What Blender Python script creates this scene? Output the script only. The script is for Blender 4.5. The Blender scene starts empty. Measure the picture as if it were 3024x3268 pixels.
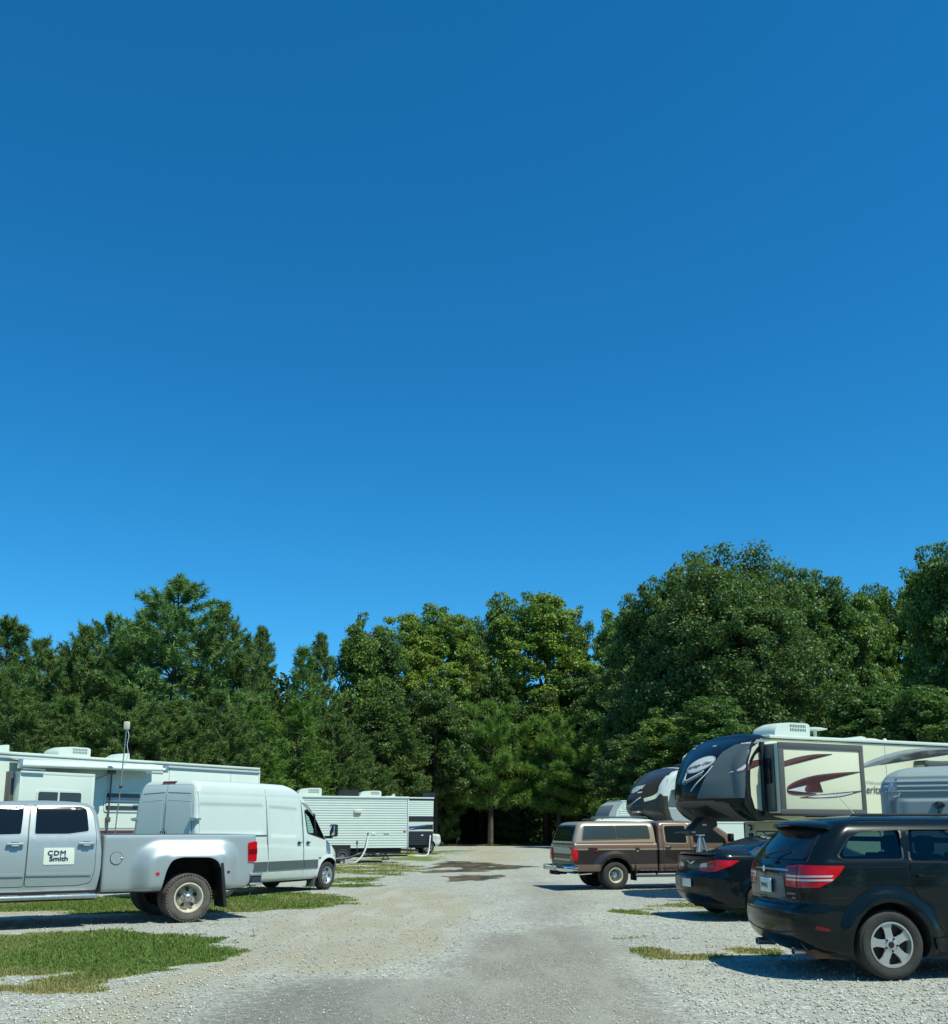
import bpy, bmesh, math, random
import numpy as np
from mathutils import Vector, Matrix
from mathutils.bvhtree import BVHTree
from mathutils.geometry import tessellate_polygon

SC = bpy.context.scene
COL = SC.collection
R = math.radians
rnd = random.Random(7)

# ------------------------------------------------------------------ camera, light, exposure
cam_d = bpy.data.cameras.new('camera')
cam = bpy.data.objects.new('camera', cam_d); COL.objects.link(cam)
cam.location = (0, 0, 1.6)
cam.rotation_euler = (R(90 + 11.0), 0, 0)
cam_d.sensor_fit = 'VERTICAL'; cam_d.sensor_height = 24.0
cam_d.lens = 24.0 * 3200 / 3268
cam_d.shift_y = 382 / 3268
cam_d.clip_start = 0.1; cam_d.clip_end = 3000
SC.camera = cam

SUN_EL, SUN_AZ = 60.0, -40.0     # azimuth measured from +X; shadows fall toward (-x, +y)
sun_dir = Vector((math.cos(R(SUN_EL)) * math.cos(R(SUN_AZ)), math.cos(R(SUN_EL)) * math.sin(R(SUN_AZ)), math.sin(R(SUN_EL))))
sl = bpy.data.lights.new('sun', 'SUN'); sl.energy = 4.6; sl.angle = R(0.53); sl.color = (0.97, 1.0, 0.83)
so = bpy.data.objects.new('sun', sl); COL.objects.link(so)
so.rotation_euler = (-sun_dir).to_track_quat('-Z', 'Y').to_euler()
w = bpy.data.worlds.new('World'); SC.world = w; w.use_nodes = True
nt = w.node_tree; nt.nodes.clear()
sky = nt.nodes.new('ShaderNodeTexSky'); sky.sky_type = 'NISHITA'; sky.sun_disc = False
sky.sun_elevation = R(SUN_EL); sky.sun_rotation = R(90 - SUN_AZ)
sky.air_density = 1.0; sky.dust_density = 0.0; sky.ozone_density = 5.0; sky.altitude = 900
hs = nt.nodes.new('ShaderNodeHueSaturation'); hs.inputs['Saturation'].default_value = 1.28; hs.inputs['Value'].default_value = 1.0
hs.inputs['Hue'].default_value = 0.484
tint = nt.nodes.new('ShaderNodeVectorMath'); tint.operation = 'MULTIPLY'; tint.inputs[1].default_value = (.46, .84, .99)
bg = nt.nodes.new('ShaderNodeBackground'); bg.inputs['Strength'].default_value = 0.135
wo = nt.nodes.new('ShaderNodeOutputWorld')
nt.links.new(sky.outputs[0], hs.inputs['Color']); nt.links.new(hs.outputs[0], tint.inputs[0]); nt.links.new(tint.outputs[0], bg.inputs[0]); nt.links.new(bg.outputs[0], wo.inputs[0])
SC.view_settings.view_transform = 'Standard'; SC.view_settings.look = 'None'
SC.view_settings.exposure = 0.22; SC.view_settings.gamma = 1.0
SC.render.engine = 'CYCLES'
SC.cycles.max_bounces = 6; SC.cycles.transparent_max_bounces = 12
SC.cycles.use_denoising = True

# ------------------------------------------------------------------ materials
MATS = {}
def mat(name, col, rough=0.6, metal=0.0, coat=0.0, var=0.0, vscale=3.0, bump=0.0, bscale=40.0, spec=0.5, flake=0.0, dirt=0.0):
    """Principled material; `var` mottles the colour with noise, `dirt` adds dusty patches low on the thing."""
    if name in MATS: return MATS[name]
    m = bpy.data.materials.new(name); m.use_nodes = True
    n = m.node_tree.nodes; l = m.node_tree.links
    p = n['Principled BSDF']
    p.inputs['Base Color'].default_value = (*col, 1); p.inputs['Roughness'].default_value = rough
    p.inputs['Metallic'].default_value = metal; p.inputs['Coat Weight'].default_value = coat
    p.inputs['Coat Roughness'].default_value = 0.04; p.inputs['Specular IOR Level'].default_value = spec
    tc = n.new('ShaderNodeTexCoord'); out = None
    if var > 0:
        no = n.new('ShaderNodeTexNoise'); no.inputs['Scale'].default_value = vscale; no.inputs['Detail'].default_value = 6
        l.new(tc.outputs['Object'], no.inputs['Vector'])
        mr = n.new('ShaderNodeMapRange'); mr.inputs[1].default_value = .3; mr.inputs[2].default_value = .7
        mr.inputs[3].default_value = 1 - var; mr.inputs[4].default_value = 1 + var
        l.new(no.outputs[0], mr.inputs[0])
        mx = n.new('ShaderNodeVectorMath'); mx.operation = 'SCALE'; mx.inputs[0].default_value = col
        l.new(mr.outputs[0], mx.inputs['Scale']); out = mx.outputs[0]
    if dirt > 0:
        sp = n.new('ShaderNodeSeparateXYZ'); l.new(tc.outputs['Object'], sp.inputs[0])
        n2 = n.new('ShaderNodeTexNoise'); n2.inputs['Scale'].default_value = 5; n2.inputs['Detail'].default_value = 7
        l.new(tc.outputs['Object'], n2.inputs['Vector'])
        ad = n.new('ShaderNodeMath'); ad.operation = 'MULTIPLY_ADD'; ad.inputs[1].default_value = 0.7; 
        l.new(n2.outputs[0], ad.inputs[0]); l.new(sp.outputs[2], ad.inputs[2])
        m2 = n.new('ShaderNodeMapRange'); m2.inputs[1].default_value = 0.65; m2.inputs[2].default_value = 1.15
        m2.inputs[3].default_value = dirt; m2.inputs[4].default_value = 0
        l.new(ad.outputs[0], m2.inputs[0])
        mc = n.new('ShaderNodeMix'); mc.data_type = 'RGBA'; l.new(m2.outputs[0], mc.inputs[0])
        if out: l.new(out, mc.inputs[6])
        else: mc.inputs[6].default_value = (*col, 1)
        mc.inputs[7].default_value = (0.27, 0.24, 0.19, 1); out = mc.outputs[2]
        m3 = n.new('ShaderNodeMath'); m3.operation = 'MULTIPLY_ADD'; m3.inputs[1].default_value = .5; m3.inputs[2].default_value = rough
        l.new(m2.outputs[0], m3.inputs[0]); l.new(m3.outputs[0], p.inputs['Roughness'])
    if out: l.new(out, p.inputs['Base Color'])
    if bump > 0:
        nb = n.new('ShaderNodeTexNoise'); nb.inputs['Scale'].default_value = bscale; nb.inputs['Detail'].default_value = 3
        l.new(tc.outputs['Object'], nb.inputs['Vector'])
        b = n.new('ShaderNodeBump'); b.inputs['Strength'].default_value = bump; b.inputs['Distance'].default_value = 0.01
        l.new(nb.outputs[0], b.inputs['Height']); l.new(b.outputs[0], p.inputs['Normal'])
    MATS[name] = m; return m

def glass_mat(name, tint):
    m = bpy.data.materials.new(name); m.use_nodes = True; n = m.node_tree.nodes; l = m.node_tree.links; n.clear()
    o = n.new('ShaderNodeOutputMaterial'); t = n.new('ShaderNodeBsdfTransparent'); t.inputs[0].default_value = (*tint, 1)
    g = n.new('ShaderNodeBsdfGlossy'); g.inputs['Roughness'].default_value = 0.02; g.inputs[0].default_value = (.9, 1, .98, 1)
    f = n.new('ShaderNodeFresnel'); gm = n.new('ShaderNodeNewGeometry'); io = n.new('ShaderNodeMapRange'); io.inputs[3].default_value = 1.5; io.inputs[4].default_value = 1 / 1.5; l.new(gm.outputs['Backfacing'], io.inputs[0]); l.new(io.outputs[0], f.inputs[0])
    mx = n.new('ShaderNodeMixShader'); l.new(f.outputs[0], mx.inputs[0]); l.new(t.outputs[0], mx.inputs[1]); l.new(g.outputs[0], mx.inputs[2])
    l.new(mx.outputs[0], o.inputs[0]); MATS[name] = m; return m

M = {}
M['dark'] = mat('dark_underbody', (.012, .012, .013), .8)
M['tyre'] = mat('tyre_rubber', (.035, .033, .031), .85, var=.25, vscale=8, bump=.5, bscale=60)
M['tyre_dusty'] = mat('dusty_tyre_rubber', (.105, .092, .078), .95, var=.3, vscale=7, bump=.8, bscale=45)
M['black'] = mat('black_plastic', (.015, .016, .018), .45)
M['trim'] = mat('grey_plastic_trim', (.075, .095, .10), .5)
M['glass'] = mat('dark_tinted_glass', (.008, .012, .016), .05, spec=.35)
M['glass_soft'] = mat('hazy_tinted_glass', (.040, .060, .068), .15, spec=.4)
M['silver'] = mat('silver_metallic_paint', (.37, .42, .43), .42, metal=.38, coat=.3, spec=.3, dirt=.30)
M['vanwhite'] = mat('white_van_paint', (.56, .62, .585), .42, coat=.4, dirt=.25, var=.02, vscale=1.5)
M['white'] = mat('white_gelcoat', (.57, .635, .565), .40, var=.04, vscale=1.2)
M['whitelap'] = mat('white_aluminium_siding', (.60, .67, .60), .40, var=.03, vscale=2)
M['chrome'] = mat('chrome', (.72, .74, .75), .12, metal=1.0)
M['alu'] = mat('brushed_aluminium', (.50, .52, .52), .38, metal=.9, var=.08, vscale=12)
M['alloy'] = mat('painted_alloy', (.46, .47, .45), .36, metal=.55, var=.06, vscale=10)
M['steelrim'] = mat('dull_steel_rim', (.58, .54, .42), .6, metal=.1, var=.15, vscale=9)
M['dustrim'] = mat('dusty_steel_disc', (.33, .30, .225), .7, metal=.1, var=.35, vscale=9)
M['darkrim'] = mat('dark_steel', (.022, .021, .020), .6, metal=.4)
M['red'] = mat('red_lamp_lens', (.52, .004, .010), .18, coat=.35, spec=.3)
M['reddark'] = mat('dark_red_lamp_lens', (.17, .003, .007), .18, coat=.4, spec=.3)
M['clear'] = mat('clear_lamp_lens', (.55, .50, .48), .15, coat=1.0)
M['suv'] = mat('dark_blue_black_paint', (.004, .009, .011), .22, metal=.1, coat=.34, spec=.15)
M['sedan'] = mat('black_paint', (.003, .007, .010), .26, metal=.1, coat=.36, spec=.18)
M['bronze'] = mat('bronze_paint', (.235, .155, .118), .34, metal=.45, coat=.7)
M['brown'] = mat('dark_brown_paint', (.040, .026, .023), .36, metal=.3, coat=.6)
M['tan'] = mat('pale_tan_paint', (.42, .34, .255), .35, metal=.35, coat=.6)
M['cream'] = mat('cream_gelcoat', (.66, .66, .475), .35, var=.02, vscale=.8)
M['capblack'] = mat('glossy_black_cap', (.006, .008, .010), .24, coat=.12, spec=.22)
M['capgrey'] = mat('grey_cap_paint', (.070, .092, .095), .35, coat=.25)
M['capbrown'] = mat('glossy_brown_cap', (.036, .028, .018), .25, coat=.22, spec=.3)
M['trimgrey'] = mat('grey_slide_trim', (.085, .085, .08), .5)
M['wallbeige'] = mat('shaded_lower_wall', (.15, .16, .13), .6, var=.15, vscale=2)  # shade of the lower front wall put into the colour; assigned to nothing
M['maroon'] = mat('maroon_graphic', (.11, .038, .038), .4)
M['navy'] = mat('navy_lettering', (.012, .035, .11), .5)
M['signwhite'] = mat('magnet_sign_white', (.68, .72, .62), .5, var=.04)
M['decalgrey'] = mat('grey_graphic', (.30, .34, .34), .4)
M['decalsilver'] = mat('silver_graphic', (.50, .54, .55), .35)
M['shade'] = mat('window_blind', (.35, .40, .42), .6)
M['blue'] = mat('blue_graphic', (.02, .05, .28), .4)
M['silvercap'] = mat('silver_grey_shell', (.26, .32, .315), .45, metal=.1, coat=.1)
M['beige'] = mat('aged_beige_plastic', (.58, .55, .42), .5, var=.08)
M['concrete'] = mat('concrete_block_grey', (.36, .35, .31), .9, var=.15, vscale=12, bump=.4)
M['rust'] = mat('rusty_steel', (.12, .06, .035), .8, var=.3, vscale=10)
M['hose'] = mat('white_hose', (.62, .66, .66), .5)
M['yellow'] = mat('yellow_plastic', (.65, .45, .03), .5)
M['bumper'] = mat('charcoal_bumper', (.030, .036, .040), .5)
M['seam'] = mat('panel_seam', (.20, .24, .245), .6)
M['seat'] = mat('dark_seat_fabric', (.02, .03, .035), .9)
M['bark'] = mat('bark', (.075, .062, .048), .95, var=.4, vscale=4, bump=1.0, bscale=12)
M['seeglass'] = glass_mat('clear_green_glass', (.72, .90, .86))
M['tintglass'] = glass_mat('tinted_side_glass', (.30, .42, .42))

# ------------------------------------------------------------------ object helpers
def link(name, me, parent=None, mats=None):
    o = bpy.data.objects.new(name, me); COL.objects.link(o)
    if parent: o.parent = parent
    if mats:
        for m in (mats if isinstance(mats, (list, tuple)) else [mats]): me.materials.append(M[m] if isinstance(m, str) else m)
    return o
def thing(name, label, cat, loc=(0, 0, 0), rz=0, group=None):
    o = bpy.data.objects.new(name, None); COL.objects.link(o); o.empty_display_size = .2
    o.location = loc; o.rotation_euler = (0, 0, R(rz)); o['label'] = label; o['category'] = cat
    if group: o['group'] = group
    return o
def tag(o, label, cat, group=None):
    o['label'] = label; o['category'] = cat
    if group: o['group'] = group
    return o
def kind(o, k, label=None):
    o['kind'] = k
    if label: o['label'] = label
    return o
def smooth(me, ang=32):
    me.polygons.foreach_set('use_smooth', [True] * len(me.polygons)); me.set_sharp_from_angle(angle=R(ang)); me.update()

class B:
    """collects shapes into one mesh"""
    def __init__(s): s.bm = bmesh.new()
    def box(s, x0, x1, y0, y1, z0, z1, bev=0.0, seg=2, mi=0, rot=None, about=None):
        vs = [s.bm.verts.new((x, y, z)) for x in (x0, x1) for y in (y0, y1) for z in (z0, z1)]
        idx = [(0, 1, 3, 2), (4, 6, 7, 5), (0, 4, 5, 1), (2, 3, 7, 6), (0, 2, 6, 4), (1, 5, 7, 3)]
        fs = [s.bm.faces.new([vs[i] for i in f]) for f in idx]
        for f in fs: f.material_index = mi
        if bev > 0:
            es = list({e for f in fs for e in f.edges})
            r = bmesh.ops.bevel(s.bm, geom=es + vs, offset=bev, segments=seg, affect='EDGES', profile=.5)
            vs = [v for v in r['verts']] ; vs = list({v for f in r['faces'] for v in f.verts} | {v for f in fs if f.is_valid for v in f.verts})
            for f in r['faces']: f.material_index = mi
        if rot is not None:
            c = Vector(about or ((x0 + x1) / 2, (y0 + y1) / 2, (z0 + z1) / 2))
            for v in vs: v.co = rot @ (v.co - c) + c
        return s
    def tube(s, pts, r, n=8, mi=0, r1=None, caps=True):
        pts = [Vector(p) for p in pts]; rings = []; r1 = r if r1 is None else r1
        for i, p in enumerate(pts):
            d = (pts[min(i + 1, len(pts) - 1)] - pts[max(i - 1, 0)]).normalized()
            a = d.orthogonal().normalized() if i == 0 else (a - d * a.dot(d)).normalized()
            b = d.cross(a); rr = r + (r1 - r) * i / max(1, len(pts) - 1)
            rings.append([s.bm.verts.new(p + rr * (math.cos(t) * a + math.sin(t) * b)) for t in [2 * math.pi * k / n for k in range(n)]])
        for A, C in zip(rings, rings[1:]):
            for k in range(n):
                s.bm.faces.new((A[k], A[(k + 1) % n], C[(k + 1) % n], C[k])).material_index = mi
        if caps:
            s.bm.faces.new(rings[0][::-1]).material_index = mi; s.bm.faces.new(rings[-1]).material_index = mi
        return s
    def lathe(s, prof, n=40, mi=0, c=(0, 0, 0), closed=False):
        """profile of (radius, y); turned round the y axis"""
        rings = []
        for r, y in prof:
            rings.append([s.bm.verts.new((c[0] + r * math.cos(t), c[1] + y, c[2] + r * math.sin(t))) for t in [2 * math.pi * k / n for k in range(n)]])
        pr = list(zip(rings, rings[1:])) + ([(rings[-1], rings[0])] if closed else [])
        for A, C in pr:
            for k in range(n): s.bm.faces.new((A[k], C[k], C[(k + 1) % n], A[(k + 1) % n])).material_index = mi
        return s
    def prism(s, poly, a0, a1, axis='y', mi=0, xf=None):
        """polygon in the plane across `axis`, extruded from a0 to a1"""
        def P(u, v, a): return {'y': (u, a, v), 'x': (a, u, v), 'z': (u, v, a)}[axis]
        A = [s.bm.verts.new(P(u, v, a0)) for u, v in poly]; C = [s.bm.verts.new(P(u, v, a1)) for u, v in poly]
        fs = [s.bm.faces.new(A), s.bm.faces.new(C[::-1])]
        for i in range(len(poly)):
            j = (i + 1) % len(poly); fs.append(s.bm.faces.new((A[i], C[i], C[j], A[j])))
        for f in fs: f.material_index = mi
        if xf is not None:
            for v in A + C: v.co = xf @ v.co
        return s
    def ball(s, c, r, sc=(1, 1, 1), sub=2, mi=0):
        g = bmesh.ops.create_icosphere(s.bm, subdivisions=sub, radius=r)
        for v in g['verts']: v.co = Vector((v.co.x * sc[0] + c[0], v.co.y * sc[1] + c[1], v.co.z * sc[2] + c[2]))
        for f in {f for v in g['verts'] for f in v.link_faces}: f.material_index = mi
        return s
    def out(s, name, mats, parent=None, ang=32, flip=True):
        if flip: bmesh.ops.recalc_face_normals(s.bm, faces=s.bm.faces[:])
        me = bpy.data.meshes.new(name); s.bm.to_mesh(me); s.bm.free(); smooth(me, ang)
        return link(name, me, parent, mats)

def rpoly(pts, r=.04, n=4):
    """round the corners of a polygon"""
    out = []; N = len(pts)
    for i in range(N):
        p = np.array(pts[i], float); a = np.array(pts[i - 1], float) - p; b = np.array(pts[(i + 1) % N], float) - p
        la, lb = np.linalg.norm(a), np.linalg.norm(b); rr = min(r, la * .45, lb * .45)
        A = p + a / la * rr; C = p + b / lb * rr
        for k in range(n + 1):
            t = k / n; out.append(tuple((1 - t) ** 2 * A + 2 * t * (1 - t) * p + t * t * C))
    return out

def pchip(x, y, q):
    x = np.asarray(x, float); y = np.asarray(y, float); h = np.diff(x); d = np.diff(y) / h; m = np.zeros_like(y)
    for i in range(1, len(x) - 1):
        if d[i - 1] * d[i] > 0:
            w1 = 2 * h[i] + h[i - 1]; w2 = h[i] + 2 * h[i - 1]; m[i] = (w1 + w2) / (w1 / d[i - 1] + w2 / d[i])
    m[0] = d[0]; m[-1] = d[-1]
    k = np.clip(np.searchsorted(x, q, side='right') - 1, 0, len(h) - 1); t = (q - x[k]) / h[k]; H = h[k]
    return (2*t**3-3*t**2+1)*y[k] + (t**3-2*t**2+t)*H*m[k] + (-2*t**3+3*t**2)*y[k+1] + (t**3-t**2)*H*m[k+1]

def loft(levels, dz=.05, dx=.06, dome=.03, plan=None, disp=None, mi=None, zs=(), na=7, nr=9):
    """horizontal rounded outlines stacked in z. level = (z, x_rear, x_front, half_width, r_rear, r_front, crown_rear, crown_front)"""
    L = np.array(levels, float); Z = sorted(set([round(z, 4) for z in L[:, 0]] + list(zs)))
    q = []
    for a, b in zip(Z, Z[1:]):
        k = max(1, int(math.ceil((b - a) / dz))); q += [a + (b - a) * i / k for i in range(k)]
    q.append(Z[-1]); q = np.array(q)
    C = np.stack([pchip(L[:, 0], L[:, i], q) for i in range(1, 8)], 1)
    ns = max(4, int((L[:, 2].max() - L[:, 1].min()) / dx)); rings = []
    for z, (xr, xf, w_, rr, rf, cr, cf) in zip(q, C):
        rr = min(rr, w_ * .9); rf = min(rf, w_ * .9); h = []
        for i in range(nr):
            y = (w_ - rr) * i / nr; h.append((xr + cr * (y / w_) ** 2, y))
        ax = xr + cr * ((w_ - rr) / w_) ** 2 + rr
        for i in range(na):
            t = math.pi - math.pi / 2 * i / (na - 1); h.append((ax + rr * math.cos(t), w_ - rr + rr * math.sin(t)))
        bx = xf - cf * ((w_ - rf) / w_) ** 2 - rf
        for i in range(1, ns): h.append((ax + (bx - ax) * i / ns, w_))
        for i in range(na):
            t = math.pi / 2 - math.pi / 2 * i / (na - 1); h.append((bx + rf * math.cos(t), w_ - rf + rf * math.sin(t)))
        for i in range(nr - 1, -1, -1):
            y = (w_ - rf) * i / nr; h.append((xf - cf * (y / w_) ** 2, y))
        full = h + [(x, -y) for x, y in h[-2:0:-1]]
        rings.append([(x, y, z) for x, y in full])
    n = len(rings[0]); top = np.array(rings[-1]); c = top.mean(0); c[1] = 0
    K = 6
    for k in range(1, K):
        f = 1 - k / K; r = c + (top - c) * f; r[:, 2] = q[-1] + dome * (1 - f * f); rings.append([tuple(v) for v in r])
    V = np.array([v for r in rings for v in r] + [(c[0], 0, q[-1] + dome), (float(np.mean([v[0] for v in rings[0]])), 0, q[0])])
    if plan is not None: V[:, 1] *= plan(V[:, 0], V[:, 2])
    if disp is not None: V = disp(V)
    F = []
    for i in range(len(rings) - 1):
        for k in range(n): F.append((i * n + k, (i + 1) * n + k, (i + 1) * n + (k + 1) % n, i * n + (k + 1) % n))
    o = (len(rings) - 1) * n; t = len(V) - 2
    for k in range(n): F.append((o + k, t, o + (k + 1) % n)); F.append((k, (k + 1) % n, t + 1))
    me = bpy.data.meshes.new('loft'); me.from_pydata([tuple(v) for v in V], [], F); me.update()
    if mi is not None: me['mi'] = 1
    return me, mi

def body(name, lm, mats, parent, cuts=None, ang=35, under=None, selfx=False):
    """turn a loft mesh into an object, cutting openings with `cuts` (a B of closed shapes, material index 1)"""
    me, mi = lm
    o = link(name, me, parent, mats)
    bm = bmesh.new(); bm.from_mesh(me); bmesh.ops.recalc_face_normals(bm, faces=bm.faces[:])
    for f in bm.faces:
        c = f.calc_center_median()
        if mi is not None: f.material_index = mi(c.x, c.y, c.z, f.normal)
        if under is not None and f.normal.z < -.6 and c.z < under: f.material_index = 1
    bm.to_mesh(me); bm.free()
    for cuts in (cuts if isinstance(cuts, (list, tuple)) else [cuts] if cuts is not None else []):
        bmesh.ops.recalc_face_normals(cuts.bm, faces=cuts.bm.faces[:])
        cm = bpy.data.meshes.new('cut'); cuts.bm.to_mesh(cm); cuts.bm.free()
        for f in cm.polygons: f.material_index = 1
        for m in me.materials: cm.materials.append(m)
        co = bpy.data.objects.new('cut', cm); COL.objects.link(co); co.matrix_world = Matrix.Identity(4)
        md = o.modifiers.new('b', 'BOOLEAN'); md.object = co; md.operation = 'DIFFERENCE'; md.solver = 'EXACT'; md.use_self = selfx
        par = o.parent; o.parent = None
        dg = bpy.context.evaluated_depsgraph_get(); dg.update()
        nm = bpy.data.meshes.new_from_object(o.evaluated_get(dg)); o.modifiers.clear(); o.data = nm
        bpy.data.objects.remove(co); o.parent = par
    smooth(o.data, ang)
    return o

def bvh_of(*objs):
    vs, fs = [], []
    for o in objs:
        b = len(vs); vs += [tuple(v.co) for v in o.data.vertices]; fs += [tuple(b + i for i in p.vertices) for p in o.data.polygons]
    return BVHTree.FromPolygons(vs, fs)
DIRS = {'R': (0, 1, 0), 'L': (0, -1, 0), 'B': (1, 0, 0), 'F': (-1, 0, 0), 'T': (0, 0, -1)}
def to3(view, p):
    a, b = p
    return {'R': (a, -3, b), 'L': (a, 3, b), 'B': (-6, a, b), 'F': (12, a, b), 'T': (a, b, 8)}[view]

def patch(bv, pts, view, name, m, parent, off=.004, sp=.06, depth=.012, far=40):
    """a skin laid on the body: polygon seen along `view` (or 3D points and a direction), wrapped on the surface"""
    if isinstance(view, str): d = Vector(DIRS[view]); P3 = [Vector(to3(view, p)) for p in pts]
    else: d = Vector(view).normalized(); P3 = [Vector(p) - d * 4 for p in pts]
    up = Vector((0, 0, 1)) if abs(d.z) < .9 else Vector((0, 1, 0))
    a = up.cross(d).normalized(); b = d.cross(a).normalized(); base = P3[0]
    q = [((p - base).dot(a), (p - base).dot(b)) for p in P3]
    bm = bmesh.new(); vs = [bm.verts.new((u, v, 0)) for u, v in q]; bmesh.ops.triangulate(bm, faces=[bm.faces.new(vs)], ngon_method='EAR_CLIP')
    for ax in (0, 1):
        lo = min(v[ax] for v in q); hi = max(v[ax] for v in q); k = int((hi - lo) / sp)
        for i in range(1, k + 1):
            t = lo + (hi - lo) * i / (k + 1); co = (t, 0, 0) if ax == 0 else (0, t, 0); no = (1, 0, 0) if ax == 0 else (0, 1, 0)
            bmesh.ops.bisect_plane(bm, geom=bm.verts[:] + bm.edges[:] + bm.faces[:], plane_co=co, plane_no=no, dist=1e-5)
    bad = []
    for v in bm.verts:
        o = base + a * v.co.x + b * v.co.y
        h, nrm, _, _ = bv.ray_cast(o, d, far)
        if h is None: bad.append(v); continue
        v.co = h - d * off
    if bad: bmesh.ops.delete(bm, geom=bad, context='VERTS')
    if not bm.faces: bm.free(); return None
    bmesh.ops.recalc_face_normals(bm, faces=bm.faces[:])
    bm.normal_update()
    if sum(f.normal.dot(d) * f.calc_area() for f in bm.faces) > 0: bmesh.ops.reverse_faces(bm, faces=bm.faces[:])
    es = [e for e in bm.edges if len(e.link_faces) == 1]
    g = bmesh.ops.extrude_edge_only(bm, edges=es)
    for e in g['geom']:
        if isinstance(e, bmesh.types.BMVert): e.co += d * (off + depth)
    me = bpy.data.meshes.new(name); bm.to_mesh(me); bm.free(); smooth(me, 40)
    return link(name, me, parent, m)

def grow(pts, d):
    """offset a 2D polygon outwards"""
    n = len(pts); ar = sum(pts[i][0] * pts[(i + 1) % n][1] - pts[(i + 1) % n][0] * pts[i][1] for i in range(n)); s = 1 if ar > 0 else -1
    out = []
    for i in range(n):
        p = np.array(pts[i]); a = p - np.array(pts[i - 1]); b = np.array(pts[(i + 1) % n]) - p
        na = np.array((a[1], -a[0])); nb = np.array((b[1], -b[0]))
        na = na / (np.linalg.norm(na) + 1e-9); nb = nb / (np.linalg.norm(nb) + 1e-9); m = na + nb; L = np.linalg.norm(m)
        m = m / (L + 1e-9) if L > 1e-6 else na
        out.append(tuple(p + s * m * d / max(.4, float(m.dot(na)))))
    return out
def panel(bv, pts, view, name, m, parent, gap=.008, sp=.08, gm='dark', off=.005):
    """a painted panel with a dark shut line round it"""
    o = patch(bv, pts, view, name, m, parent, off=off, sp=sp)
    if o: patch(bv, grow(pts, gap), view, name + '_gap', gm, o, off=off - .002, sp=sp)
    return o
def line(bv, pts, view, width, name, m, parent, off=.003, sp=.1):
    """thin strip following a polyline"""
    L, Rr = [], []
    for i, p in enumerate(pts):
        a = np.array(pts[max(i - 1, 0)]); b = np.array(pts[min(i + 1, len(pts) - 1)]); t = b - a; t = t / (np.linalg.norm(t) + 1e-9)
        n = np.array((-t[1], t[0])) * width / 2; L.append(tuple(np.array(p) + n)); Rr.append(tuple(np.array(p) - n))
    return patch(bv, L + Rr[::-1], view, name, m, parent, off=off, sp=sp)
def curve2(pts, n=8):
    """Catmull-Rom through 2D points"""
    P = [np.array(p, float) for p in pts]; P = [2 * P[0] - P[1]] + P + [2 * P[-1] - P[-2]]; out = []
    for i in range(1, len(P) - 2):
        for k in range(n):
            t = k / n; a, b, c, d = P[i - 1:i + 3]
            out.append(tuple(.5 * ((2 * b) + (c - a) * t + (2 * a - 5 * b + 4 * c - d) * t * t + (3 * b - a - 3 * c + d) * t ** 3)))
    out.append(tuple(P[-2])); return out
def curve3(pts, n=8): return curve2(pts, n)

def text(bv, s, view, at, size, name, m, parent, bold=.0, sx=1.0, off=.008, shear=0, spc=1.0, slope=0):
    """lettering wrapped on a surface; `at` is the lower-left corner as read"""
    cu = bpy.data.curves.new('t', 'FONT'); cu.body = s; cu.size = size; cu.resolution_u = 6; cu.shear = shear; cu.space_character = spc; cu.space_line = .8
    to = bpy.data.objects.new('t', cu); COL.objects.link(to)
    dg = bpy.context.evaluated_depsgraph_get(); me = bpy.data.meshes.new_from_object(to.evaluated_get(dg))
    bpy.data.objects.remove(to); bm = bmesh.new(); bm.from_mesh(me)
    bmesh.ops.triangulate(bm, faces=bm.faces[:]); bad = []
    if bold > 0:
        g0 = bm.faces[:]; 
        for k_, (ox, oy) in enumerate(((1, .3), (-1, -.3), (.3, -.8), (-.3, .8))):
            g = bmesh.ops.duplicate(bm, geom=g0)
            for e in g['geom']:
                if isinstance(e, bmesh.types.BMVert): e.co.x += ox * bold; e.co.y += oy * bold; e.co.z = .0008 * (k_ + 1)
    sg = -1 if view in ('L', 'B') else 1; d = Vector(DIRS[view])
    for v in bm.verts:
        a = at[0] + sg * v.co.x * sx; b = at[1] + v.co.y + slope * v.co.x
        if bv is None: v.co = Vector(to3(view, (a, b))); continue
        h, nrm, _, _ = bv.ray_cast(Vector(to3(view, (a, b))), d, 40)
        if h is None: bad.append(v)
        else: v.co = h - d * (off + v.co.z)
    if bad: bmesh.ops.delete(bm, geom=bad, context='VERTS')
    bm.normal_update()
    if bm.faces and sum(f.normal.dot(d) * f.calc_area() for f in bm.faces) > 0: bmesh.ops.reverse_faces(bm, faces=bm.faces[:])
    bm.to_mesh(me); bm.free()
    return link(name, me, parent, m)

def copy_tree(o, parent=None, loc=None, rz=None):
    c = o.copy(); COL.objects.link(c)
    if parent is not None: c.parent = parent
    if loc is not None: c.location = loc
    if rz is not None: c.rotation_euler = (0, 0, rz)
    for ch in list(o.children): copy_tree(ch, c)
    return c

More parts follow.
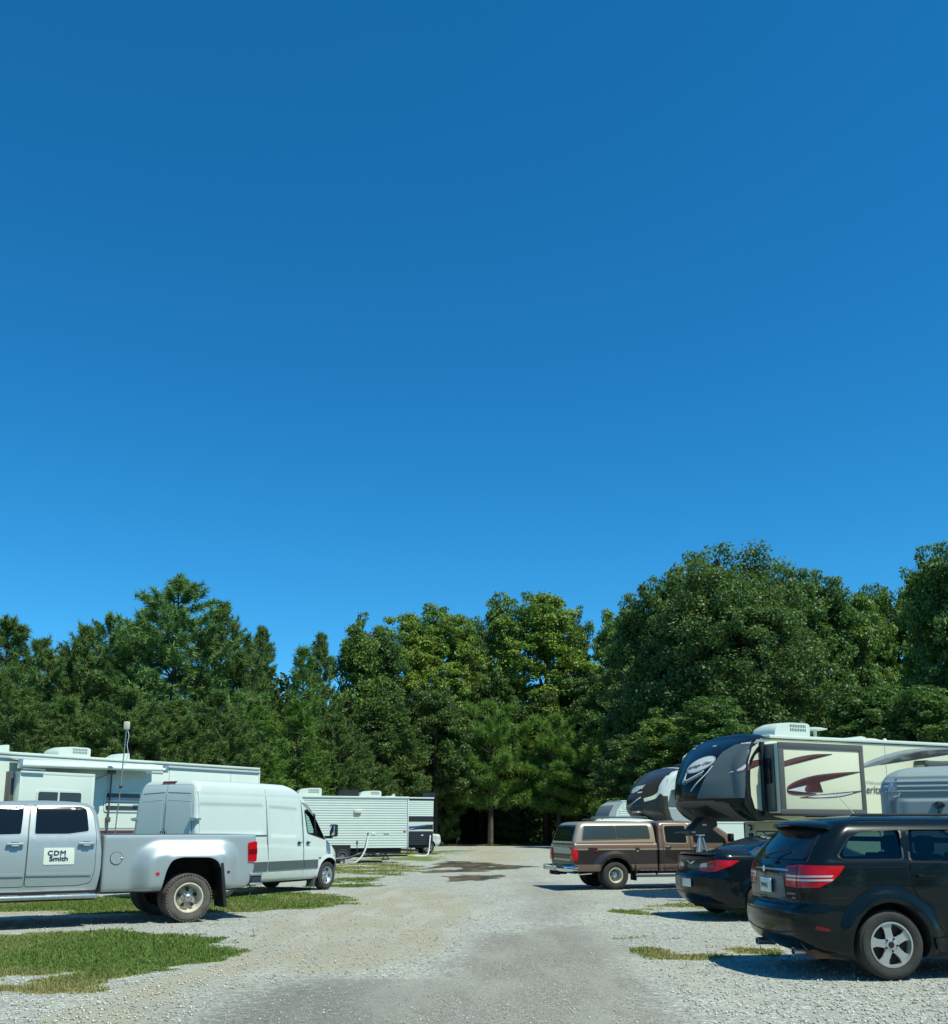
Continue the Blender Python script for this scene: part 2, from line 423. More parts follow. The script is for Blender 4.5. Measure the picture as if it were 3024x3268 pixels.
# ------------------------------------------------------------------ wheels (outer face towards -y, centre at origin)
def wheel(parent, loc, Rt, wd, rr, style, tm='tyre', left=False):
    key = (style, Rt, wd, rr, tm)
    if key in WH:
        return copy_tree(WH[key], parent, loc, math.pi if left else 0)
    h = wd / 2
    q_ = h * .75 if style == 'dually' else -h * .25
    b = B().lathe([(rr - .02, h), (rr - .02, q_), (rr - .035, q_), (.02, q_)], mi=0)
    root = b.out('wheel', 'darkrim', parent); root.location = loc; root.rotation_euler = (0, 0, math.pi if left else 0)
    sh = Rt - rr
    prof = [(rr, h * .80), (rr + sh * .35, h * 1.0), (rr + sh * .7, h * .99), (Rt - .035, h * .94), (Rt - .008, h * .80)]
    for g in (.5, .17, -.17, -.5):
        prof += [(Rt, h * (g + .12)), (Rt, h * (g + .04)), (Rt - .012, h * (g + .03)), (Rt - .012, h * (g - .03)), (Rt, h * (g - .04))]
    prof += [(Rt - .008, -h * .80), (Rt - .035, -h * .94), (rr + sh * .7, -h * .99), (rr + sh * .62, -h * .985), (rr + sh * .60, -h), (rr + sh * .35, -h), (rr + .012, -h * .86), (rr, -h * .80)]
    t = B().lathe(prof, n=64)
    nb = 46
    for k in range(nb if tm == 'tyre_dusty' else 0):
        a = 2 * math.pi * k / nb
        for s_ in (-1, 1):
            rot = Matrix.Rotation(-a, 3, 'Y')
            t.box(Rt - .028, Rt - .003, s_ * h * .93 - .018, s_ * h * .93 + .018, -.015 * Rt / .36, .015 * Rt / .36, rot=rot, about=(0, 0, 0))
    t.out('tyre', tm, root, ang=28)
    if style == 'five':
        r_ = B().lathe([(rr + .004, -h * .84), (rr + .006, -h * .9), (rr - .012, -h * .92), (rr - .022, -h * .6), (rr - .03, h * .5)])
        for k in range(5):
            a = R(90 + 72 * k + 10)
            pl = [(.03, -.052), (.10, -.040), (.16, -.040), (rr - .02, -.062), (rr - .012, 0), (rr - .02, .062), (.16, .040), (.10, .040), (.03, .052)]
            mtx = Matrix.Rotation(-a, 4, 'Y')
            r_.prism(pl, -h * .76, -h * .56, 'y', xf=mtx)
        r_.lathe([(.001, -h * .80), (.06, -h * .80), (.075, -h * .74), (.078, -h * .5)], n=24)
        r_.out('rim', 'alloy', root, ang=30)
        c = B().lathe([(.001, -h * .88), (.028, -h * .88), (.034, -h * .80)], n=20)
        for k in range(5):
            a = R(54 + 72 * k + 10); c.lathe([(.001, -h * .90), (.010, -h * .89), (.013, -h * .7)], n=8, c=(.066 * math.cos(a), 0, .066 * math.sin(a)))
        c.out('hub_cap', 'darkrim', root)
    elif style == 'ten':
        r_ = B().lathe([(rr + .004, -h * .84), (rr + .006, -h * .9), (rr - .012, -h * .92), (rr - .022, -h * .6), (rr - .03, h * .5)])
        for k in range(7):
            mtx = Matrix.Rotation(-2 * math.pi * k / 7, 4, 'Y')
            r_.prism([(.03, -.03), (rr - .015, -.026), (rr - .015, .026), (.03, .03)], -h * .78, -h * .6, 'y', xf=mtx)
        r_.lathe([(.001, -h * .84), (.05, -h * .82), (.06, -h * .6)], n=20); r_.out('rim', 'alloy', root)
    elif style == 'dually':
        d = h * 1.25                                       # deep dished disc of an outer rear wheel
        B().lathe([(rr + .006, -h * .84), (rr + .008, -h * .92), (rr - .010, -h * .94), (rr - .022, -h * .8), (rr - .030, -h * .2), (rr - .034, d * .1), (rr - .060, d * .25)], n=48).out('rim', 'steelrim', root)
        b2 = B().lathe([(rr - .04, d * .28), (rr - .075, d * .10), (.11, d * -.05), (.001, d * -.05)], n=40)
        b2.out('disc', 'dustrim', root)
        for k in range(5):
            a = R(72 * k + 20); mtx = Matrix.Rotation(-a, 4, 'Y'); b3 = B()
            b3.prism(rpoly([(.108, -.018), (rr - .072, -.034), (rr - .072, .034), (.108, .018)], .02), -d * .13, -d * .06, 'y', xf=mtx)
            b3.out('vent_hole', 'dark', root)
        hb = B().lathe([(.001, -h * .80), (.034, -h * .80), (.042, -h * .74), (.062, -h * .66), (.064, -h * .1), (.085, -h * .06), (.09, d * -.02)], n=8)
        for k in range(8):
            a = 2 * math.pi * k / 8; hb.lathe([(.001, -h * .28), (.012, -h * .26), (.014, 0)], n=6, c=(.083 * math.cos(a), 0, .083 * math.sin(a)))
        hub = hb.out('hub_cap', 'chrome' if tm == 'tyre' else 'alu', root, ang=20)
        B().box(-.022, .022, -h * .815, -h * .80, -.008, .008, .002).out('emblem', 'red', hub)
    elif style == 'steel':
        B().lathe([(rr + .006, -h * .84), (rr + .008, -h * .92), (rr - .012, -h * .93), (rr - .025, -h * .6), (rr - .05, -h * .35), (rr - .09, -h * .5), (.10, -h * .62), (.07, -h * .45), (.001, -h * .45)], n=40).out('rim', 'alu', root)
        for k in range(6):
            a = 2 * math.pi * k / 6; b3 = B().lathe([(.001, -h * .61), (.022, -h * .60), (.022, -h * .4)], n=10, c=((rr - .07) * math.cos(a), 0, (rr - .07) * math.sin(a)))
            b3.out('vent_hole', 'dark', root)
        B().lathe([(.001, -h * .85), (.035, -h * .85), (.05, -h * .6), (.055, -h * .4)], n=16).out('hub_cap', 'chrome', root)
    WH[key] = root
    return root
WH = {}
# ================================================================== VEHICLES
def sdist(poly, P):
    """signed distance (inside positive) of points to a polygon"""
    poly = np.array(poly, float); n = len(poly); ins = np.zeros(len(P), bool); best = np.full(len(P), 1e9)
    for i in range(n):
        a = poly[i]; b = poly[(i + 1) % n]; ab = b - a; t = np.clip(((P - a) @ ab) / (ab @ ab), 0, 1)
        best = np.minimum(best, np.linalg.norm(P - (a + t[:, None] * ab), axis=1))
        c = ((a[1] > P[:, 1]) != (b[1] > P[:, 1])) & (P[:, 0] < (b[0] - a[0]) * (P[:, 1] - a[1]) / (b[1] - a[1] + 1e-12) + a[0]); ins ^= c
    return np.where(ins, best, -best)
def sstep(a, b, x):
    t = np.clip((x - a) / (b - a), 0, 1); return t * t * (3 - 2 * t)
def arch_cut(b, pts, y0, y1):
    for s in (1, -1): b.prism(pts, s * y0, s * y1, 'y', mi=1)
    return b
def circ(cx, cz, r, n=24, a0=0, a1=360):
    return [(cx + r * math.cos(R(a0 + (a1 - a0) * k / n)), cz + r * math.sin(R(a0 + (a1 - a0) * k / n))) for k in range(n + (a1 - a0 < 360))]

# ------------------------------------------------------------------ silver dually pickup (left)
def silver_pickup():
    t = thing('pickup_truck', 'silver crew cab dual rear wheel pickup with a white lettered sign on its door', 'pickup truck', (-5.508, 18.693, 0), 212.5)
    lv = [(.50, 1.50, 5.15, .93, .05, .3, 0, .15), (.60, 1.48, 5.25, .98, .05, .3, 0, .15), (.95, 1.44, 5.3, 1.01, .05, .3, 0, .15), (1.15, 1.44, 5.3, 1.005, .05, .3, 0, .15),
          (1.30, 1.45, 5.2, .99, .06, .3, 0, .15), (1.37, 1.46, 4.5, .985, .06, .25, 0, .12), (1.48, 1.47, 4.05, .955, .07, .2, 0, .12), (1.70, 1.49, 3.65, .885, .10, .2, 0, .1), (1.86, 1.53, 3.4, .825, .13, .2, 0, .1),
          (1.94, 1.58, 3.25, .775, .15, .2, 0, .1), (1.985, 1.66, 3.12, .70, .15, .2, 0, .1)]
    farch = circ(4.28, .45, .52, 20)
    cab = body('cab', loft(lv, dz=.05, dome=.045), ['silver', 'dark'], t, cuts=arch_cut(B(), farch, .5, 1.5), under=.55)
    bv = bvh_of(cab)
    flare = [(.96, .30), (.96, .98), (.84, 1.24), (.58, 1.385), (-.66, 1.385), (-.84, 1.29), (-.93, 1.10), (-.95, .30)]
    lip = [(.52, .40), (.44, .90), (.36, 1.08), (.18, 1.14), (-.40, 1.13), (-.56, 1.05), (-.62, .75), (-.62, .40)]
    flare = rpoly(flare, .30, 6)
    def disp(V):
        s = np.abs(V[:, 1]) > .7
        d = sdist(flare, V[:, [0, 2]]); k = .19 * sstep(-.02, .30, d) + .012 * sstep(-.01, .03, sdist(lip, V[:, [0, 2]]))
        k *= sstep(.40, .62, V[:, 2]) * .35 + .65
        V[:, 1] += np.sign(V[:, 1]) * np.where(s, k, 0); return V
    lb = [(.50, -1.02, 1.42, .90, .06, .04, 0, 0), (.56, -1.12, 1.42, .95, .06, .04, 0, 0), (.80, -1.22, 1.42, .975, .07, .04, 0, 0), (1.0, -1.245, 1.42, .98, .07, .04, 0, 0), (1.40, -1.25, 1.42, .975, .07, .04, 0, 0), (1.45, -1.25, 1.42, .965, .07, .04, 0, 0), (1.465, -1.24, 1.41, .94, .07, .04, 0, 0)]
    arch = rpoly([(.50, .2), (.47, .58), (.40, .89), (.32, 1.04), (.15, 1.085), (-.36, 1.075), (-.50, 1.0), (-.57, .77), (-.58, .2)], .08)
    cut = arch_cut(B(), arch, .45, 1.6); cut.box(-1.17, 1.35, -.80, .80, 1.12, 1.8, mi=1)
    bed = body('bed', loft(lb, dz=.035, dx=.035, disp=disp, dome=.001), ['silver', 'dark'], t, cuts=cut, under=.53, selfx=True)
    bb = bvh_of(bed); bv2 = bvh_of(cab, bed)
    B().prism(rpoly([(1.52, 1.50), (1.50, 1.85), (1.60, 1.97)], .01)[:1] + [(1.40, .55), (1.44, .55), (1.445, 1.42), (1.41, 1.42)], -.88, .88).out('cab_gap', 'dark', t) if False else None
    for sd in ('L', 'R'):
        rd = rpoly([(1.60, .70), (1.55, .90), (1.545, 1.45), (1.585, 1.78), (1.66, 1.925), (2.56, 1.945), (2.585, 1.50), (2.60, .66), (1.80, .66)], .05)
        d1 = panel(bv, rd, sd, 'rear_door', 'silver', t)
        wn = rpoly([(2.50, 1.485), (2.48, 1.925), (1.77, 1.925), (1.70, 1.89), (1.665, 1.53), (1.99, 1.485)], .035)
        w1 = patch(bv, wn, sd, 'window', 'glass', d1, off=.012); patch(bv, grow(wn, .014), sd, 'window_frame', 'silver', w1, off=.009)
        fd = rpoly([(2.62, .66), (2.605, 1.50), (2.58, 1.945), (3.05, 1.935), (3.55, 1.58), (3.82, 1.38), (3.80, .66)], .05)
        d2 = panel(bv, fd, sd, 'front_door', 'silver', t)
        wn = rpoly([(2.71, 1.485), (2.67, 1.925), (3.02, 1.915), (3.55, 1.52), (3.6, 1.46)], .03)
        w2 = patch(bv, wn, sd, 'window', 'glass', d2, off=.012); patch(bv, grow(wn, .014), sd, 'window_frame', 'silver', w2, off=.009)
        s = 1 if sd == 'L' else -1
        for dd, hx in ((d1, 1.57), (d2, 2.66)):
            yy = s * 1.01
            h = B().box(hx, hx + .26, yy, yy + s * .045, 1.305, 1.345, .014).box(hx + .075, hx + .19, yy + s * .01, yy + s * .049, 1.285, 1.31, .008)
            h.out('handle', 'silver', dd)
            patch(bv, rpoly([(hx + .06, 1.285), (hx + .20, 1.285), (hx + .20, 1.36), (hx + .06, 1.36)], .03), sd, 'handle_recess', 'trim', dd, off=.008)
        for a_, b_ in ((1.60, 2.59), (2.63, 3.8)):
            patch(bv, rpoly([(a_, .815), (b_, .825), (b_, .862), (a_, .852)], .012), sd, 'side_molding', 'silver', t, off=.022)
        st = B().box(1.50, 4.1, .0, .17, .45, .525, .03); st.box(1.52, 4.08, -.2, .05, .46, .50); st.box(1.62, 2.3, .02, .15, .524, .534).box(2.7, 3.4, .02, .15, .524, .534)
        for v in st.bm.verts: v.co.y = s * (v.co.y + .98)
        st.out('running_board', 'alu', t)
        B().box(1.50, 3.9, s * .80, s * .97, .42, .58).out('rocker', 'dark', t)
        lt = rpoly([(-1.085, 1.315), (-1.235, 1.345), (-1.255, 1.20), (-1.25, .985), (-1.10, .985)], .02)
        tl = B().prism(lt, s * .80, s * 1.0); tl.box(-1.262, -1.15, s * .80, s * .985, .99, 1.33, .015)
        tl = tl.out('tail_light', 'red', t)
        B().prism(rpoly([(-1.10, 1.20), (-1.255, 1.21), (-1.255, 1.12), (-1.10, 1.11)], .01), s * .82, s * 1.004).out('tail_light_band', 'reddark', tl)
        patch(bb, rpoly([(.52, .80), (.58, .80), (.58, .84), (.52, .84)], .01), sd, 'marker_light', 'red', t, off=.012)
        patch(bb, rpoly([(-.71, .80), (-.66, .80), (-.66, .84), (-.71, .84)], .01), sd, 'marker_light', 'reddark', t, off=.012)
        fl = B().box(-.63, -.57, s * .66, s * 1.19, .22, .98, .008, rot=Matrix.Rotation(R(7), 3, 'Y')); fl.out('mud_flap', 'black', t)
    sg = patch(bv2, rpoly([(2.35, 1.262), (1.885, 1.262), (1.875, .995), (2.35, .995)], .02), 'L', 'door_sign', 'signwhite', t, off=.012)
    text(bv2, 'CDM', 'L', (2.295, 1.145), .105, 'lettering', 'navy', sg, bold=.0035, spc=1.12, off=.017, sx=1.15)
    text(bv2, 'Smith', 'L', (2.265, 1.055), .105, 'lettering', 'navy', sg, bold=.0035, off=.017, sx=1.22)
    fc = patch(bb, circ(1.20, 1.08, .098), 'L', 'fuel_door', 'silver', t, off=.013, sp=.05)
    patch(bb, circ(1.20, 1.08, .104), 'L', 'fuel_door_gap', 'dark', fc, off=.010, sp=.05)
    B().ball((1.115, .99, 1.08), .022).out('fuel_latch', 'chrome', fc)
    for s in (1, -1):
        for k in (0, 1):
            if k == 0: wheel(t, (0, s * 1.06, .405), .405, .235, .245, 'dually', 'tyre_dusty', left=s > 0)
            else: wheel(t, (0, s * .78, .405), .405, .235, .245, 'steel', 'tyre_dusty', left=s > 0)
        wheel(t, (4.28, s * .86, .405), .405, .25, .245, 'steel', 'tyre_dusty', left=s > 0)
    B().tube([(0, -.9, .40), (0, .9, .40)], .07).ball((0, 0, .40), .2).out('rear_axle', 'rust', t)
    B().box(-1.0, 5.0, -.45, -.33, .48, .62).box(-1.0, 5.0, .33, .45, .48, .62).out('frame', 'dark', t)
    bp = B().box(-1.37, -1.16, -.98, .98, .60, .79, .03).box(-1.30, -1.0, -.93, .93, .55, .66, .02)
    bp = bp.out('rear_bumper', 'bumper', t)
    for s in (1, -1):
        B().box(-1.375, -1.14, s * .76, s * 1.0, .735, .785, .012).box(-1.375, -1.14, s * .76, s * 1.0, .57, .61, .012).out('bumper_step', 'alu', bp)
    B().box(-1.45, -1.1, -.04, .04, .47, .53, .01).ball((-1.43, 0, .56), .028).out('hitch', 'chrome', t)
    B().box(-1.262, -1.24, -.78, .78, .82, 1.43, .01).out('tailgate', 'silver', t)
    # front (outside the picture)
    B().box(5.15, 5.38, -.95, .95, .45, .70, .05).out('front_bumper', 'chrome', t)
    patch(bv, rpoly([(-.7, .78), (.7, .78), (.7, 1.18), (-.7, 1.18)], .05), 'F', 'grille', 'chrome', t, off=.01)
    for s in (1, -1): patch(bv, rpoly([(s * .74, .85), (s * .93, .85), (s * .93, 1.15), (s * .74, 1.15)], .03), 'F', 'headlight', 'clear', t, off=.012)
    for s in (1, -1): B().box(3.72, 3.9, s * 1.02, s * 1.24, 1.42, 1.72, .03).out('mirror', 'black', t)
    patch(bv, rpoly([(-.62, 1.50), (-.50, 1.88), (.50, 1.88), (.62, 1.50)], .04), 'B', 'rear_window', 'glass', t, off=.008)
    patch(bv, rpoly([(-.80, 1.47), (-.64, 1.90), (.64, 1.90), (.80, 1.47)], .04), 'F', 'windshield', 'glass', t, off=.008)
    patch(bv, rpoly([(1.72, -.55), (1.72, .55), (3.0, .55), (3.0, -.55)], .06), 'T', 'roof', 'silver', t, off=.008)
silver_pickup()

# ------------------------------------------------------------------ white high-roof van
def cargo_van():
    t = thing('cargo_van', 'tall white cargo van with a grey rubbing strip, behind the silver pickup', 'van', (-6.48, 23.9, 0), 62)
    W = 3.83
    lv = [(.30, -1.02, 4.25, .93, .08, .5, .02, .30), (.36, -1.05, 4.40, .965, .08, .45, .02, .30), (.62, -1.07, 4.52, .995, .09, .40, .02, .30), (.90, -1.08, 4.50, 1.0, .09, .40, .02, .30), (1.05, -1.08, 4.40, .995, .09, .40, .02, .30),
          (1.20, -1.08, 4.18, .99, .09, .35, .02, .28), (1.34, -1.075, 3.95, .985, .09, .30, .02, .25), (1.60, -1.07, 3.74, .965, .10, .25, .02, .22), (2.05, -1.05, 3.36, .925, .12, .25, .02, .2), (2.35, -1.02, 3.02, .89, .14, .25, .02, .2),
          (2.48, -.99, 2.80, .86, .15, .25, .02, .2), (2.56, -.96, 2.62, .82, .16, .25, .02, .2), (2.62, -.90, 2.42, .74, .18, .25, .02, .2)]
    p1 = rpoly([(-.98, 1.42), (-.98, 2.12), (1.24, 2.12), (1.24, 1.42)], .08); p2 = rpoly([(1.46, 1.36), (1.42, 2.10), (2.56, 2.06), (2.52, 1.33)], .08)
    lip = circ(W, .36, .50, 24)
    def disp(V):
        s = (np.abs(V[:, 1]) > .7); XZ = V[:, [0, 2]]
        k = -.020 * sstep(0, .05, sdist(p1, XZ)) - .020 * sstep(0, .05, sdist(p2, XZ))
        k += .022 * sstep(0, .05, .53 - np.hypot(XZ[:, 0] - W, XZ[:, 1] - .36)) + .022 * sstep(0, .05, .50 - np.hypot(XZ[:, 0], XZ[:, 1] - .36))
        k -= .012 * np.exp(-((XZ[:, 1] - 2.30) / .018) ** 2) * (XZ[:, 0] > -1.0) * (XZ[:, 0] < 2.7)
        k += .008 * sstep(-.02, .02, 1.15 - .05 * np.clip(XZ[:, 0] - 1.5, 0, 3) - XZ[:, 1]) * (XZ[:, 1] < 1.3)
        V[:, 1] += np.sign(V[:, 1]) * np.where(s, k, 0); return V
    cut = arch_cut(B(), circ(W, .36, .45, 28), .60, 1.5); arch_cut(cut, circ(0, .36, .43, 28), .60, 1.5)
    win = rpoly([(2.86, 2.00), (3.12, 1.98), (3.33, 1.85), (3.66, 1.36), (3.66, 1.30), (2.95, 1.46)], .04)
    cut.prism(win, -1.5, 1.5, 'y', mi=1)
    tmp = body('tmp', loft(lv, dz=.04, dx=.04, dome=.05, disp=disp), ['vanwhite', 'dark'], None); bv = bvh_of(tmp); bpy.data.objects.remove(tmp)
    cut.box(2.80, 4.6, -.70, .70, 1.44, 1.93, mi=1)
    bd = body('body', loft(lv, dz=.04, dx=.04, dome=.05, disp=disp), ['vanwhite', 'dark'], t, cuts=cut, under=.34, selfx=True)
    for sd, s in (('R', -1), ('L', 1)):
        dr = rpoly([(2.72, 2.20), (2.80, 1.5), (2.80, .76)], .01)
        line(bv, [(1.34, 2.50), (1.34, 1.3), (1.40, .80)], sd, .010, 'panel_gap', 'seam', t)
        line(bv, [(2.70, 2.26), (2.76, 1.9), (2.78, 1.3), (2.78, .38)], sd, .010, 'panel_gap', 'seam', t)
        line(bv, curve2([(2.72, 2.20), (2.98, 2.16), (3.30, 2.00), (3.62, 1.60)], 5), sd, .010, 'panel_gap', 'seam', t)
        line(bv, [(3.74, 1.22), (3.74, .90)], sd, .02, 'panel_gap', 'trim', t)
        line(bv, [(2.62, 2.24), (2.64, 2.46)], sd, .010, 'panel_gap', 'seam', t)
        line(bv, [(-.95, .72), (-.95, 2.45)], sd, .010, 'panel_gap', 'seam', t)
        line(bv, [(-.98, 1.385), (1.34, 1.385)], sd, .04, 'door_rail', 'trim', t)
        for a_, b_ in ((-1.0, -.46), (.46, 1.37), (1.405, 2.77), (2.79, 3.36)):
            patch(bv, [(a_, .57), (b_, .57), (b_, .775), (a_, .775)], sd, 'rubbing_strip', 'trim', t, off=.02)
        g = patch(bv, grow(win, .035), sd, 'x', 'black', t) if False else None
        # frame round the cab door window
        L = grow(win, .035); fr = B(); n = len(L)
        y = {}
        def yy(p):
            h = bv.ray_cast(Vector((p[0], s * 3, p[1])), Vector((0, -s, 0)))[0]; return h.y if h else None
        ys = [yy(p) for p in grow(win, .03)]; ys = [q if q is not None and abs(q) > .7 else s * .93 for q in ys]
        ro = [fr.bm.verts.new((L[i][0], ys[i] + s * .006, L[i][1])) for i in range(n)]; ri = [fr.bm.verts.new((win[i][0], ys[i] + s * .006, win[i][1])) for i in range(n)]
        rb = [fr.bm.verts.new((win[i][0], ys[i] - s * .05, win[i][1])) for i in range(n)]
        for i in range(n):
            j = (i + 1) % n; fr.bm.faces.new((ro[i], ro[j], ri[j], ri[i])); fr.bm.faces.new((ri[i], ri[j], rb[j], rb[i]))
        dm = fr.out('window_frame', 'black', t)
        gl = B(); gl.bm.faces.new([gl.bm.verts.new((win[i][0], ys[i] - s * .02, win[i][1])) for i in range(n)]); gl.out('window', 'seeglass', dm, flip=False)
        B().prism([(3.22, 1.93), (3.27, 1.91), (3.34, 1.40), (3.29, 1.41)], s * .90, s * .955).out('window_bar', 'black', dm)
        for hx in ((2.58, 2.94) if sd == 'R' else (2.94,)):
            B().box(hx - .07, hx + .07, s * 1.0, s * 1.045, 1.195, 1.22, .008).ball((hx, s * 1.0, 1.20), .045, (1, .3, 1)).out('handle', 'black', t)
        m = B().box(3.72, 3.86, s * 1.08, s * 1.28, 1.34, 1.66, .04).box(3.72, 3.84, s * .93, s * 1.12, 1.30, 1.36, .01); m = m.out('mirror', 'black', t)
        B().box(3.705, 3.73, s * 1.10, s * 1.26, 1.38, 1.62, .01).out('mirror_glass', 'chrome', m)
        B().box(3.28, 3.33, s * .74, s * .98, .10, .50, .01, rot=Matrix.Rotation(R(14), 3, 'Y')).out('mud_flap', 'trim', t)
        patch(bv, rpoly([(3.40, .80), (3.50, .80), (3.50, .83), (3.40, .83)], .01), sd, 'marker_light', 'trim', t, off=.012)
        patch(bv, [(4.05, .95, 1.0)] and [(4.16, s * 1.2, .86), (4.20, s * 1.2, 1.10), (4.48, s * .9, 1.00), (4.56, s * .8, .82), (4.40, s * 1.0, .78)], (-.55, -s * .83, 0), 'headlight', 'clear', t, off=.008)
        patch(bv, [(4.20, s * 1.2, .30), (4.22, s * 1.2, .66), (4.60, s * .8, .66), (4.58, s * .8, .30)], (-.55, -s * .83, 0), 'bumper_corner', 'trim', t, off=.012)
        hy = B().box(-1.12, -1.05, s * .80, s * .93, 1.72, 1.80, .01).box(-1.10, -.95, s * .93, s * 1.0, 1.74, 1.79, .008); hy.out('hinge', 'alu', t)
        hy = B().box(-1.12, -1.05, s * .80, s * .93, .92, 1.0, .01).box(-1.10, -.95, s * .93, s * 1.03, .93, .98, .008); hy.out('hinge', 'alu', t)
    # rear doors
    for s in (1, -1):
        dd = panel(bv, rpoly([(s * .012, .48), (s * .90, .48), (s * .90, 1.4), (s * .82, 2.2), (s * .74, 2.52), (s * .012, 2.54)], .05), 'B', 'rear_door', 'vanwhite', t, gm='trim', gap=.005)
        rp = rpoly([(s * .06, 1.40), (s * .84, 1.40), (s * .80, 2.0), (s * .76, 2.14), (s * .06, 2.18)], .06)
        patch(bv, rp, 'B', 'door_pressing', 'vanwhite', dd, off=.018); patch(bv, grow(rp, .010), 'B', 'door_pressing_edge', 'trim', dd, off=.0075)
        line(bv, [(s * .05, 2.36), (s * .72, 2.33)], 'B', .014, 'groove', 'trim', dd, off=.008)
        B().box(-1.10, -1.05, s * .84, s * .94, .78, 1.28, .01).out('tail_light', 'red', t)
    B().lathe([(.001, -1.14), (.06, -1.14), (.066, -1.10), (.066, -1.07)], n=5, c=(0, 0, 0)).bm.free()
    e = B()
    for k in range(3):
        a = R(90 + 120 * k); e.bm.faces.new([e.bm.verts.new((-1.135, q[0], q[1])) for q in ((-.02 + .05 * math.cos(a), 1.46 + .05 * math.sin(a)), (-.02 + .012 * math.cos(a + 1), 1.46 + .012 * math.sin(a + 1)), (-.02 + .012 * math.cos(a - 1), 1.46 + .012 * math.sin(a - 1)))])
    r_ = [(math.cos(R(a)), math.sin(R(a))) for a in range(0, 360, 15)]
    vo = [e.bm.verts.new((-1.135, -.02 + .066 * c, 1.46 + .066 * s)) for c, s in r_]; vi = [e.bm.verts.new((-1.135, -.02 + .054 * c, 1.46 + .054 * s)) for c, s in r_]
    for i in range(24): e.bm.faces.new((vo[i], vo[(i + 1) % 24], vi[(i + 1) % 24], vi[i]))
    em = e.out('emblem', 'chrome', t)
    B().prism([(-.02 + .072 * c, 1.46 + .072 * s) for c, s in r_], -1.132, -1.09, 'x').out('emblem_back', 'dark', em)
    patch(bv, rpoly([(-.20, 2.575), (.20, 2.575), (.20, 2.615), (-.20, 2.615)], .01), 'B', 'brake_light', 'reddark', t, off=.03)
    patch(bv, rpoly([(-.85, 1.36), (-.70, 1.98), (-.62, 2.24), (.62, 2.24), (.70, 1.98), (.85, 1.36)], .05), 'F', 'windshield', 'seeglass', t, off=.008, depth=-.006)
    patch(bv, rpoly([(-.45, .62), (.45, .62), (.5, .98), (-.5, .98)], .05), 'F', 'grille', 'trim', t, off=.01)
    B().box(-1.18, -.98, -.95, .95, .34, .50, .03).out('rear_bumper', 'trim', t)
    B().box(-.9, 3.9, -.5, .5, .22, .36, .02).out('chassis', 'dark', t)
    for y in (-.45, .35):
        B().box(2.55, 2.72, y - .25, y + .25, .9, 1.62, .06).box(2.57, 2.68, y - .14, y + .14, 1.60, 1.84, .05).out('seat', 'seat', t)
    for s in (1, -1):
        wheel(t, (W, s * .86, .36), .36, .24, .215, 'steel', left=s > 0); wheel(t, (0, s * .86, .36), .36, .24, .215, 'steel', left=s > 0)
cargo_van()

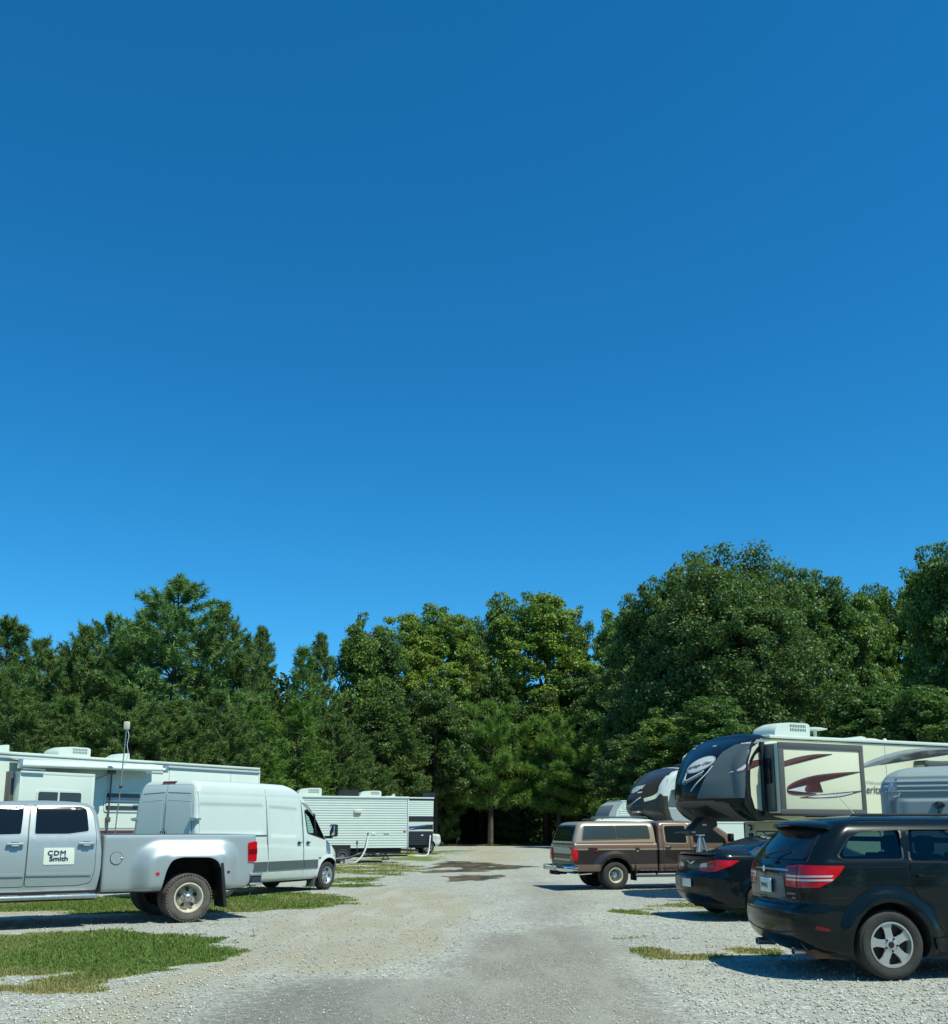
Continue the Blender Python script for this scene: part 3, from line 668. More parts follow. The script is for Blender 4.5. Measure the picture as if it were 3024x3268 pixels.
# ------------------------------------------------------------------ dark SUV (right)
def suv():
    t = thing('suv', 'dark blue black SUV with five spoke wheels at the right edge, nearest the camera', 'SUV', (4.36, 12.04, 0), 6)
    lv = [(.22, -.72, 3.3, .80, .30, .4, .12, .2), (.30, -.90, 3.72, .87, .32, .4, .14, .2), (.42, -1.02, 3.82, .90, .34, .4, .16, .2), (.58, -1.06, 3.84, .915, .34, .4, .16, .2), (.70, -1.055, 3.84, .915, .33, .4, .16, .2),
          (.745, -1.00, 3.82, .912, .30, .4, .14, .2), (.78, -.965, 3.80, .91, .28, .4, .13, .2), (.95, -.955, 3.74, .915, .26, .4, .12, .2), (1.03, -.95, 3.5, .912, .26, .4, .12, .2), (1.10, -.94, 2.95, .91, .26, .3, .12, .2), (1.20, -.90, 2.55, .895, .25, .3, .11, .2),
          (1.27, -.85, 2.38, .875, .24, .3, .10, .2), (1.45, -.71, 2.02, .82, .22, .3, .10, .2), (1.57, -.60, 1.75, .765, .2, .3, .10, .15), (1.65, -.50, 1.5, .69, .2, .3, .08, .15), (1.69, -.38, 1.3, .60, .2, .3, .08, .1)]
    WX = 2.89
    def disp(V):
        s = np.abs(V[:, 1]) > .6; X, Z = V[:, 0], V[:, 2]; k = 0
        for wx in (0, WX):
            r = np.hypot(X - wx, (Z - .35) * .98); k = k + .045 * sstep(.60, .50, r) * (Z > .2)
        k = k + .012 * np.exp(-((Z - 1.20) / .03) ** 2)
        k = k - .018 * sstep(.75, .60, Z) * sstep(.35, .45, Z) * (X > .6) * (X < 2.3)
        V[:, 1] += np.sign(V[:, 1]) * np.where(s, k, 0); return V
    plan = lambda X, Z: 1 - .06 * sstep(2.6, 3.9, X) - .03 * sstep(-.2, -1.0, X)
    cut = arch_cut(B(), circ(0, .37, .435, 28), .52, 1.6); arch_cut(cut, circ(WX, .37, .425, 28), .52, 1.6)
    qw = rpoly([(-.50, 1.285), (-.44, 1.36), (-.34, 1.47), (-.22, 1.535), (.25, 1.565), (.21, 1.255), (-.46, 1.255)], .035)
    rw = rpoly([(.36, 1.57), (1.12, 1.57), (1.12, 1.225), (.30, 1.235)], .04); fw = rpoly([(1.22, 1.57), (1.62, 1.55), (2.18, 1.25), (2.16, 1.21), (1.22, 1.22)], .04)
    for p_ in (qw, rw, fw): cut.prism(p_, -1.5, 1.5, 'y', mi=1)
    bd = body('body', loft(lv, dz=.03, dx=.035, dome=.045, plan=plan, disp=disp, na=10, nr=12), ['suv', 'dark'], t, cuts=[cut, B().box(-.38, 2.0, -.70, .70, 1.16, 1.56, mi=1)], under=.28)
    bv = bvh_of(bd)
    def pane(parent, poly, s):
        ys = []
        for p in grow(poly, .025):
            h = bv.ray_cast(Vector((p[0], s * 3, p[1])), Vector((0, -s, 0)))[0]; ys.append(h.y if h is not None and abs(h.y) > .6 else s * .8)
        g = B(); n = len(poly); F = [g.bm.verts.new((poly[i][0], ys[i] - s * .012, poly[i][1])) for i in range(n)]; g.bm.faces.new(F)
        g = g.out('window', 'tintglass', parent, flip=False)
        L = grow(poly, .022); f = B()
        o_ = [f.bm.verts.new((L[i][0], ys[i] + s * .004, L[i][1])) for i in range(n)]; i_ = [f.bm.verts.new((poly[i][0], ys[i] + s * .004, poly[i][1])) for i in range(n)]; b_ = [f.bm.verts.new((poly[i][0], ys[i] - s * .04, poly[i][1])) for i in range(n)]
        for i in range(n):
            j = (i + 1) % n; f.bm.faces.new((o_[i], o_[j], i_[j], i_[i])); f.bm.faces.new((i_[i], i_[j], b_[j], b_[i]))
        f.out('window_frame', 'black', g)
    for sd, s in (('R', -1), ('L', 1)):
        d1 = panel(bv, rpoly([(.24, 1.215), (1.15, 1.205), (1.17, .9), (1.15, .46), (.62, .46), (.50, .75), (.26, .97)], .06), sd, 'rear_door', 'suv', t, gap=.006)
        d2 = panel(bv, rpoly([(1.18, 1.205), (2.3, 1.19), (2.35, .9), (2.28, .46), (1.17, .46), (1.19, .9)], .06), sd, 'front_door', 'suv', t, gap=.006)
        pane(t, qw, s); pane(t, rw, s); pane(t, fw, s)
        for dd, hx in ((d1, .33), (d2, 1.27)):
            B().box(hx, hx + .21, s * .935, s * .975, 1.06, 1.09, .012).out('handle', 'suv', dd)
        # tail lights wrap round the corner
        c3 = [(-1.0, s * .47, 1.165), (-1.0, s * .74, 1.19), (-.60, s * 1.0, 1.185), (-.66, s * 1.0, 1.10), (-.75, s * 1.0, 1.02), (-.86, s * .95, .955), (-1.0, s * .74, .945), (-1.0, s * .47, .95)]
        tl = patch(bv, c3, (.82, -s * .57, 0), 'tail_light', 'red', t, off=.012, sp=.03)
        for z0, z1 in ((1.055, 1.075), (1.015, 1.035)):
            patch(bv, [(-1.0, s * .50, z0), (-1.0, s * .74, z0), (-.72, s * .98, z0 + .01), (-.70, s * .98, z1 + .01), (-1.0, s * .74, z1), (-1.0, s * .50, z1)], (.82, -s * .57, 0), 'reversing_lamp', 'clear', tl, off=.016, sp=.03)
        patch(bv, [(-1.0, s * .49, 1.08), (-1.0, s * .73, 1.08), (-1.0, s * .73, 1.17), (-1.0, s * .49, 1.15)], (.82, -s * .57, 0), 'tail_light_band', 'reddark', tl, off=.015, sp=.03)
        patch(bv, [(-1.0, s * .715, .95), (-1.0, s * .725, .95), (-1.0, s * .725, 1.185), (-1.0, s * .715, 1.185)], (.82, -s * .57, 0), 'lamp_gap', 'dark', tl, off=.0175, sp=.03)
        patch(bv, rpoly([(-.82, .52), (-.66, .50), (-.68, .535), (-.80, .56)], .01), sd, 'reflector', 'reddark', t, off=.006)
        line(bv, [(-.90, .845), (-.60, .845), (-.46, .84)], sd, .007, 'panel_gap', 'dark', t)
        patch(bv, rpoly([(.50, .30), (2.42, .30), (2.42, .43), (.46, .43)], .02), sd, 'side_sill', 'suv', t, off=.03)
        B().box(-.2, 1.4, s * .60, s * .635, 1.715, 1.745, .012).out('roof_rail', 'black', t)
        patch(bv, [(3.5, s * 1.0, .85), (3.45, s * 1.0, 1.0), (3.85, s * .6, .98), (3.95, s * .5, .82)], (-.7, -s * .7, 0), 'headlight', 'clear', t)
        B().box(2.06, 2.25, s * .93, s * 1.13, 1.20, 1.36, .04).out('mirror', 'suv', t)
    # rear glass, liftgate, spoiler
    gt = panel(bv, rpoly([(-.705, .80), (-.70, .92), (-.46, .94), (-.46, 1.19), (-.74, 1.21), (-.70, 1.30), (-.62, 1.56), (.62, 1.56), (.70, 1.30), (.74, 1.21), (.46, 1.19), (.46, .94), (.70, .92), (.705, .80), (.40, .755), (-.40, .755)], .03), 'B', 'liftgate', 'suv', t, gap=.007, sp=.04)
    rg = rpoly([(-.66, 1.245), (-.73, 1.285), (-.60, 1.555), (.60, 1.555), (.73, 1.285), (.66, 1.245)], .03)
    patch(bv, rg, 'B', 'rear_window', 'glass', gt, off=.014, sp=.05)
    rec = rpoly([(-.43, .83), (.43, .83), (.38, 1.055), (-.38, 1.055)], .03)
    patch(bv, rec, 'B', 'plate_recess', 'capgrey', gt, off=.010)
    patch(bv, [(-.46, 1.115), (.46, 1.115), (.46, 1.135), (-.46, 1.135)], 'B', 'garnish', 'alu', gt, off=.016)
    pl = B().box(-1.0, -.985, -.155, .155, .865, 1.02, .006).out('licence_plate', 'signwhite', t)
    text(None, '7MHJ3', 'B', (.13, .915), .075, 'plate_number', 'navy', pl, bold=.001); pl.children[0].location.x = -1.003 + 6
    text(bv, 'JOURNEY', 'B', (-.46, .865), .030, 'lettering', 'alu', gt, off=.012, sx=1.3); text(bv, 'SXT', 'B', (-.56, .82), .030, 'lettering', 'alu', gt, off=.012, sx=1.3)
    e = B().ball((-1.005, 0, 1.13), .035, (.3, 1, 1.15)); e.out('emblem', 'chrome', gt)
    spm = B(); K = 18; sec = [(-.40, 1.675), (-.58, 1.668), (-.735, 1.640), (-.75, 1.622), (-.70, 1.605), (-.55, 1.585), (-.42, 1.60)]
    rs = []
    for i in range(K + 1):
        y = -.69 + 1.38 * i / K; f = abs(y) / .69; dx = .16 * f ** 3 + .04 * f * f; dzz = -.045 * f ** 2.2
        rs.append([spm.bm.verts.new((x + dx, y, z + dzz)) for x, z in sec])
    for a, c in zip(rs, rs[1:]):
        for k in range(len(sec)): spm.bm.faces.new((a[k], a[(k + 1) % len(sec)], c[(k + 1) % len(sec)], c[k]))
    spm.bm.faces.new(rs[0]); spm.bm.faces.new(rs[-1][::-1]); sp_ = spm.out('spoiler', 'suv', t, ang=50)
    B().box(-.745, -.70, -.16, .16, 1.603, 1.618, .004).out('brake_light', 'reddark', sp_)
    B().tube([(-.93, .02, 1.28), (-.90, -.06, 1.30), (-.83, -.30, 1.36)], .010).box(-.99, -.93, -.01, .05, 1.235, 1.30, .015).out('rear_wiper', 'black', t)
    B().tube([(.10, -.10, 1.735), (-.16, -.10, 2.02)], .0055, 5, r1=.002).box(.04, .16, -.13, -.07, 1.725, 1.75, .01).out('antenna', 'beige', t)
    # bumper details
    line(bv, [(-.80, .50), (-.4, .455), (0, .44), (.4, .455), (.80, .50)], 'B', .014, 'bumper_groove', 'dark', t)
    line(bv, [(-.86, .665), (-.4, .675), (.4, .675), (.86, .665)], 'B', .010, 'bumper_groove', 'dark', t)
    B().lathe([(.038, -.05), (.045, -.05), (.045, .15), (.038, .15)], n=16, closed=True, c=(0, 0, 0)).bm.free()
    for y in (-.52, .52):
        q = B().lathe([(.036, 0), (.043, 0), (.043, .22), (.036, .22)], n=18, closed=True)
        for v in q.bm.verts: v.co = Vector((-.93 + v.co.y, y + v.co.x * 1.2, .262 + v.co.z))
        q.out('exhaust_tip', 'alu', t)
    B().box(-.8, .4, -.75, -.2, .20, .33, .05).box(-.3, 3.2, -.55, .55, .20, .30, .03).out('underbody', 'rust', t)
    for x in (.75, 1.65):
        for y in (-.38, .38):
            B().box(x - .10, x + .12, y - .25, y + .25, .75, 1.30, .06).box(x - .06, x + .08, y - .13, y + .13, 1.30, 1.50, .05).out('seat', 'seat', t)
    patch(bv, rpoly([(-.70, 1.24), (-.55, 1.60), (.55, 1.60), (.70, 1.24)], .04), 'F', 'windshield', 'glass', t)
    patch(bv, rpoly([(-.6, .60), (-.6, .85), (.6, .85), (.6, .60)], .04), 'F', 'grille', 'chrome', t)
    for s in (1, -1):
        wheel(t, (0, s * .815, .362), .362, .225, .232, 'five', left=s > 0); wheel(t, (WX, s * .815, .362), .362, .225, .232, 'five', left=s > 0)
suv()

# ------------------------------------------------------------------ black sedan
def sedan():
    t = thing('sedan', 'black sedan with a winged trunk badge, between the dark SUV and the brown pickup', 'car', (4.89, 18.86, 0), 15.8)
    lv = [(.20, -.78, 3.3, .80, .30, .4, .15, .2), (.34, -1.00, 3.6, .86, .34, .4, .18, .2), (.55, -1.09, 3.68, .885, .34, .4, .18, .2), (.72, -1.09, 3.68, .89, .32, .4, .17, .2), (.77, -1.04, 3.64, .89, .30, .4, .15, .2),
          (.86, -1.01, 3.4, .89, .30, .4, .15, .2), (.93, -1.00, 3.0, .885, .28, .35, .15, .2), (1.02, -1.0, 2.45, .87, .28, .3, .15, .2), (1.08, -1.01, 2.3, .85, .28, .3, .16, .2), (1.105, -.96, 2.25, .835, .26, .3, .14, .2), (1.125, -.60, 2.2, .80, .24, .3, .10, .2),
          (1.15, -.34, 2.12, .77, .22, .3, .06, .2), (1.25, -.08, 1.9, .71, .22, .3, .05, .2), (1.36, .26, 1.62, .64, .22, .3, .05, .2), (1.43, .58, 1.38, .57, .22, .3, .05, .15), (1.46, .85, 1.15, .47, .2, .2, .03, .1)]
    def disp(V):
        s = np.abs(V[:, 1]) > .5; X, Z = V[:, 0], V[:, 2]; k = 0
        for wx in (-.09, 2.675): k = k + .03 * sstep(.52, .42, np.hypot(X - wx, Z - .33)) * (Z > .2)
        V[:, 1] += np.sign(V[:, 1]) * np.where(s, k, 0); return V
    plan = lambda X, Z: 1 - .07 * sstep(2.4, 3.7, X) - .03 * sstep(-.2, -1.1, X)
    cut = arch_cut(B(), circ(-.09, .34, .375, 26), .5, 1.5); arch_cut(cut, circ(2.675, .34, .375, 26), .5, 1.5)
    bd = body('body', loft(lv, dz=.03, dx=.045, dome=.03, plan=plan, disp=disp, na=9, nr=12), ['sedan', 'dark'], t, cuts=cut, under=.28)
    bv = bvh_of(bd)
    for sd, s in (('R', -1), ('L', 1)):
        w_ = rpoly([(-.26, 1.12), (-.02, 1.26), (.36, 1.375), (.70, 1.40), (1.3, 1.37), (2.0, 1.10), (1.0, 1.09)], .03)
        g = patch(bv, w_, sd, 'side_window', 'glass_soft', t, off=.006); patch(bv, grow(w_, .015), sd, 'window_frame', 'chrome', g, off=.004)
        line(bv, [(.36, 1.08), (.40, .70), (.62, .36)], sd, .010, 'panel_gap', 'dark', t); line(bv, [(1.20, 1.10), (1.22, .35)], sd, .010, 'panel_gap', 'dark', t)
        c3 = [(-1.1, s * .40, .895), (-1.1, s * .36, .84), (-1.1, s * .62, .82), (-1.0, s * .78, .83), (-.80, s * .95, .93), (-.70, s * 1.0, 1.02), (-.95, s * .80, 1.03), (-1.1, s * .62, .995)]
        tl = patch(bv, c3, (.8, -s * .6, 0), 'tail_light', 'red', t, off=.008, sp=.03)
        patch(bv, [(-1.1, s * .60, .90), (-1.1, s * .60, .975), (-1.1, s * .42, .955), (-1.1, s * .36, .89)], (.8, -s * .6, 0), 'reversing_lamp', 'decalsilver', t, off=.012, sp=.03)
        patch(bv, [(-1.1, s * .62, .84), (-1.1, s * .62, .96), (-1.05, s * .72, .985), (-1.05, s * .72, .84)], (.8, -s * .6, 0), 'tail_light_band', 'reddark', tl, off=.011, sp=.03)
        for hx in (.52, 1.45): B().box(hx, hx + .18, s * .905, s * .935, .93, .955, .01).out('handle', 'sedan', t)
        B().box(2.0, 2.15, s * .88, s * 1.08, 1.03, 1.15, .03).out('mirror', 'sedan', t)
        patch(bv, [(3.2, s * 1.0, .65), (3.3, s * 1.0, .80), (3.8, s * .6, .78), (3.8, s * .6, .62)], (-.7, -s * .7, 0), 'headlight', 'clear', t)
    patch(bv, rpoly([(-.22, -.66), (.50, -.50), (.50, .50), (-.22, .66)], .08), 'T', 'rear_window', 'glass', t, off=.006, sp=.05)
    patch(bv, rpoly([(1.55, -.50), (2.12, -.66), (2.12, .66), (1.55, .50)], .06), 'T', 'windshield', 'glass', t, off=.006)
    tr = panel(bv, rpoly([(-.60, .80), (-.50, .78), (.50, .78), (.60, .80), (.60, 1.00), (.60, 1.06), (-.60, 1.06), (-.60, 1.0)], .02), 'B', 'trunk_lid', 'sedan', t, gap=.006, sp=.04)
    line(bv, [(-.60, -.95), (-.66, -.5), (-.66, -.28)][::1], 'T', .008, 'panel_gap', 'dark', t) if False else None
    sp = B(); K = 14; sec = [(-.80, 1.135), (-1.0, 1.150), (-1.035, 1.14), (-1.02, 1.115), (-.9, 1.105)]; rs = []
    for i in range(K + 1):
        y = -.66 + 1.32 * i / K; f = abs(y) / .66; rs.append([sp.bm.verts.new((x + .17 * f ** 3, y, z - .02 * f ** 3)) for x, z in sec])
    for a, c in zip(rs, rs[1:]):
        for k in range(5): sp.bm.faces.new((a[k], a[(k + 1) % 5], c[(k + 1) % 5], c[k]))
    sp.bm.faces.new(rs[0]); sp.bm.faces.new(rs[-1][::-1]); sp.out('spoiler', 'sedan', t, ang=50)
    pl = B().box(-1.115, -1.10, -.155, .155, .545, .69, .006).out('licence_plate', 'signwhite', t)
    wg = [(0, .955), (.03, .975), (.15, 1.005), (.13, .985), (.06, .955), (0, .93), (-.06, .955), (-.13, .985), (-.15, 1.005), (-.03, .975)]
    patch(bv, wg, 'B', 'emblem', 'chrome', tr, off=.016, sp=.08)
    line(bv, [(-.80, .47), (0, .43), (.80, .47)], 'B', .012, 'bumper_groove', 'dark', t)
    B().tube([(.55, 0, 1.465), (.48, 0, 1.52)], .012, 6).out('antenna', 'black', t)
    patch(bv, rpoly([(.75, -.35), (1.15, -.35), (1.15, .35), (.75, .35)], .05), 'T', 'roof_panel', 'sedan', t, off=.004)
    B().box(-.7, .4, -.6, .6, .16, .3, .05).out('underbody', 'dark', t)
    for s in (1, -1):
        wheel(t, (-.09, s * .79, .325), .325, .215, .215, 'ten', left=s > 0); wheel(t, (2.675, s * .79, .325), .325, .215, .215, 'ten', left=s > 0)
sedan()

# ------------------------------------------------------------------ brown pickup with a topper
def brown_pickup():
    t = thing('pickup_truck', 'old two tone brown pickup with a windowed topper over its bed', 'pickup truck', (3.435, 27.7, 0), 14)
    zs = [.635, 1.0, 1.035]
    def mi(x, y, z, n):
        if n.z < -.6 and z < .5: return 1
        if z < .635: return 0
        if z < 1.0: return 2
        if z < 1.035: return 3
        return 0
    hw = .93
    lb = [(.46, -1.06, 1.23, hw - .04, .05, .03, 0, 0), (.52, -1.10, 1.23, hw - .01, .05, .03, 0, 0), (.80, -1.12, 1.23, hw, .05, .03, 0, 0), (1.02, -1.12, 1.23, hw + .005, .05, .03, 0, 0), (1.14, -1.12, 1.23, hw - .015, .05, .03, 0, 0), (1.165, -1.11, 1.23, hw - .03, .05, .03, 0, 0)]
    def disp(V):
        s = np.abs(V[:, 1]) > .7; X, Z = V[:, 0], V[:, 2]
        k = .05 * sstep(.66, .50, np.hypot((X - .03) * .95, (Z - .36))) * (Z < 1.0)
        V[:, 1] += np.sign(V[:, 1]) * np.where(s, k, 0); return V
    cut = arch_cut(B(), circ(.03, .36, .45, 26), .45, 1.5)
    bed = body('bed', loft(lb, dz=.03, dx=.04, dome=.001, disp=disp, zs=zs, mi=mi), ['bronze', 'dark', 'brown', 'tan'], t, cuts=cut)
    lc = [(.44, 1.28, 5.0, hw - .05, .04, .25, 0, .1), (.52, 1.27, 5.1, hw - .01, .04, .25, 0, .1), (.95, 1.27, 5.1, hw, .04, .2, 0, .1), (1.05, 1.27, 5.05, hw, .04, .2, 0, .1), (1.12, 1.27, 4.2, hw - .01, .05, .2, 0, .08), (1.17, 1.27, 3.75, hw - .02, .05, .15, 0, .06),
          (1.45, 1.28, 3.35, hw - .09, .06, .12, 0, .06), (1.62, 1.29, 3.10, hw - .13, .08, .12, 0, .06), (1.70, 1.31, 2.98, hw - .17, .10, .12, 0, .06), (1.735, 1.36, 2.85, hw - .24, .10, .1, 0, .05)]
    cut = arch_cut(B(), circ(3.95, .36, .43, 26), .45, 1.5)
    cab = body('cab', loft(lc, dz=.04, dx=.08, dome=.03, zs=zs, mi=mi), ['bronze', 'dark', 'brown', 'tan'], t, cuts=cut)
    lt = [(1.17, -1.10, 1.20, hw - .02, .08, .05, 0, 0), (1.22, -1.095, 1.20, hw - .03, .09, .05, 0, 0), (1.45, -1.02, 1.19, hw - .08, .10, .05, 0, 0), (1.62, -.95, 1.18, hw - .13, .12, .08, 0, 0), (1.69, -.90, 1.16, hw - .18, .14, .1, .02, 0), (1.72, -.80, 1.12, hw - .26, .14, .1, .03, 0)]
    top = body('topper', loft(lt, dz=.04, dx=.08, dome=.03), ['tan', 'dark'], t)
    bt, bc, bb = bvh_of(top), bvh_of(cab), bvh_of(bed)
    for sd, s in (('R', -1), ('L', 1)):
        fr = rpoly([(-.80, 1.64), (1.02, 1.655), (1.05, 1.29), (-.88, 1.25)], .04)
        f = patch(bt, fr, sd, 'side_window', 'bronze', top, off=.010)
        patch(bt, rpoly([(-.775, 1.62), (.07, 1.63), (.10, 1.30), (-.85, 1.275)], .03), sd, 'pane', 'glass_soft', f, off=.016)
        patch(bt, rpoly([(.085, 1.63), (1.0, 1.635), (1.03, 1.31), (.115, 1.30)], .03), sd, 'pane', 'glass_soft', f, off=.016)
        patch(bt, [(-1.06, 1.175), (1.19, 1.175), (1.19, 1.19), (-1.06, 1.19)], sd, 'topper_seal', 'dark', top, off=.004)
        d1 = panel(bc, rpoly([(1.40, .46), (1.40, 1.66), (2.15, 1.67), (2.17, 1.2), (2.20, .46)], .05), sd, 'rear_door', 'bronze', t, gap=.012)
        for dd in (d1,):
            patch(bc, [(1.405, .64), (2.195, .64), (2.185, .995), (1.405, .995)], sd, 'lower_band', 'brown', dd, off=.0075)
            patch(bc, [(1.405, .998), (2.18, .998), (2.18, 1.032), (1.405, 1.032)], sd, 'stripe', 'tan', dd, off=.0075)
            w1 = rpoly([(1.49, 1.20), (1.49, 1.605), (2.06, 1.615), (2.065, 1.19)], .04)
            g = patch(bc, w1, sd, 'window', 'glass', dd, off=.014); patch(bc, grow(w1, .02), sd, 'window_frame', 'black', g, off=.011); patch(bc, grow(w1, .045), sd, 'window_trim', 'tan', g, off=.0085)
            B().box(1.46, 1.62, s * (hw + .005), s * (hw + .04), 1.06, 1.09, .008).out('handle', 'chrome', dd)
        d2 = panel(bc, rpoly([(2.23, .46), (2.20, 1.2), (2.19, 1.67), (2.80, 1.655), (3.30, 1.30), (3.45, 1.12), (3.45, .46)], .05), sd, 'front_door', 'bronze', t, gap=.012)
        w2 = rpoly([(2.30, 1.19), (2.28, 1.61), (2.78, 1.60), (3.2, 1.28), (3.22, 1.19)], .04)
        g = patch(bc, w2, sd, 'window', 'glass', d2, off=.014); patch(bc, grow(w2, .02), sd, 'window_frame', 'black', g, off=.011)
        patch(bc, [(2.235, .64), (3.445, .64), (3.445, .995), (2.22, .995)], sd, 'lower_band', 'brown', d2, off=.0075); patch(bc, [(2.215, .998), (3.445, .998), (3.445, 1.032), (2.21, 1.032)], sd, 'stripe', 'tan', d2, off=.0075)
        B().box(2.26, 2.40, s * (hw + .005), s * (hw + .04), 1.06, 1.09, .008).out('handle', 'chrome', d2)
        for z, m_, x in ((.71, 'brown', -.5), ):
            pass
        # breaks in the pale stripe, marker lights
        patch(bb, [(-.72, .97), (-.46, .97), (-.46, 1.06), (-.72, 1.06)], sd, 'stripe_break', 'brown', t, off=.003)
        patch(bb, [(.62, .97), (.74, .97), (.70, 1.06), (.58, 1.06)], sd, 'stripe_break', 'brown', t, off=.003)
        B().box(-.52, -.46, s * (hw + .0), s * (hw + .025), .955, .99, .006).out('marker_light', 'red', t); B().box(.63, .68, s * (hw + .0), s * (hw + .02), .955, .98, .006).out('marker_light', 'clear', t)
        B().box(-1.145, -1.0, s * (hw - .20), s * (hw + .008), .73, 1.03, .015).out('tail_light', 'red', t)
        B().tube([(.55, s * (hw + .06), .34), (3.5, s * (hw + .06), .34)], .035, 8).tube([(1.2, s * (hw + .06), .34), (1.2, s * (hw - .2), .44)], .02, 6).tube([(2.6, s * (hw + .06), .34), (2.6, s * (hw - .2), .44)], .02, 6).out('step_bar', 'chrome', t)
        B().box(.56, .59, s * .62, s * (hw + .06), .22, .62, .005).out('mud_flap', 'black', t)
        B().box(3.22, 3.32, s * (hw + .08), s * (hw + .28), 1.20, 1.42, .02).out('mirror', 'black', t)
        line(bb, circ(.03, .36, .47, 14, 10, 170), sd, .04, 'arch_trim', 'brown', t, off=.012)
        for k in range(2): wheel(t, (.03, s * (.845 - .25 * k), .355), .355, .21, .19, 'dually', 'tyre', left=s > 0)
        wheel(t, (3.95, s * .76, .355), .355, .21, .19, 'steel', 'tyre', left=s > 0)
        patch(bc, rpoly([(s * .62, .78), (s * .84, .78), (s * .84, .98), (s * .62, .98)], .02), 'F', 'headlight', 'clear', t)
    # tail
    B().box(1.236, 1.262, -.86, .86, .46, 1.64).out('cab_gap', 'dark', t)  # dark filler plate added to paint the shade between bed and cab
    tg = panel(bb, rpoly([(-.70, .56), (.70, .56), (.70, 1.13), (-.70, 1.13)], .02), 'B', 'tailgate', 'brown', t, gap=.012)
    patch(bb, [(-.68, .90), (.68, .90), (.68, 1.06), (-.68, 1.06)], 'B', 'tailgate_panel', 'alu', tg, off=.009)
    patch(bb, [(-.68, .72), (.68, .72), (.68, .77), (-.68, .77)], 'B', 'tailgate_stripe', 'alu', tg, off=.009)
    B().box(-1.15, -1.12, -.06, .06, 1.08, 1.10, .005).out('handle', 'chrome', tg)
    patch(bt, rpoly([(-.76, 1.22), (-.66, 1.64), (.66, 1.64), (.76, 1.22)], .05), 'B', 'rear_window', 'glass', top, off=.010)
    bp = B().box(-1.36, -1.14, -.93, .93, .45, .60, .035).box(-1.34, -1.0, -.96, -.80, .47, .60, .03).box(-1.34, -1.0, .80, .96, .47, .60, .03).out('rear_bumper', 'chrome', t)
    B().box(-1.375, -1.36, -.14, .14, .46, .585, .005).out('licence_plate', 'signwhite', t)
    B().box(-1.42, -1.0, -.05, .05, .36, .43, .01).box(-1.38, -1.28, -.30, -.14, .36, .46, .01).box(-1.38, -1.28, .14, .30, .36, .46, .01).out('hitch', 'dark', t)
    B().tube([(-.9, -.62, .38), (-.6, -.62, .40), (-.2, -.5, .42)], .035).out('exhaust', 'chrome', t)
    B().box(-.9, 4.8, -.42, -.32, .38, .50).box(-.9, 4.8, .32, .42, .38, .50).tube([(0.03, -.8, .355), (.03, .8, .355)], .06).out('frame', 'dark', t)
    B().box(5.0, 5.2, -.9, .9, .42, .60, .04).out('front_bumper', 'chrome', t)
    patch(bc, rpoly([(-.58, .76), (.58, .76), (.58, 1.0), (-.58, 1.0)], .02), 'F', 'grille', 'chrome', t)
    patch(bc, rpoly([(-.72, 1.22), (-.62, 1.60), (.62, 1.60), (.72, 1.22)], .04), 'F', 'windshield', 'glass', t)
brown_pickup()
# ================================================================== TRAILERS
def ac_unit(parent, x, y, z, L=1.05, W=.62, H=.30, m='white', flip=1, name='air_conditioner'):
    """rooftop air conditioner: streamlined shroud with louvred end"""
    b = B(); prof = [(0, 0), (0, .10), (.06, .20), (.22, .27), (.55, .30), (.95, .30), (1.0, .27), (1.0, 0)]
    K = 8; rs = []
    for i in range(K + 1):
        f = abs(2 * i / K - 1); sh = 1 - .10 * f ** 4; rs.append([b.bm.verts.new((x + flip * (px - .5) * L * (1 - .04 * f ** 3), y + (i / K - .5) * W, z + .02 + pz / .3 * H * sh)) for px, pz in prof])
    for a, c in zip(rs, rs[1:]):
        for k in range(len(prof)): b.bm.faces.new((a[k], a[(k + 1) % len(prof)], c[(k + 1) % len(prof)], c[k]))
    b.bm.faces.new(rs[0]); b.bm.faces.new(rs[-1][::-1]); o = b.out(name, m, parent, ang=40)
    g = B()
    for r_ in range(2):
        for k in range(10):
            xx = x + flip * (-.05 + .045 * k) * L; zz = z + H * (.42 + .26 * r_)
            for s in (-1, 1): g.box(xx - .011 * L, xx + .011 * L, y + s * W * .5 - .006, y + s * W * .5 + .006, zz, zz + H * .18)
    g.out('louvre', 'trimgrey', o)
    B().box(x - .46 * L, x + .46 * L, y - .42 * W, y + .42 * W, z - .02, z + .03).out('gasket', 'black', o)
    return o
def jack(parent, x, y, z0, z1=.06, blk=True):
    b = B().tube([(x - .16, y, z0), (x + .16, y, z1 + .10)], .022, 6).tube([(x + .16, y, z0), (x - .16, y, z1 + .10)], .022, 6).box(x - .16, x + .16, y - .08, y + .08, z1 + .06, z1 + .11)
    return b.out('stabiliser_jack', 'black', parent)

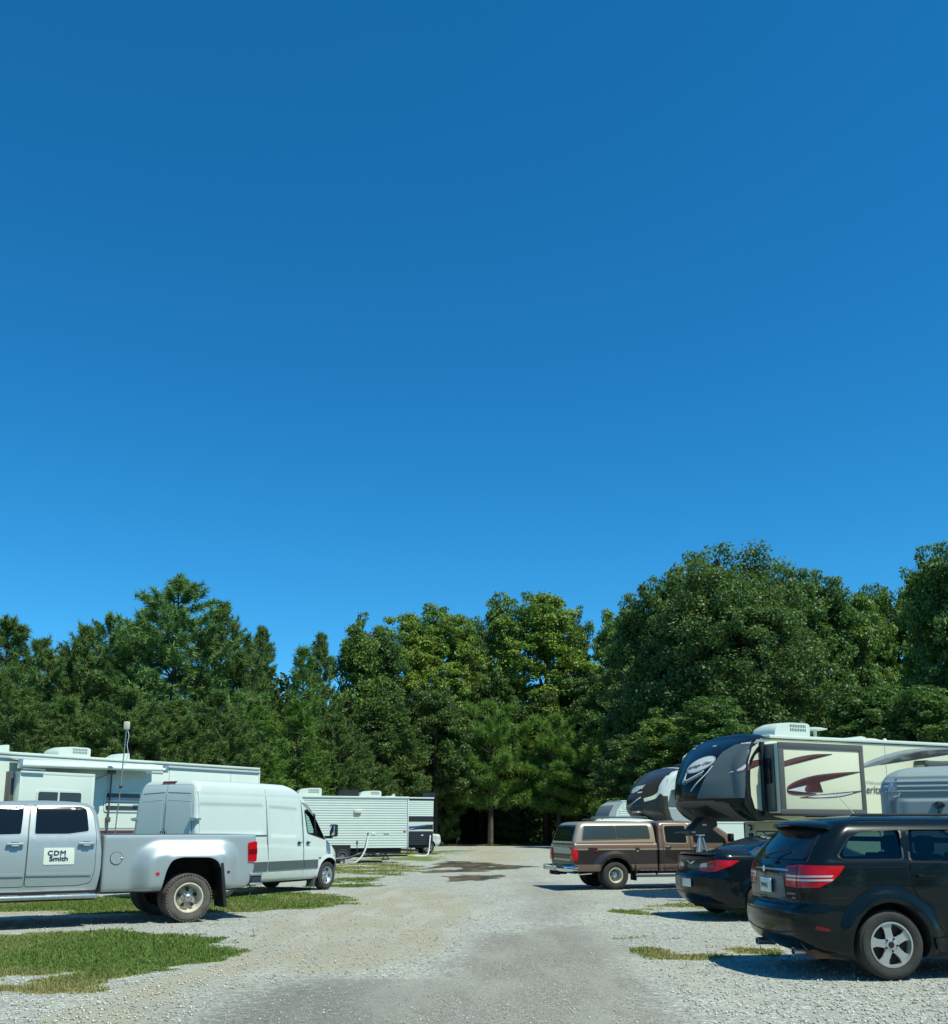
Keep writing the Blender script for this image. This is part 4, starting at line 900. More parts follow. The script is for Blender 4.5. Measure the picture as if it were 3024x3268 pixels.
# ------------------------------------------------------------------ big white trailer (left, behind the silver pickup and the van)
def big_trailer():
    t = thing('travel_trailer', 'long smooth white trailer with an awning over its slide room, behind the silver pickup', 'trailer', (-6.97, 32.77, 0), 56.1)
    sh = B().prism([(0, .75), (0, 3.30), (-.06, 3.42), (-2.4, 3.42), (-2.46, 3.30), (-2.46, .75)][::1], 0, 1, 'x')
    for v in sh.bm.verts: v.co = Vector((-12.6 + 12.6 * v.co.x, -v.co.y, v.co.z))
    sh.box(-12.6, 0, .0, 2.46, .75, .752)
    hull = sh.out('wall', 'white', t)
    B().box(-12.62, .02, -.035, 2.5, 3.40, 3.47, .02).out('roof', 'white', t)
    B().box(-12.62, .02, -.05, -.002, 3.30, 3.36, .012).out('roof_trim', 'decalsilver', t)
    B().box(-.03, .03, -.03, .03, .8, 3.38, .01).out('corner_trim', 'white', t)
    B().box(-12.4, -.1, .1, 2.36, .45, .76).out('chassis', 'dark', t)
    B().box(-12.55, -.02, -.012, 0, 1.42, 1.50).out('stripe', 'maroon', t)
    B().box(-12.55, -.02, -.010, 0, 1.54, 1.57).out('stripe', 'decalgrey', t)
    # slide-out room, proud of the wall
    s = B().box(-8.58, -6.50, -.50, .3, .95, 2.97, .015); so_ = s.out('slide_room', 'white', t)
    B().box(-8.62, -6.46, -.505, -.485, 2.90, 2.98, .004).box(-8.62, -8.55, -.505, -.485, .93, 2.9, .004).box(-6.53, -6.46, -.505, -.485, .93, 2.9, .004).out('slide_flange', 'whitelap', so_)
    B().box(-8.70, -8.60, -.20, 0, .95, 2.97, .01).out('slide_seal', 'trimgrey', so_)
    def win(x0, x1, z0, z1, y, par, splits=(), bars=()):
        f = B().prism(rpoly([(x0 - .05, z0 - .05), (x1 + .05, z0 - .05), (x1 + .05, z1 + .05), (x0 - .05, z1 + .05)], .08), y - .025, y + .01).out('window', 'whitelap', par)
        g = B().prism(rpoly([(x0, z0), (x1, z0), (x1, z1), (x0, z1)], .06), y - .032, y - .02).out('pane', 'glass_soft', f)
        for x in splits: B().box(x - .025, x + .025, y - .045, y - .03, z0, z1).out('mullion', 'whitelap', f)
        for z, m_ in bars: B().box(x0, x1, y - .045, y - .033, z - .035, z + .035).out('window_bar', m_, f)
    win(-8.10, -6.86, 2.0, 2.47, -.50, so_, splits=(-7.53,))
    win(-5.72, -4.6, 2.05, 2.51, 0, t, bars=((2.20, 'whitelap'), (2.36, 'shade'), (2.30, 'whitelap')))
    win(-3.2, -2.0, 2.0, 2.6, 0, t, splits=(-2.6,))
    # rolled awning above, with its arms
    aw = B().tube([(-8.66, -.52, 3.12), (-4.16, -.52, 3.20)], .055, 10).out('awning', 'whitelap', t)
    sk = B(); r2 = random.Random(3); n = 46; up_, lo_ = [], []
    for i in range(n + 1):
        x = -8.64 + 4.4 * i / n; z = 3.19 + .08 * i / n; a = sk.bm.verts.new((x, -.05, z + .10)); c = sk.bm.verts.new((x, -.46, z + .05 + .012 * math.sin(i * 1.7))); d = sk.bm.verts.new((x, -.50, z - .01 - r2.random() * .03)); up_.append((a, c, d))
    for A, C in zip(up_, up_[1:]):
        for k in (0, 1): sk.bm.faces.new((A[k], A[k + 1], C[k + 1], C[k]))
    skm = sk.out('awning_fabric', 'white', aw); 
    B().box(-8.70, -8.62, -.58, -.46, 3.03, 3.26, .01).box(-4.20, -4.10, -.58, -.46, 3.12, 3.33, .01).out('end_bracket', 'alu', aw)
    B().box(-8.62, -8.0, -.60, -.56, 3.0, 3.04, .008).box(-4.9, -4.3, -.60, -.56, 3.06, 3.11, .008).out('awning_lug', 'alu', aw)
    B().tube([(-5.62, -.07, 3.15), (-5.66, -.07, 1.2)], .022, 6).box(-5.72, -5.52, -.12, 0, 3.04, 3.16, .01).box(-5.70, -5.58, -.10, 0, 1.72, 1.86, .02).out('awning_arm', 'trimgrey', aw)
    B().tube([(-6.45, -.06, 2.74), (-5.75, -.06, 3.02)], .010, 5).out('slanting_rod', 'trimgrey', aw)  # thin grey rod slanting up the wall beside the slide room
    ac_unit(t, -6.2, 1.2, 3.48, 1.05, .7, .30)
    for x in (-4.55, -8.35, -12.0):
        v = B(); prof = [(-.30, 0), (-.22, .12), (-.05, .21), (.18, .25), (.28, .25), (.30, 0)]
        v.prism([(x + a, 3.47 + b) for a, b in prof], 1.0, 1.42, 'y'); v.out('roof_vent', 'white', t)
    B().ball((-1.15, 1.2, 3.47), .20, (1.2, 1, .45)).out('roof_dome', 'white', t)
    B().box(-.45, .02, .9, 1.4, 3.47, 3.53, .03).out('roof_hatch', 'white', t)
    # beige crest panel near the picture's left edge
    B().box(-9.62, -9.1, -.012, 0, 2.42, 2.66).out('panel_decal', 'beige', t)
    B().box(-9.30, -9.1, -.016, -.010, 2.52, 2.60).box(-9.5, -9.38, -.016, -.010, 2.45, 2.56).out('panel_decal', 'trimgrey', t)
    for x_ in (-9.9, -3.6, -1.2): B().box(x_, x_ + .014, -.006, 0, .78, 3.30).out('wall_seam', 'decalgrey', t)
    B().prism(rpoly([(-3.0, .95), (-1.9, .95), (-1.9, 1.36), (-3.0, 1.36)], .05), -.012, 0).out('storage_door', 'whitelap', t)
    wheel(t, (-7.2, .10, .38), .38, .24, .20, 'steel'); wheel(t, (-6.3, .10, .38), .38, .24, .20, 'steel')
    wheel(t, (-7.2, 2.3, .38), .38, .24, .20, 'steel', left=True); wheel(t, (-6.3, 2.3, .38), .38, .24, .20, 'steel', left=True)
    jack(t, -1.0, .3, .5); jack(t, -11.4, .3, .5)
big_trailer()

def antenna_pole():
    t = thing('antenna_pole', 'leaning perforated pole with a pale box on top, before the smooth white trailer', 'antenna pole', (-9.50, 27.0, 0))
    p = B().tube([(0, 0, 0), (.02, 0, 1.45), (.09, 0, 2.7), (.145, 0, 4.18)], .017, 6); pole = p.out('pole', 'alu', t)
    h = B()
    for k in range(46):
        z = .3 + k * .085; x = .02 + (z - 1.45) * .048; h.box(x - .008, x + .008, -.020, -.013, z - .018, z + .018)
    h.out('perforation', 'dark', pole)
    B().box(.08, .22, -.06, .06, 4.17, 4.38, .02).out('antenna_box', 'beige', t)
    B().tube(curve3([(.17, -.02, 4.18), (.23, -.03, 4.0), (.20, -.03, 3.75), (.24, -.03, 3.5), (.16, -.02, 3.2)], 5), .008, 5).out('cable', 'whitelap', t)
    B().ball((.12, -.03, 2.66), .045).box(.06, .13, -.04, .02, 2.60, 2.70, .01).out('clamp', 'trimgrey', t)
    B().box(-.15, .15, -.15, .15, 0, .05, .01).out('foot', 'rust', t)
antenna_pole()

# ------------------------------------------------------------------ lap-sided trailers (left, far)
def lap_wall(b, x0, x1, z0, z1, y, sgn, pitch=.105, d=.018):
    n = max(2, int((z1 - z0) / pitch)); P = (z1 - z0) / n; pr = []
    for k in range(n):
        a = z0 + k * P; pr += [(y + sgn * d, a), (y + sgn * d * 1.05, a + P * .12), (y + sgn * .001, a + P * .92)]
    pr.append((y + sgn * .001, z1)); A = [b.bm.verts.new((x0, p, q)) for p, q in pr]; C = [b.bm.verts.new((x1, p, q)) for p, q in pr]
    for i in range(len(pr) - 1): b.bm.faces.new((A[i], A[i + 1], C[i + 1], C[i]) if sgn < 0 else (A[i + 1], A[i], C[i], C[i + 1]))
def lap_trailer():
    t = thing('travel_trailer', 'white travel trailer with horizontal aluminium siding all over, just beyond the cargo van', 'trailer', (-3.06, 46.7, 0), 20)
    L = -7.6
    b = B(); lap_wall(b, L, -.02, .66, 2.86, 0, -1); lap_wall(b, L, -.02, .66, 2.86, 2.4, 1)
    b.out('siding', 'whitelap', t, ang=20, flip=False)
    B().prism([(0, .66), (.04, 1.4), (.05, 2.86), (-.05, 2.93), (L, 2.93), (L, .66)], .004, 2.396).out('wall', 'white', t)
    B().box(L - .02, .08, -.05, 2.45, 2.86, 2.95, .02).out('roof', 'white', t)
    for y_ in (-.03, 2.39): B().box(.02, .065, y_, y_ + .04, .66, 2.88, .006).out('corner_trim', 'whitelap', t)
    B().box(L + .1, -.25, .08, 2.3, .42, .67, .01).out('chassis', 'dark', t)
    B().tube([(-.25, .5, .56), (.9, 1.2, .50)], .05, 6).tube([(-.25, 1.9, .56), (.9, 1.2, .50)], .05, 6).out('drawbar', 'black', t)
    v = B().box(-2.50, -2.16, -.07, 0, 2.18, 2.36, .02).out('vent_cover', 'beige', t); B().box(-2.48, -2.20, -.085, -.05, 2.165, 2.19, .004).out('vent_lip', 'rust', v)
    B().box(-.16, -.06, -.045, 0, 1.37, 1.43, .008).box(L + .1, L + .2, -.045, 0, 1.37, 1.43, .008).out('marker_light', 'red', t)
    B().box(-1.66, -1.50, -.03, 0, 1.22, 1.34, .01).out('outlet_cover', 'whitelap', t); B().box(-1.10, -.85, -.025, 0, 1.24, 1.31, .008).out('outlet_cover', 'decalgrey', t)
    B().box(-1.86, -1.80, -.04, 0, 1.17, 1.34, .01).out('hose_port', 'trimgrey', t)
    B().box(-2.36, -2.28, -.03, 0, .82, .98, .01).tube([(-2.32, -.03, .85), (-2.31, -.03, .35)], .012, 5).out('cord_port', 'trimgrey', t)
    B().box(-2.62, -4.2, -.03, .3, .34, .80) .out('wheel_well', 'dark', t)
    for x in (-2.98, -3.75): wheel(t, (x, .02, .31), .31, .2, .19, 'steel'); wheel(t, (x, 2.38, .31), .31, .2, .19, 'steel', left=True)
    jack(t, -.95, .15, .5); jack(t, -7.0, .15, .5)
    ac_unit(t, -4.35, 1.2, 2.95, 1.1, .8, .36); 
    B().prism([(-3.05, 2.95), (-2.98, 3.14), (-2.80, 3.25), (-2.15, 3.25), (-2.10, 3.16), (-2.10, 2.95)], .8, 1.5, 'y').out('roof_vent_cover', 'black', t)
    B().prism([(-2.07, 2.95), (-1.95, 3.15), (-1.72, 3.22), (-1.68, 2.95)], .9, 1.4, 'y').out('roof_vent', 'white', t)
    B().prism([(-.56, 2.95), (-.42, 3.02), (-.34, 3.12), (-.30, 2.95)], 1.0, 1.3, 'y').out('plumbing_vent', 'white', t)
    B().box(-.8, -.35, .9, 1.5, 2.95, 3.0, .02).out('roof_hatch', 'white', t)
lap_trailer()
def block(label, x, y, rz=0):
    b = B().box(-.20, .20, -.10, -.07, 0, .19).box(-.20, .20, .07, .10, 0, .19).box(-.20, -.16, -.07, .07, 0, .19).box(.16, .20, -.07, .07, 0, .19).box(-.02, .02, -.07, .07, 0, .19)
    o = b.out('concrete_block', 'concrete'); o.location = (x, y, .004); o.rotation_euler = (R(90) * 0, 0, R(rz)); return tag(o, label, 'concrete block')
block('pale hollow concrete block under the bend of the black sewer hose', -5.55, 45.4, 30)
o = B().box(-.20, .20, -.12, .12, 0, .10, .01).out('concrete_block', 'concrete'); o.location = (-3.95, 46.42, .004); tag(o, 'flat concrete pad block under the jack of the siding clad trailer', 'concrete block')
def hose(name, pts, r, m, label, cat='hose'):
    o = B().tube(curve3(pts, 6), r, 8).out(name, m); return tag(o, label, cat)
hose('water_hose', [(-4.76, 46.02, 1.20), (-4.79, 45.95, .95), (-4.82, 45.85, .70), (-4.98, 45.7, .32), (-5.2, 45.6, .08), (-5.45, 45.5, .035), (-5.9, 45.5, .03)], .035, 'hose', 'white hose hanging from the side of the siding clad trailer', 'hose')
hose('sewer_hose', [(-4.95, 45.9, .46), (-5.2, 45.8, .38), (-5.6, 45.4, .24), (-6.2, 45.1, .20), (-6.9, 45.0, .16)], .055, 'black', 'black sewer hose running forward from the siding clad trailer', 'hose')

def black_white_trailer():
    t = thing('travel_trailer', 'white travel trailer with black bands and a blue swoosh, beyond the siding clad trailer', 'trailer', (-2.29, 56.8, 0), 24)
    L = -7.5
    b = B(); lap_wall(b, L, 0, 2.17, 3.02, 0, -1); lap_wall(b, L, 0, 2.17, 3.02, 2.4, 1); b.out('siding', 'whitelap', t, ang=20, flip=False)
    B().prism([(0, .62), (.02, 1.4), (.04, 3.12), (L, 3.12), (L, .62)], .004, 2.396).out('wall', 'white', t)
    B().box(L, .06, -.04, 2.44, 3.12, 3.20, .02).out('roof', 'white', t)
    B().box(L, .03, -.012, .0, 3.02, 3.12).out('upper_band', 'black', t)
    B().box(L, .02, -.014, .0, 1.86, 2.16).out('middle_band', 'black', t)
    B().box(L, .0, -.016, .0, 1.36, 1.86).out('swoosh_panel', 'white', t)
    B().prism([(-1.6, 1.40), (-.85, 1.45), (.0, 1.45), (.0, 1.72), (-.3, 1.69)], -.020, -.012).out('swoosh', 'black', t)
    B().prism([(-1.6, 1.46), (-.9, 1.56), (-.2, 1.74), (-.9, 1.64), (-1.6, 1.60)], -.022, -.014).out('swoosh', 'blue', t)
    lo = B(); lap_wall(lo, L, 0, .62, 1.33, -.004, -1); lo.out('lower_siding', 'black', t, ang=20, flip=False)
    B().box(-.70, -.58, -.035, 0, 1.10, 1.16, .006).out('outlet_cover', 'whitelap', t)
    B().box(L + .2, -.1, .1, 2.3, .45, .62).out('chassis', 'dark', t)
    B().prism([(-.32, 3.2), (-.25, 3.48), (.45, 3.50), (.5, 3.2)], .8, 1.5, 'y').out('roof_vent_cover', 'black', t)
    ac_unit(t, -3.3, 1.2, 3.2, 1.1, .8, .34)
    jack(t, -1.3, .2, .5); jack(t, -6.6, .2, .5)
    for x in (-3.2, -3.95): wheel(t, (x, .03, .33), .33, .2, .19, 'steel'); wheel(t, (x, 2.36, .33), .33, .2, .19, 'steel', left=True)
black_white_trailer()
hose('water_hose', [(-2.42, 56.66, 1.12), (-2.44, 56.5, .8), (-2.48, 56.3, .3), (-2.62, 56.1, .05), (-3.2, 55.8, .03), (-3.6, 55.9, .03)], .035, 'hose', 'pale hose hanging from the end of the black banded trailer', 'hose')
o = B().box(-.14, .14, -.06, .06, 0, .10, .02).tube([(-.1, 0, .08), (.1, 0, .16)], .02, 6).out('valve', 'yellow'); o.location = (-3.4, 55.4, 0); tag(o, 'small yellow fitting on the grass by the black banded trailer', 'hose fitting')

# ------------------------------------------------------------------ simple car builder for the far vehicles
def far_pickup():
    t = thing('pickup_truck', 'white pickup whose nose shows past the end of the black banded trailer', 'pickup truck', (-3.05, 63.0, 0), 18)
    lv = [(.42, -4.8, .80, .88, .1, .3, 0, .15), (.60, -4.85, .92, .93, .1, .3, 0, .15), (1.0, -4.85, .90, .93, .1, .3, 0, .15), (1.14, -4.85, .80, .91, .1, .3, 0, .15), (1.22, -2.9, -.05, .88, .1, .3, 0, .1), (1.6, -2.8, -.65, .78, .1, .2, 0, .1), (1.8, -2.6, -1.0, .66, .1, .2, 0, .1)]
    cut = arch_cut(B(), circ(0, .40, .46, 20), .5, 1.5); arch_cut(cut, circ(-3.6, .40, .46, 20), .5, 1.5)
    bd = body('body', loft(lv, dz=.08, dx=.12, dome=.04), ['vanwhite', 'dark'], t, cuts=cut, under=.5); bv = bvh_of(bd)
    for sd, s in (('R', -1), ('L', 1)):
        patch(bv, rpoly([(-2.6, 1.22), (-2.5, 1.68), (-1.1, 1.70), (-.45, 1.22)], .05), sd, 'side_window', 'glass', t)
        patch(bv, [(.3, s * 1.1, .86), (.3, s * 1.1, 1.05), (1.2, s * .4, 1.0), (1.2, s * .4, .82)], (-.75, -s * .66, 0), 'headlight', 'clear', t)
        wheel(t, (0, s * .80, .38), .38, .24, .24, 'ten', left=s > 0); wheel(t, (-3.6, s * .80, .38), .38, .24, .24, 'ten', left=s > 0)
    B().box(.75, .98, -.92, .92, .42, .66, .05).out('front_bumper', 'black', t)
    patch(bv, rpoly([(-.5, .70), (.5, .70), (.5, 1.02), (-.5, 1.02)], .04), 'F', 'grille', 'black', t)
    patch(bv, rpoly([(-.7, 1.24), (-.55, 1.66), (.55, 1.66), (.7, 1.24)], .04), 'F', 'windshield', 'glass', t)
far_pickup()

def rack_suv():
    t = thing('suv', 'white SUV with a grey roof rack, only its roof showing over the brown pickup', 'SUV', (4.7, 36.5, 0), 12)
    lv = [(.35, -.85, 3.6, .86, .3, .4, .1, .2), (.60, -.98, 3.75, .93, .3, .4, .1, .2), (.95, -.98, 3.7, .93, .25, .4, .1, .2), (1.12, -.94, 3.0, .91, .2, .3, .1, .2), (1.25, -.90, 2.5, .89, .2, .3, .1, .2), (1.6, -.75, 2.0, .80, .2, .3, .08, .2), (1.80, -.62, 1.7, .72, .2, .3, .05, .1), (1.86, -.45, 1.5, .60, .2, .3, .05, .1)]
    cut = arch_cut(B(), circ(0, .40, .46, 20), .5, 1.5); arch_cut(cut, circ(2.8, .40, .46, 20), .5, 1.5)
    bd = body('body', loft(lv, dz=.07, dx=.10, dome=.04), ['vanwhite', 'dark'], t, cuts=cut, under=.4); bv = bvh_of(bd)
    for sd, s in (('R', -1), ('L', 1)):
        patch(bv, rpoly([(-.65, 1.25), (-.45, 1.68), (1.3, 1.68), (2.1, 1.25)], .06), sd, 'side_window', 'glass', t)
        B().tube([(-.35, s * .62, 1.84), (-.30, s * .62, 1.93), (1.3, s * .62, 1.93), (1.35, s * .62, 1.86)], .022, 6).out('roof_rail', 'trim', t)
        B().box(-.95, -.80, s * .70, s * .90, 1.0, 1.3, .02).out('tail_light', 'red', t)
        wheel(t, (0, s * .80, .38), .38, .24, .24, 'ten', left=s > 0); wheel(t, (2.8, s * .80, .38), .38, .24, .24, 'ten', left=s > 0)
    patch(bv, rpoly([(-.66, 1.28), (-.55, 1.70), (.55, 1.70), (.66, 1.28)], .05), 'B', 'rear_window', 'glass', t)
    B().box(-.70, -.50, -.55, .55, 1.83, 1.875, .015).out('spoiler', 'trim', t)
    patch(bv, rpoly([(-.66, 1.28), (-.55, 1.70), (.55, 1.70), (.66, 1.28)], .05), 'F', 'windshield', 'glass', t)
rack_suv()

def small_trailer():
    t = thing('travel_trailer', 'small white ribbed trailer with rounded grey front, left of the brown nosed camper', 'trailer', (8.2, 56.5, 0), 12)
    pr = [(-.72, .6), (-.80, 1.8), (-.72, 2.3), (-.45, 2.75), (0, 2.97), (5.5, 2.97), (5.5, .6)]
    B().prism(pr, 0, 2.3).out('wall', 'white', t)
    B().prism([(-.74, .6), (-.82, 1.8), (-.74, 2.3), (-.46, 2.77), (-.02, 2.99), (.10, 2.99), (-.28, 2.5), (-.42, 1.9), (-.42, .6)], -.01, 2.31).out('front_cap', 'decalgrey', t)
    b = B(); lap_wall(b, .08, 5.5, 2.55, 2.95, 0, -1); lap_wall(b, -.15, 5.5, 2.2, 2.55, 0, -1); lap_wall(b, -.28, 5.5, 1.0, 2.2, 0, -1); b.out('siding', 'whitelap', t, ang=20, flip=False)
    B().prism(rpoly([(.9, 2.08), (1.7, 2.08), (1.7, 2.36), (.9, 2.36)], .05), -.04, 0).out('window', 'glass', t)
    B().box(-.05, 5.5, -.03, 2.33, 2.96, 3.03, .02).out('roof', 'whitelap', t)
    B().box(-.6, 5.3, .1, 2.2, .4, .6).out('chassis', 'dark', t)
    B().box(1.0, 1.5, 1.0, 1.5, 3.03, 3.15, .04).out('roof_vent', 'white', t)
    for x in (2.4, 3.1): wheel(t, (x, .03, .33), .33, .2, .19, 'steel'); wheel(t, (x, 2.27, .33), .33, .2, .19, 'steel', left=True)
small_trailer()

# ------------------------------------------------------------------ fifth wheels (right): nose towards -x
def nose(t, mats, mi, prow=0.0, name='front_cap'):
    lv = [(1.72, -.10, .02), (1.80, -.36, .12), (1.92, -.66, .30), (2.08, -1.00, .58), (2.18, -1.12, .72), (2.30, -1.15, .76), (2.55, -1.13, .78), (2.8, -.98, .67), (3.1, -.74, .50), (3.35, -.42, .28), (3.5, -.18, .16), (3.60, .02, .08), (3.66, .14, .04)]
    edge = lambda z: float(np.interp(z, [1.72, 1.9, 2.35, 2.9, 3.3, 3.66], [-.02, -.22, -.36, -.33, -.20, -.05]))
    L = [(z, x - prow, edge(z) + .10 + max(0, z - 3.15) * 1.15, 1.262 if z < 3.45 else 1.24 if z < 3.55 else 1.17 if z < 3.65 else 1.08, .16 + .16 * min(1, max(0, (z - 2.4) / .6)), .02, c + prow * .9, 0) for z, x, c in lv]
    return body(name, loft(L, dz=.05, dx=.05, dome=.13, nr=18, mi=mi), mats, t, ang=40)
def fifth_wheel_cream():
    t = thing('fifth_wheel_trailer', 'cream camper with a glossy black nose cap and maroon swooshes, behind the black sedan', 'trailer', (5.93, 24.08, 0), 25)
    def mi(x, y, z, n):
        a = abs(y)
        if n.z < -.35 and z < 2.2: return 2 if a < .95 else 0
        bd = .62 + .42 * (z - 2.2) / 1.45
        return 0
    cap = nose(t, ['capblack', 'capgrey', 'trimgrey'], mi)
    bv = bvh_of(cap)
    for s in (-1,):
        g_ = [(-1.4, .60, 2.23), (-1.2, .66, 2.5), (-1.1, .76, 2.9), (-.9, .90, 3.3), (-.6, 1.0, 3.46), (-.25, 1.27, 3.54), (-.40, 1.27, 3.2), (-.48, 1.27, 2.9), (-.50, 1.27, 2.4), (-.46, 1.27, 2.23)]
        patch(bv, [(x, s * y, z) for x, y, z in g_], (1, -s * .75, 0), 'side_panel', 'capgrey', cap, off=.004, sp=.05)
    # body
    up = B(); zz = [1.72, 1.9, 2.35, 2.9, 3.3, 3.60]; ed = [-.04, -.24, -.38, -.35, -.22, .22]
    up.prism(list(zip(ed, zz)) + [(10.2, 3.60), (10.2, 1.72)], -1.25, 1.25).out('upper_wall', 'cream', t)
    B().prism([(1.60, .55), (1.60, 1.715), (10.2, 1.715), (10.2, .55)], -1.235, 1.235).out('lower_wall', 'cream', t)
    B().box(.35, 10.25, -1.28, 1.28, 3.59, 3.68, .03).out('roof', 'white', t)
    B().box(.1, 10.2, -1.272, -1.25, 3.575, 3.61, .004).box(.1, 10.2, 1.25, 1.272, 3.575, 3.61, .004).out('roof_trim', 'black', t)
    B().tube([(e - .01, -1.262, z) for e, z in zip([-.03, -.13, -.30, -.37, -.36, -.30, -.12], [1.72, 1.80, 2.05, 2.35, 2.7, 3.05, 3.5])], .018, 6).out('cap_trim', 'black', t)
    for y_ in (-1.245, 1.205): B().box(1.57, 1.62, y_, y_ + .04, .55, 1.70, .01).out('corner_trim', 'black', t)
    wv = BVHTree.FromPolygons([(-2, -1.25, 0), (12, -1.25, 0), (12, -1.25, 5), (-2, -1.25, 5)], [(0, 1, 2, 3)]); sv = BVHTree.FromPolygons([(-2, -1.75, 0), (12, -1.75, 0), (12, -1.75, 5), (-2, -1.75, 5)], [(0, 1, 2, 3)])
    G = lambda bvh, pts, nm, m, par, off=.004: patch(bvh, pts, 'R', nm, m, par, off=off, sp=.5, depth=.004)
    # slide room
    sr = B().box(.17, 2.68, -1.745, -1.0, 1.90, 3.45, .01).out('slide_room', 'cream', t)
    fr = B()
    for (a, b_, c, d) in ((.15, 2.70, 3.33, 3.47), (.15, 2.70, 1.87, 1.985), (.15, .30, 1.985, 3.33), (2.58, 2.70, 1.985, 3.33)): fr.box(a, b_, -1.765, -1.742, c, d, .003)
    fr.out('slide_frame', 'trimgrey', sr)
    B().box(.13, .172, -1.60, -1.25, 1.93, 3.42).out('slide_side', 'capgrey', sr)
    B().box(.118, .135, -1.53, -1.38, 2.55, 3.12, .04).out('slide_window', 'glass', sr)
    B().box(.05, .14, -1.34, -1.24, 1.86, 3.50, .01).box(.05, 2.8, -1.30, -1.24, 1.84, 1.90, .01).out('slide_seal', 'black', sr)
    sw = lambda c1, c2: c1 + c2[::-1]
    st = curve2([(.30, 3.04), (.7, 3.14), (1.2, 3.22), (1.75, 3.245)], 5); sb = curve2([(.30, 2.92), (.7, 3.05), (1.2, 3.17), (1.75, 3.235)], 5)
    G(sv, sw(st, sb), 'swoosh', 'maroon', sr)
    top_ = curve2([(.345, 2.40), (.40, 2.50), (.70, 2.63), (1.2, 2.745), (1.9, 2.82), (2.57, 2.86)], 6); bot_ = curve2([(.345, 2.40), (.50, 2.512), (.80, 2.622), (1.25, 2.722), (1.9, 2.78), (2.57, 2.845)], 6)
    G(sv, sw(top_, bot_), 'swoosh', 'maroon', sr)
    G(sv, sw(curve2([(.36, 2.42), (.52, 2.49), (.85, 2.57), (1.1, 2.60)], 5), curve2([(.38, 2.36), (.55, 2.33), (.85, 2.33), (.93, 2.40)], 5)), 'swoosh_fill', 'decalsilver', sr, off=.003)
    G(sv, sw(curve2([(1.30, 2.66), (1.08, 2.58), (.93, 2.47), (.95, 2.38), (1.40, 2.375)], 5), curve2([(1.22, 2.655), (1.02, 2.578), (.885, 2.47), (.915, 2.362), (1.40, 2.370)], 5)), 'swoosh', 'maroon', sr)
    G(sv, sw(curve2([(.345, 2.40), (.42, 2.335), (.7, 2.31), (1.2, 2.335)], 5), curve2([(.345, 2.38), (.42, 2.315), (.7, 2.29), (1.2, 2.32)], 5)), 'swoosh', 'maroon', sr)
    G(sv, sw(curve2([(.72, 2.245), (1.1, 2.30), (1.9, 2.345), (2.57, 2.42)], 5), curve2([(.72, 2.235), (1.2, 2.235), (1.9, 2.27), (2.57, 2.40)], 5)), 'swoosh', 'maroon', sr)
    G(sv, sw(curve2([(.95, 2.262), (1.25, 2.295), (1.9, 2.33), (2.3, 2.38)], 5), curve2([(.95, 2.255), (1.3, 2.25), (1.9, 2.29), (2.3, 2.36)], 5)), 'swoosh_fill', 'decalsilver', sr, off=.006)
    # wall graphics
    G(wv, sw(curve2([(3.0, 3.00), (3.6, 3.22), (4.4, 3.42), (5.2, 3.52), (6.4, 3.57)], 6), curve2([(3.0, 2.95), (3.6, 3.14), (4.4, 3.34), (5.2, 3.46), (6.4, 3.52)], 6)), 'arc_graphic', 'decalgrey', t)
    G(wv, sw(curve2([(3.75, 3.07), (4.5, 3.30), (5.4, 3.47), (6.6, 3.55)], 6), curve2([(3.75, 3.065), (4.5, 3.25), (5.4, 3.39), (6.6, 3.45)], 6)), 'arc_graphic', 'trimgrey', t)
    G(wv, [(-.10, 3.46), (0, 3.56), (.50, 3.56), (.2, 3.50)], 'arc_graphic', 'decalgrey', t)
    G(wv, curve2([(-.20, 2.02), (-.06, 1.78)], 2) + [(.02, 1.735), (.86, 1.735), (.40, 1.82)], 'arc_graphic', 'black', t)
    patch(bvh_of(cap), [(-.60, -2, 2.79), (-.40, -2, 2.87), (-.26, -2, 3.02), (-.26, -2, 2.86), (-.45, -2, 2.80)], (0, 1, 0), 'swoosh', 'maroon', t, off=.008, sp=.04)
    patch(bvh_of(cap), [(-.62, -2, 2.79), (-.42, -2, 2.88), (-.26, -2, 3.05), (-.26, -2, 3.02), (-.41, -2, 2.86)], (0, 1, 0), 'swoosh_edge', 'decalsilver', t, off=.009, sp=.04)
    G(wv, sw(curve2([(-.30, 3.02), (-.1, 3.08), (.13, 3.11)], 4), curve2([(-.33, 2.84), (-.1, 2.95), (.13, 3.00)], 4)), 'swoosh', 'maroon', t)
    text(wv, 'Heritage Glen', 'R', (3.03, 2.385), .27, 'lettering', 'trimgrey', t, bold=.002, off=.012, shear=.15)
    text(wv, 'Wildwood', 'R', (3.22, 2.60), .12, 'lettering', 'decalgrey', t, off=.012, shear=.25)
    # emblem on the cap
    d = Vector((1, .42, -.35)).normalized()
    def capP(cy, cz, pts): return [(-1.6, cy + p[0], cz + p[1]) for p in pts]
    e = patch(bv, capP(-.16, 3.02, [(.36 * math.cos(R(a)) , .17 * math.sin(R(a)) - .06 * math.cos(R(a))) for a in range(0, 360, 12)]), (1, 0, 0), 'emblem', 'decalsilver', t, off=.014, sp=.05)
    patch(bv, capP(-.16, 3.02, [(.385 * math.cos(R(a)), .195 * math.sin(R(a)) - .06 * math.cos(R(a))) for a in range(0, 360, 12)]), (1, 0, 0), 'emblem_border', 'decalgrey', e, off=.010, sp=.05)
    text(bv, 'Heritage Glen', 'B', (.17, 2.90), .115, 'lettering', 'trimgrey', e, bold=.003, off=.020, shear=.2, slope=.20)
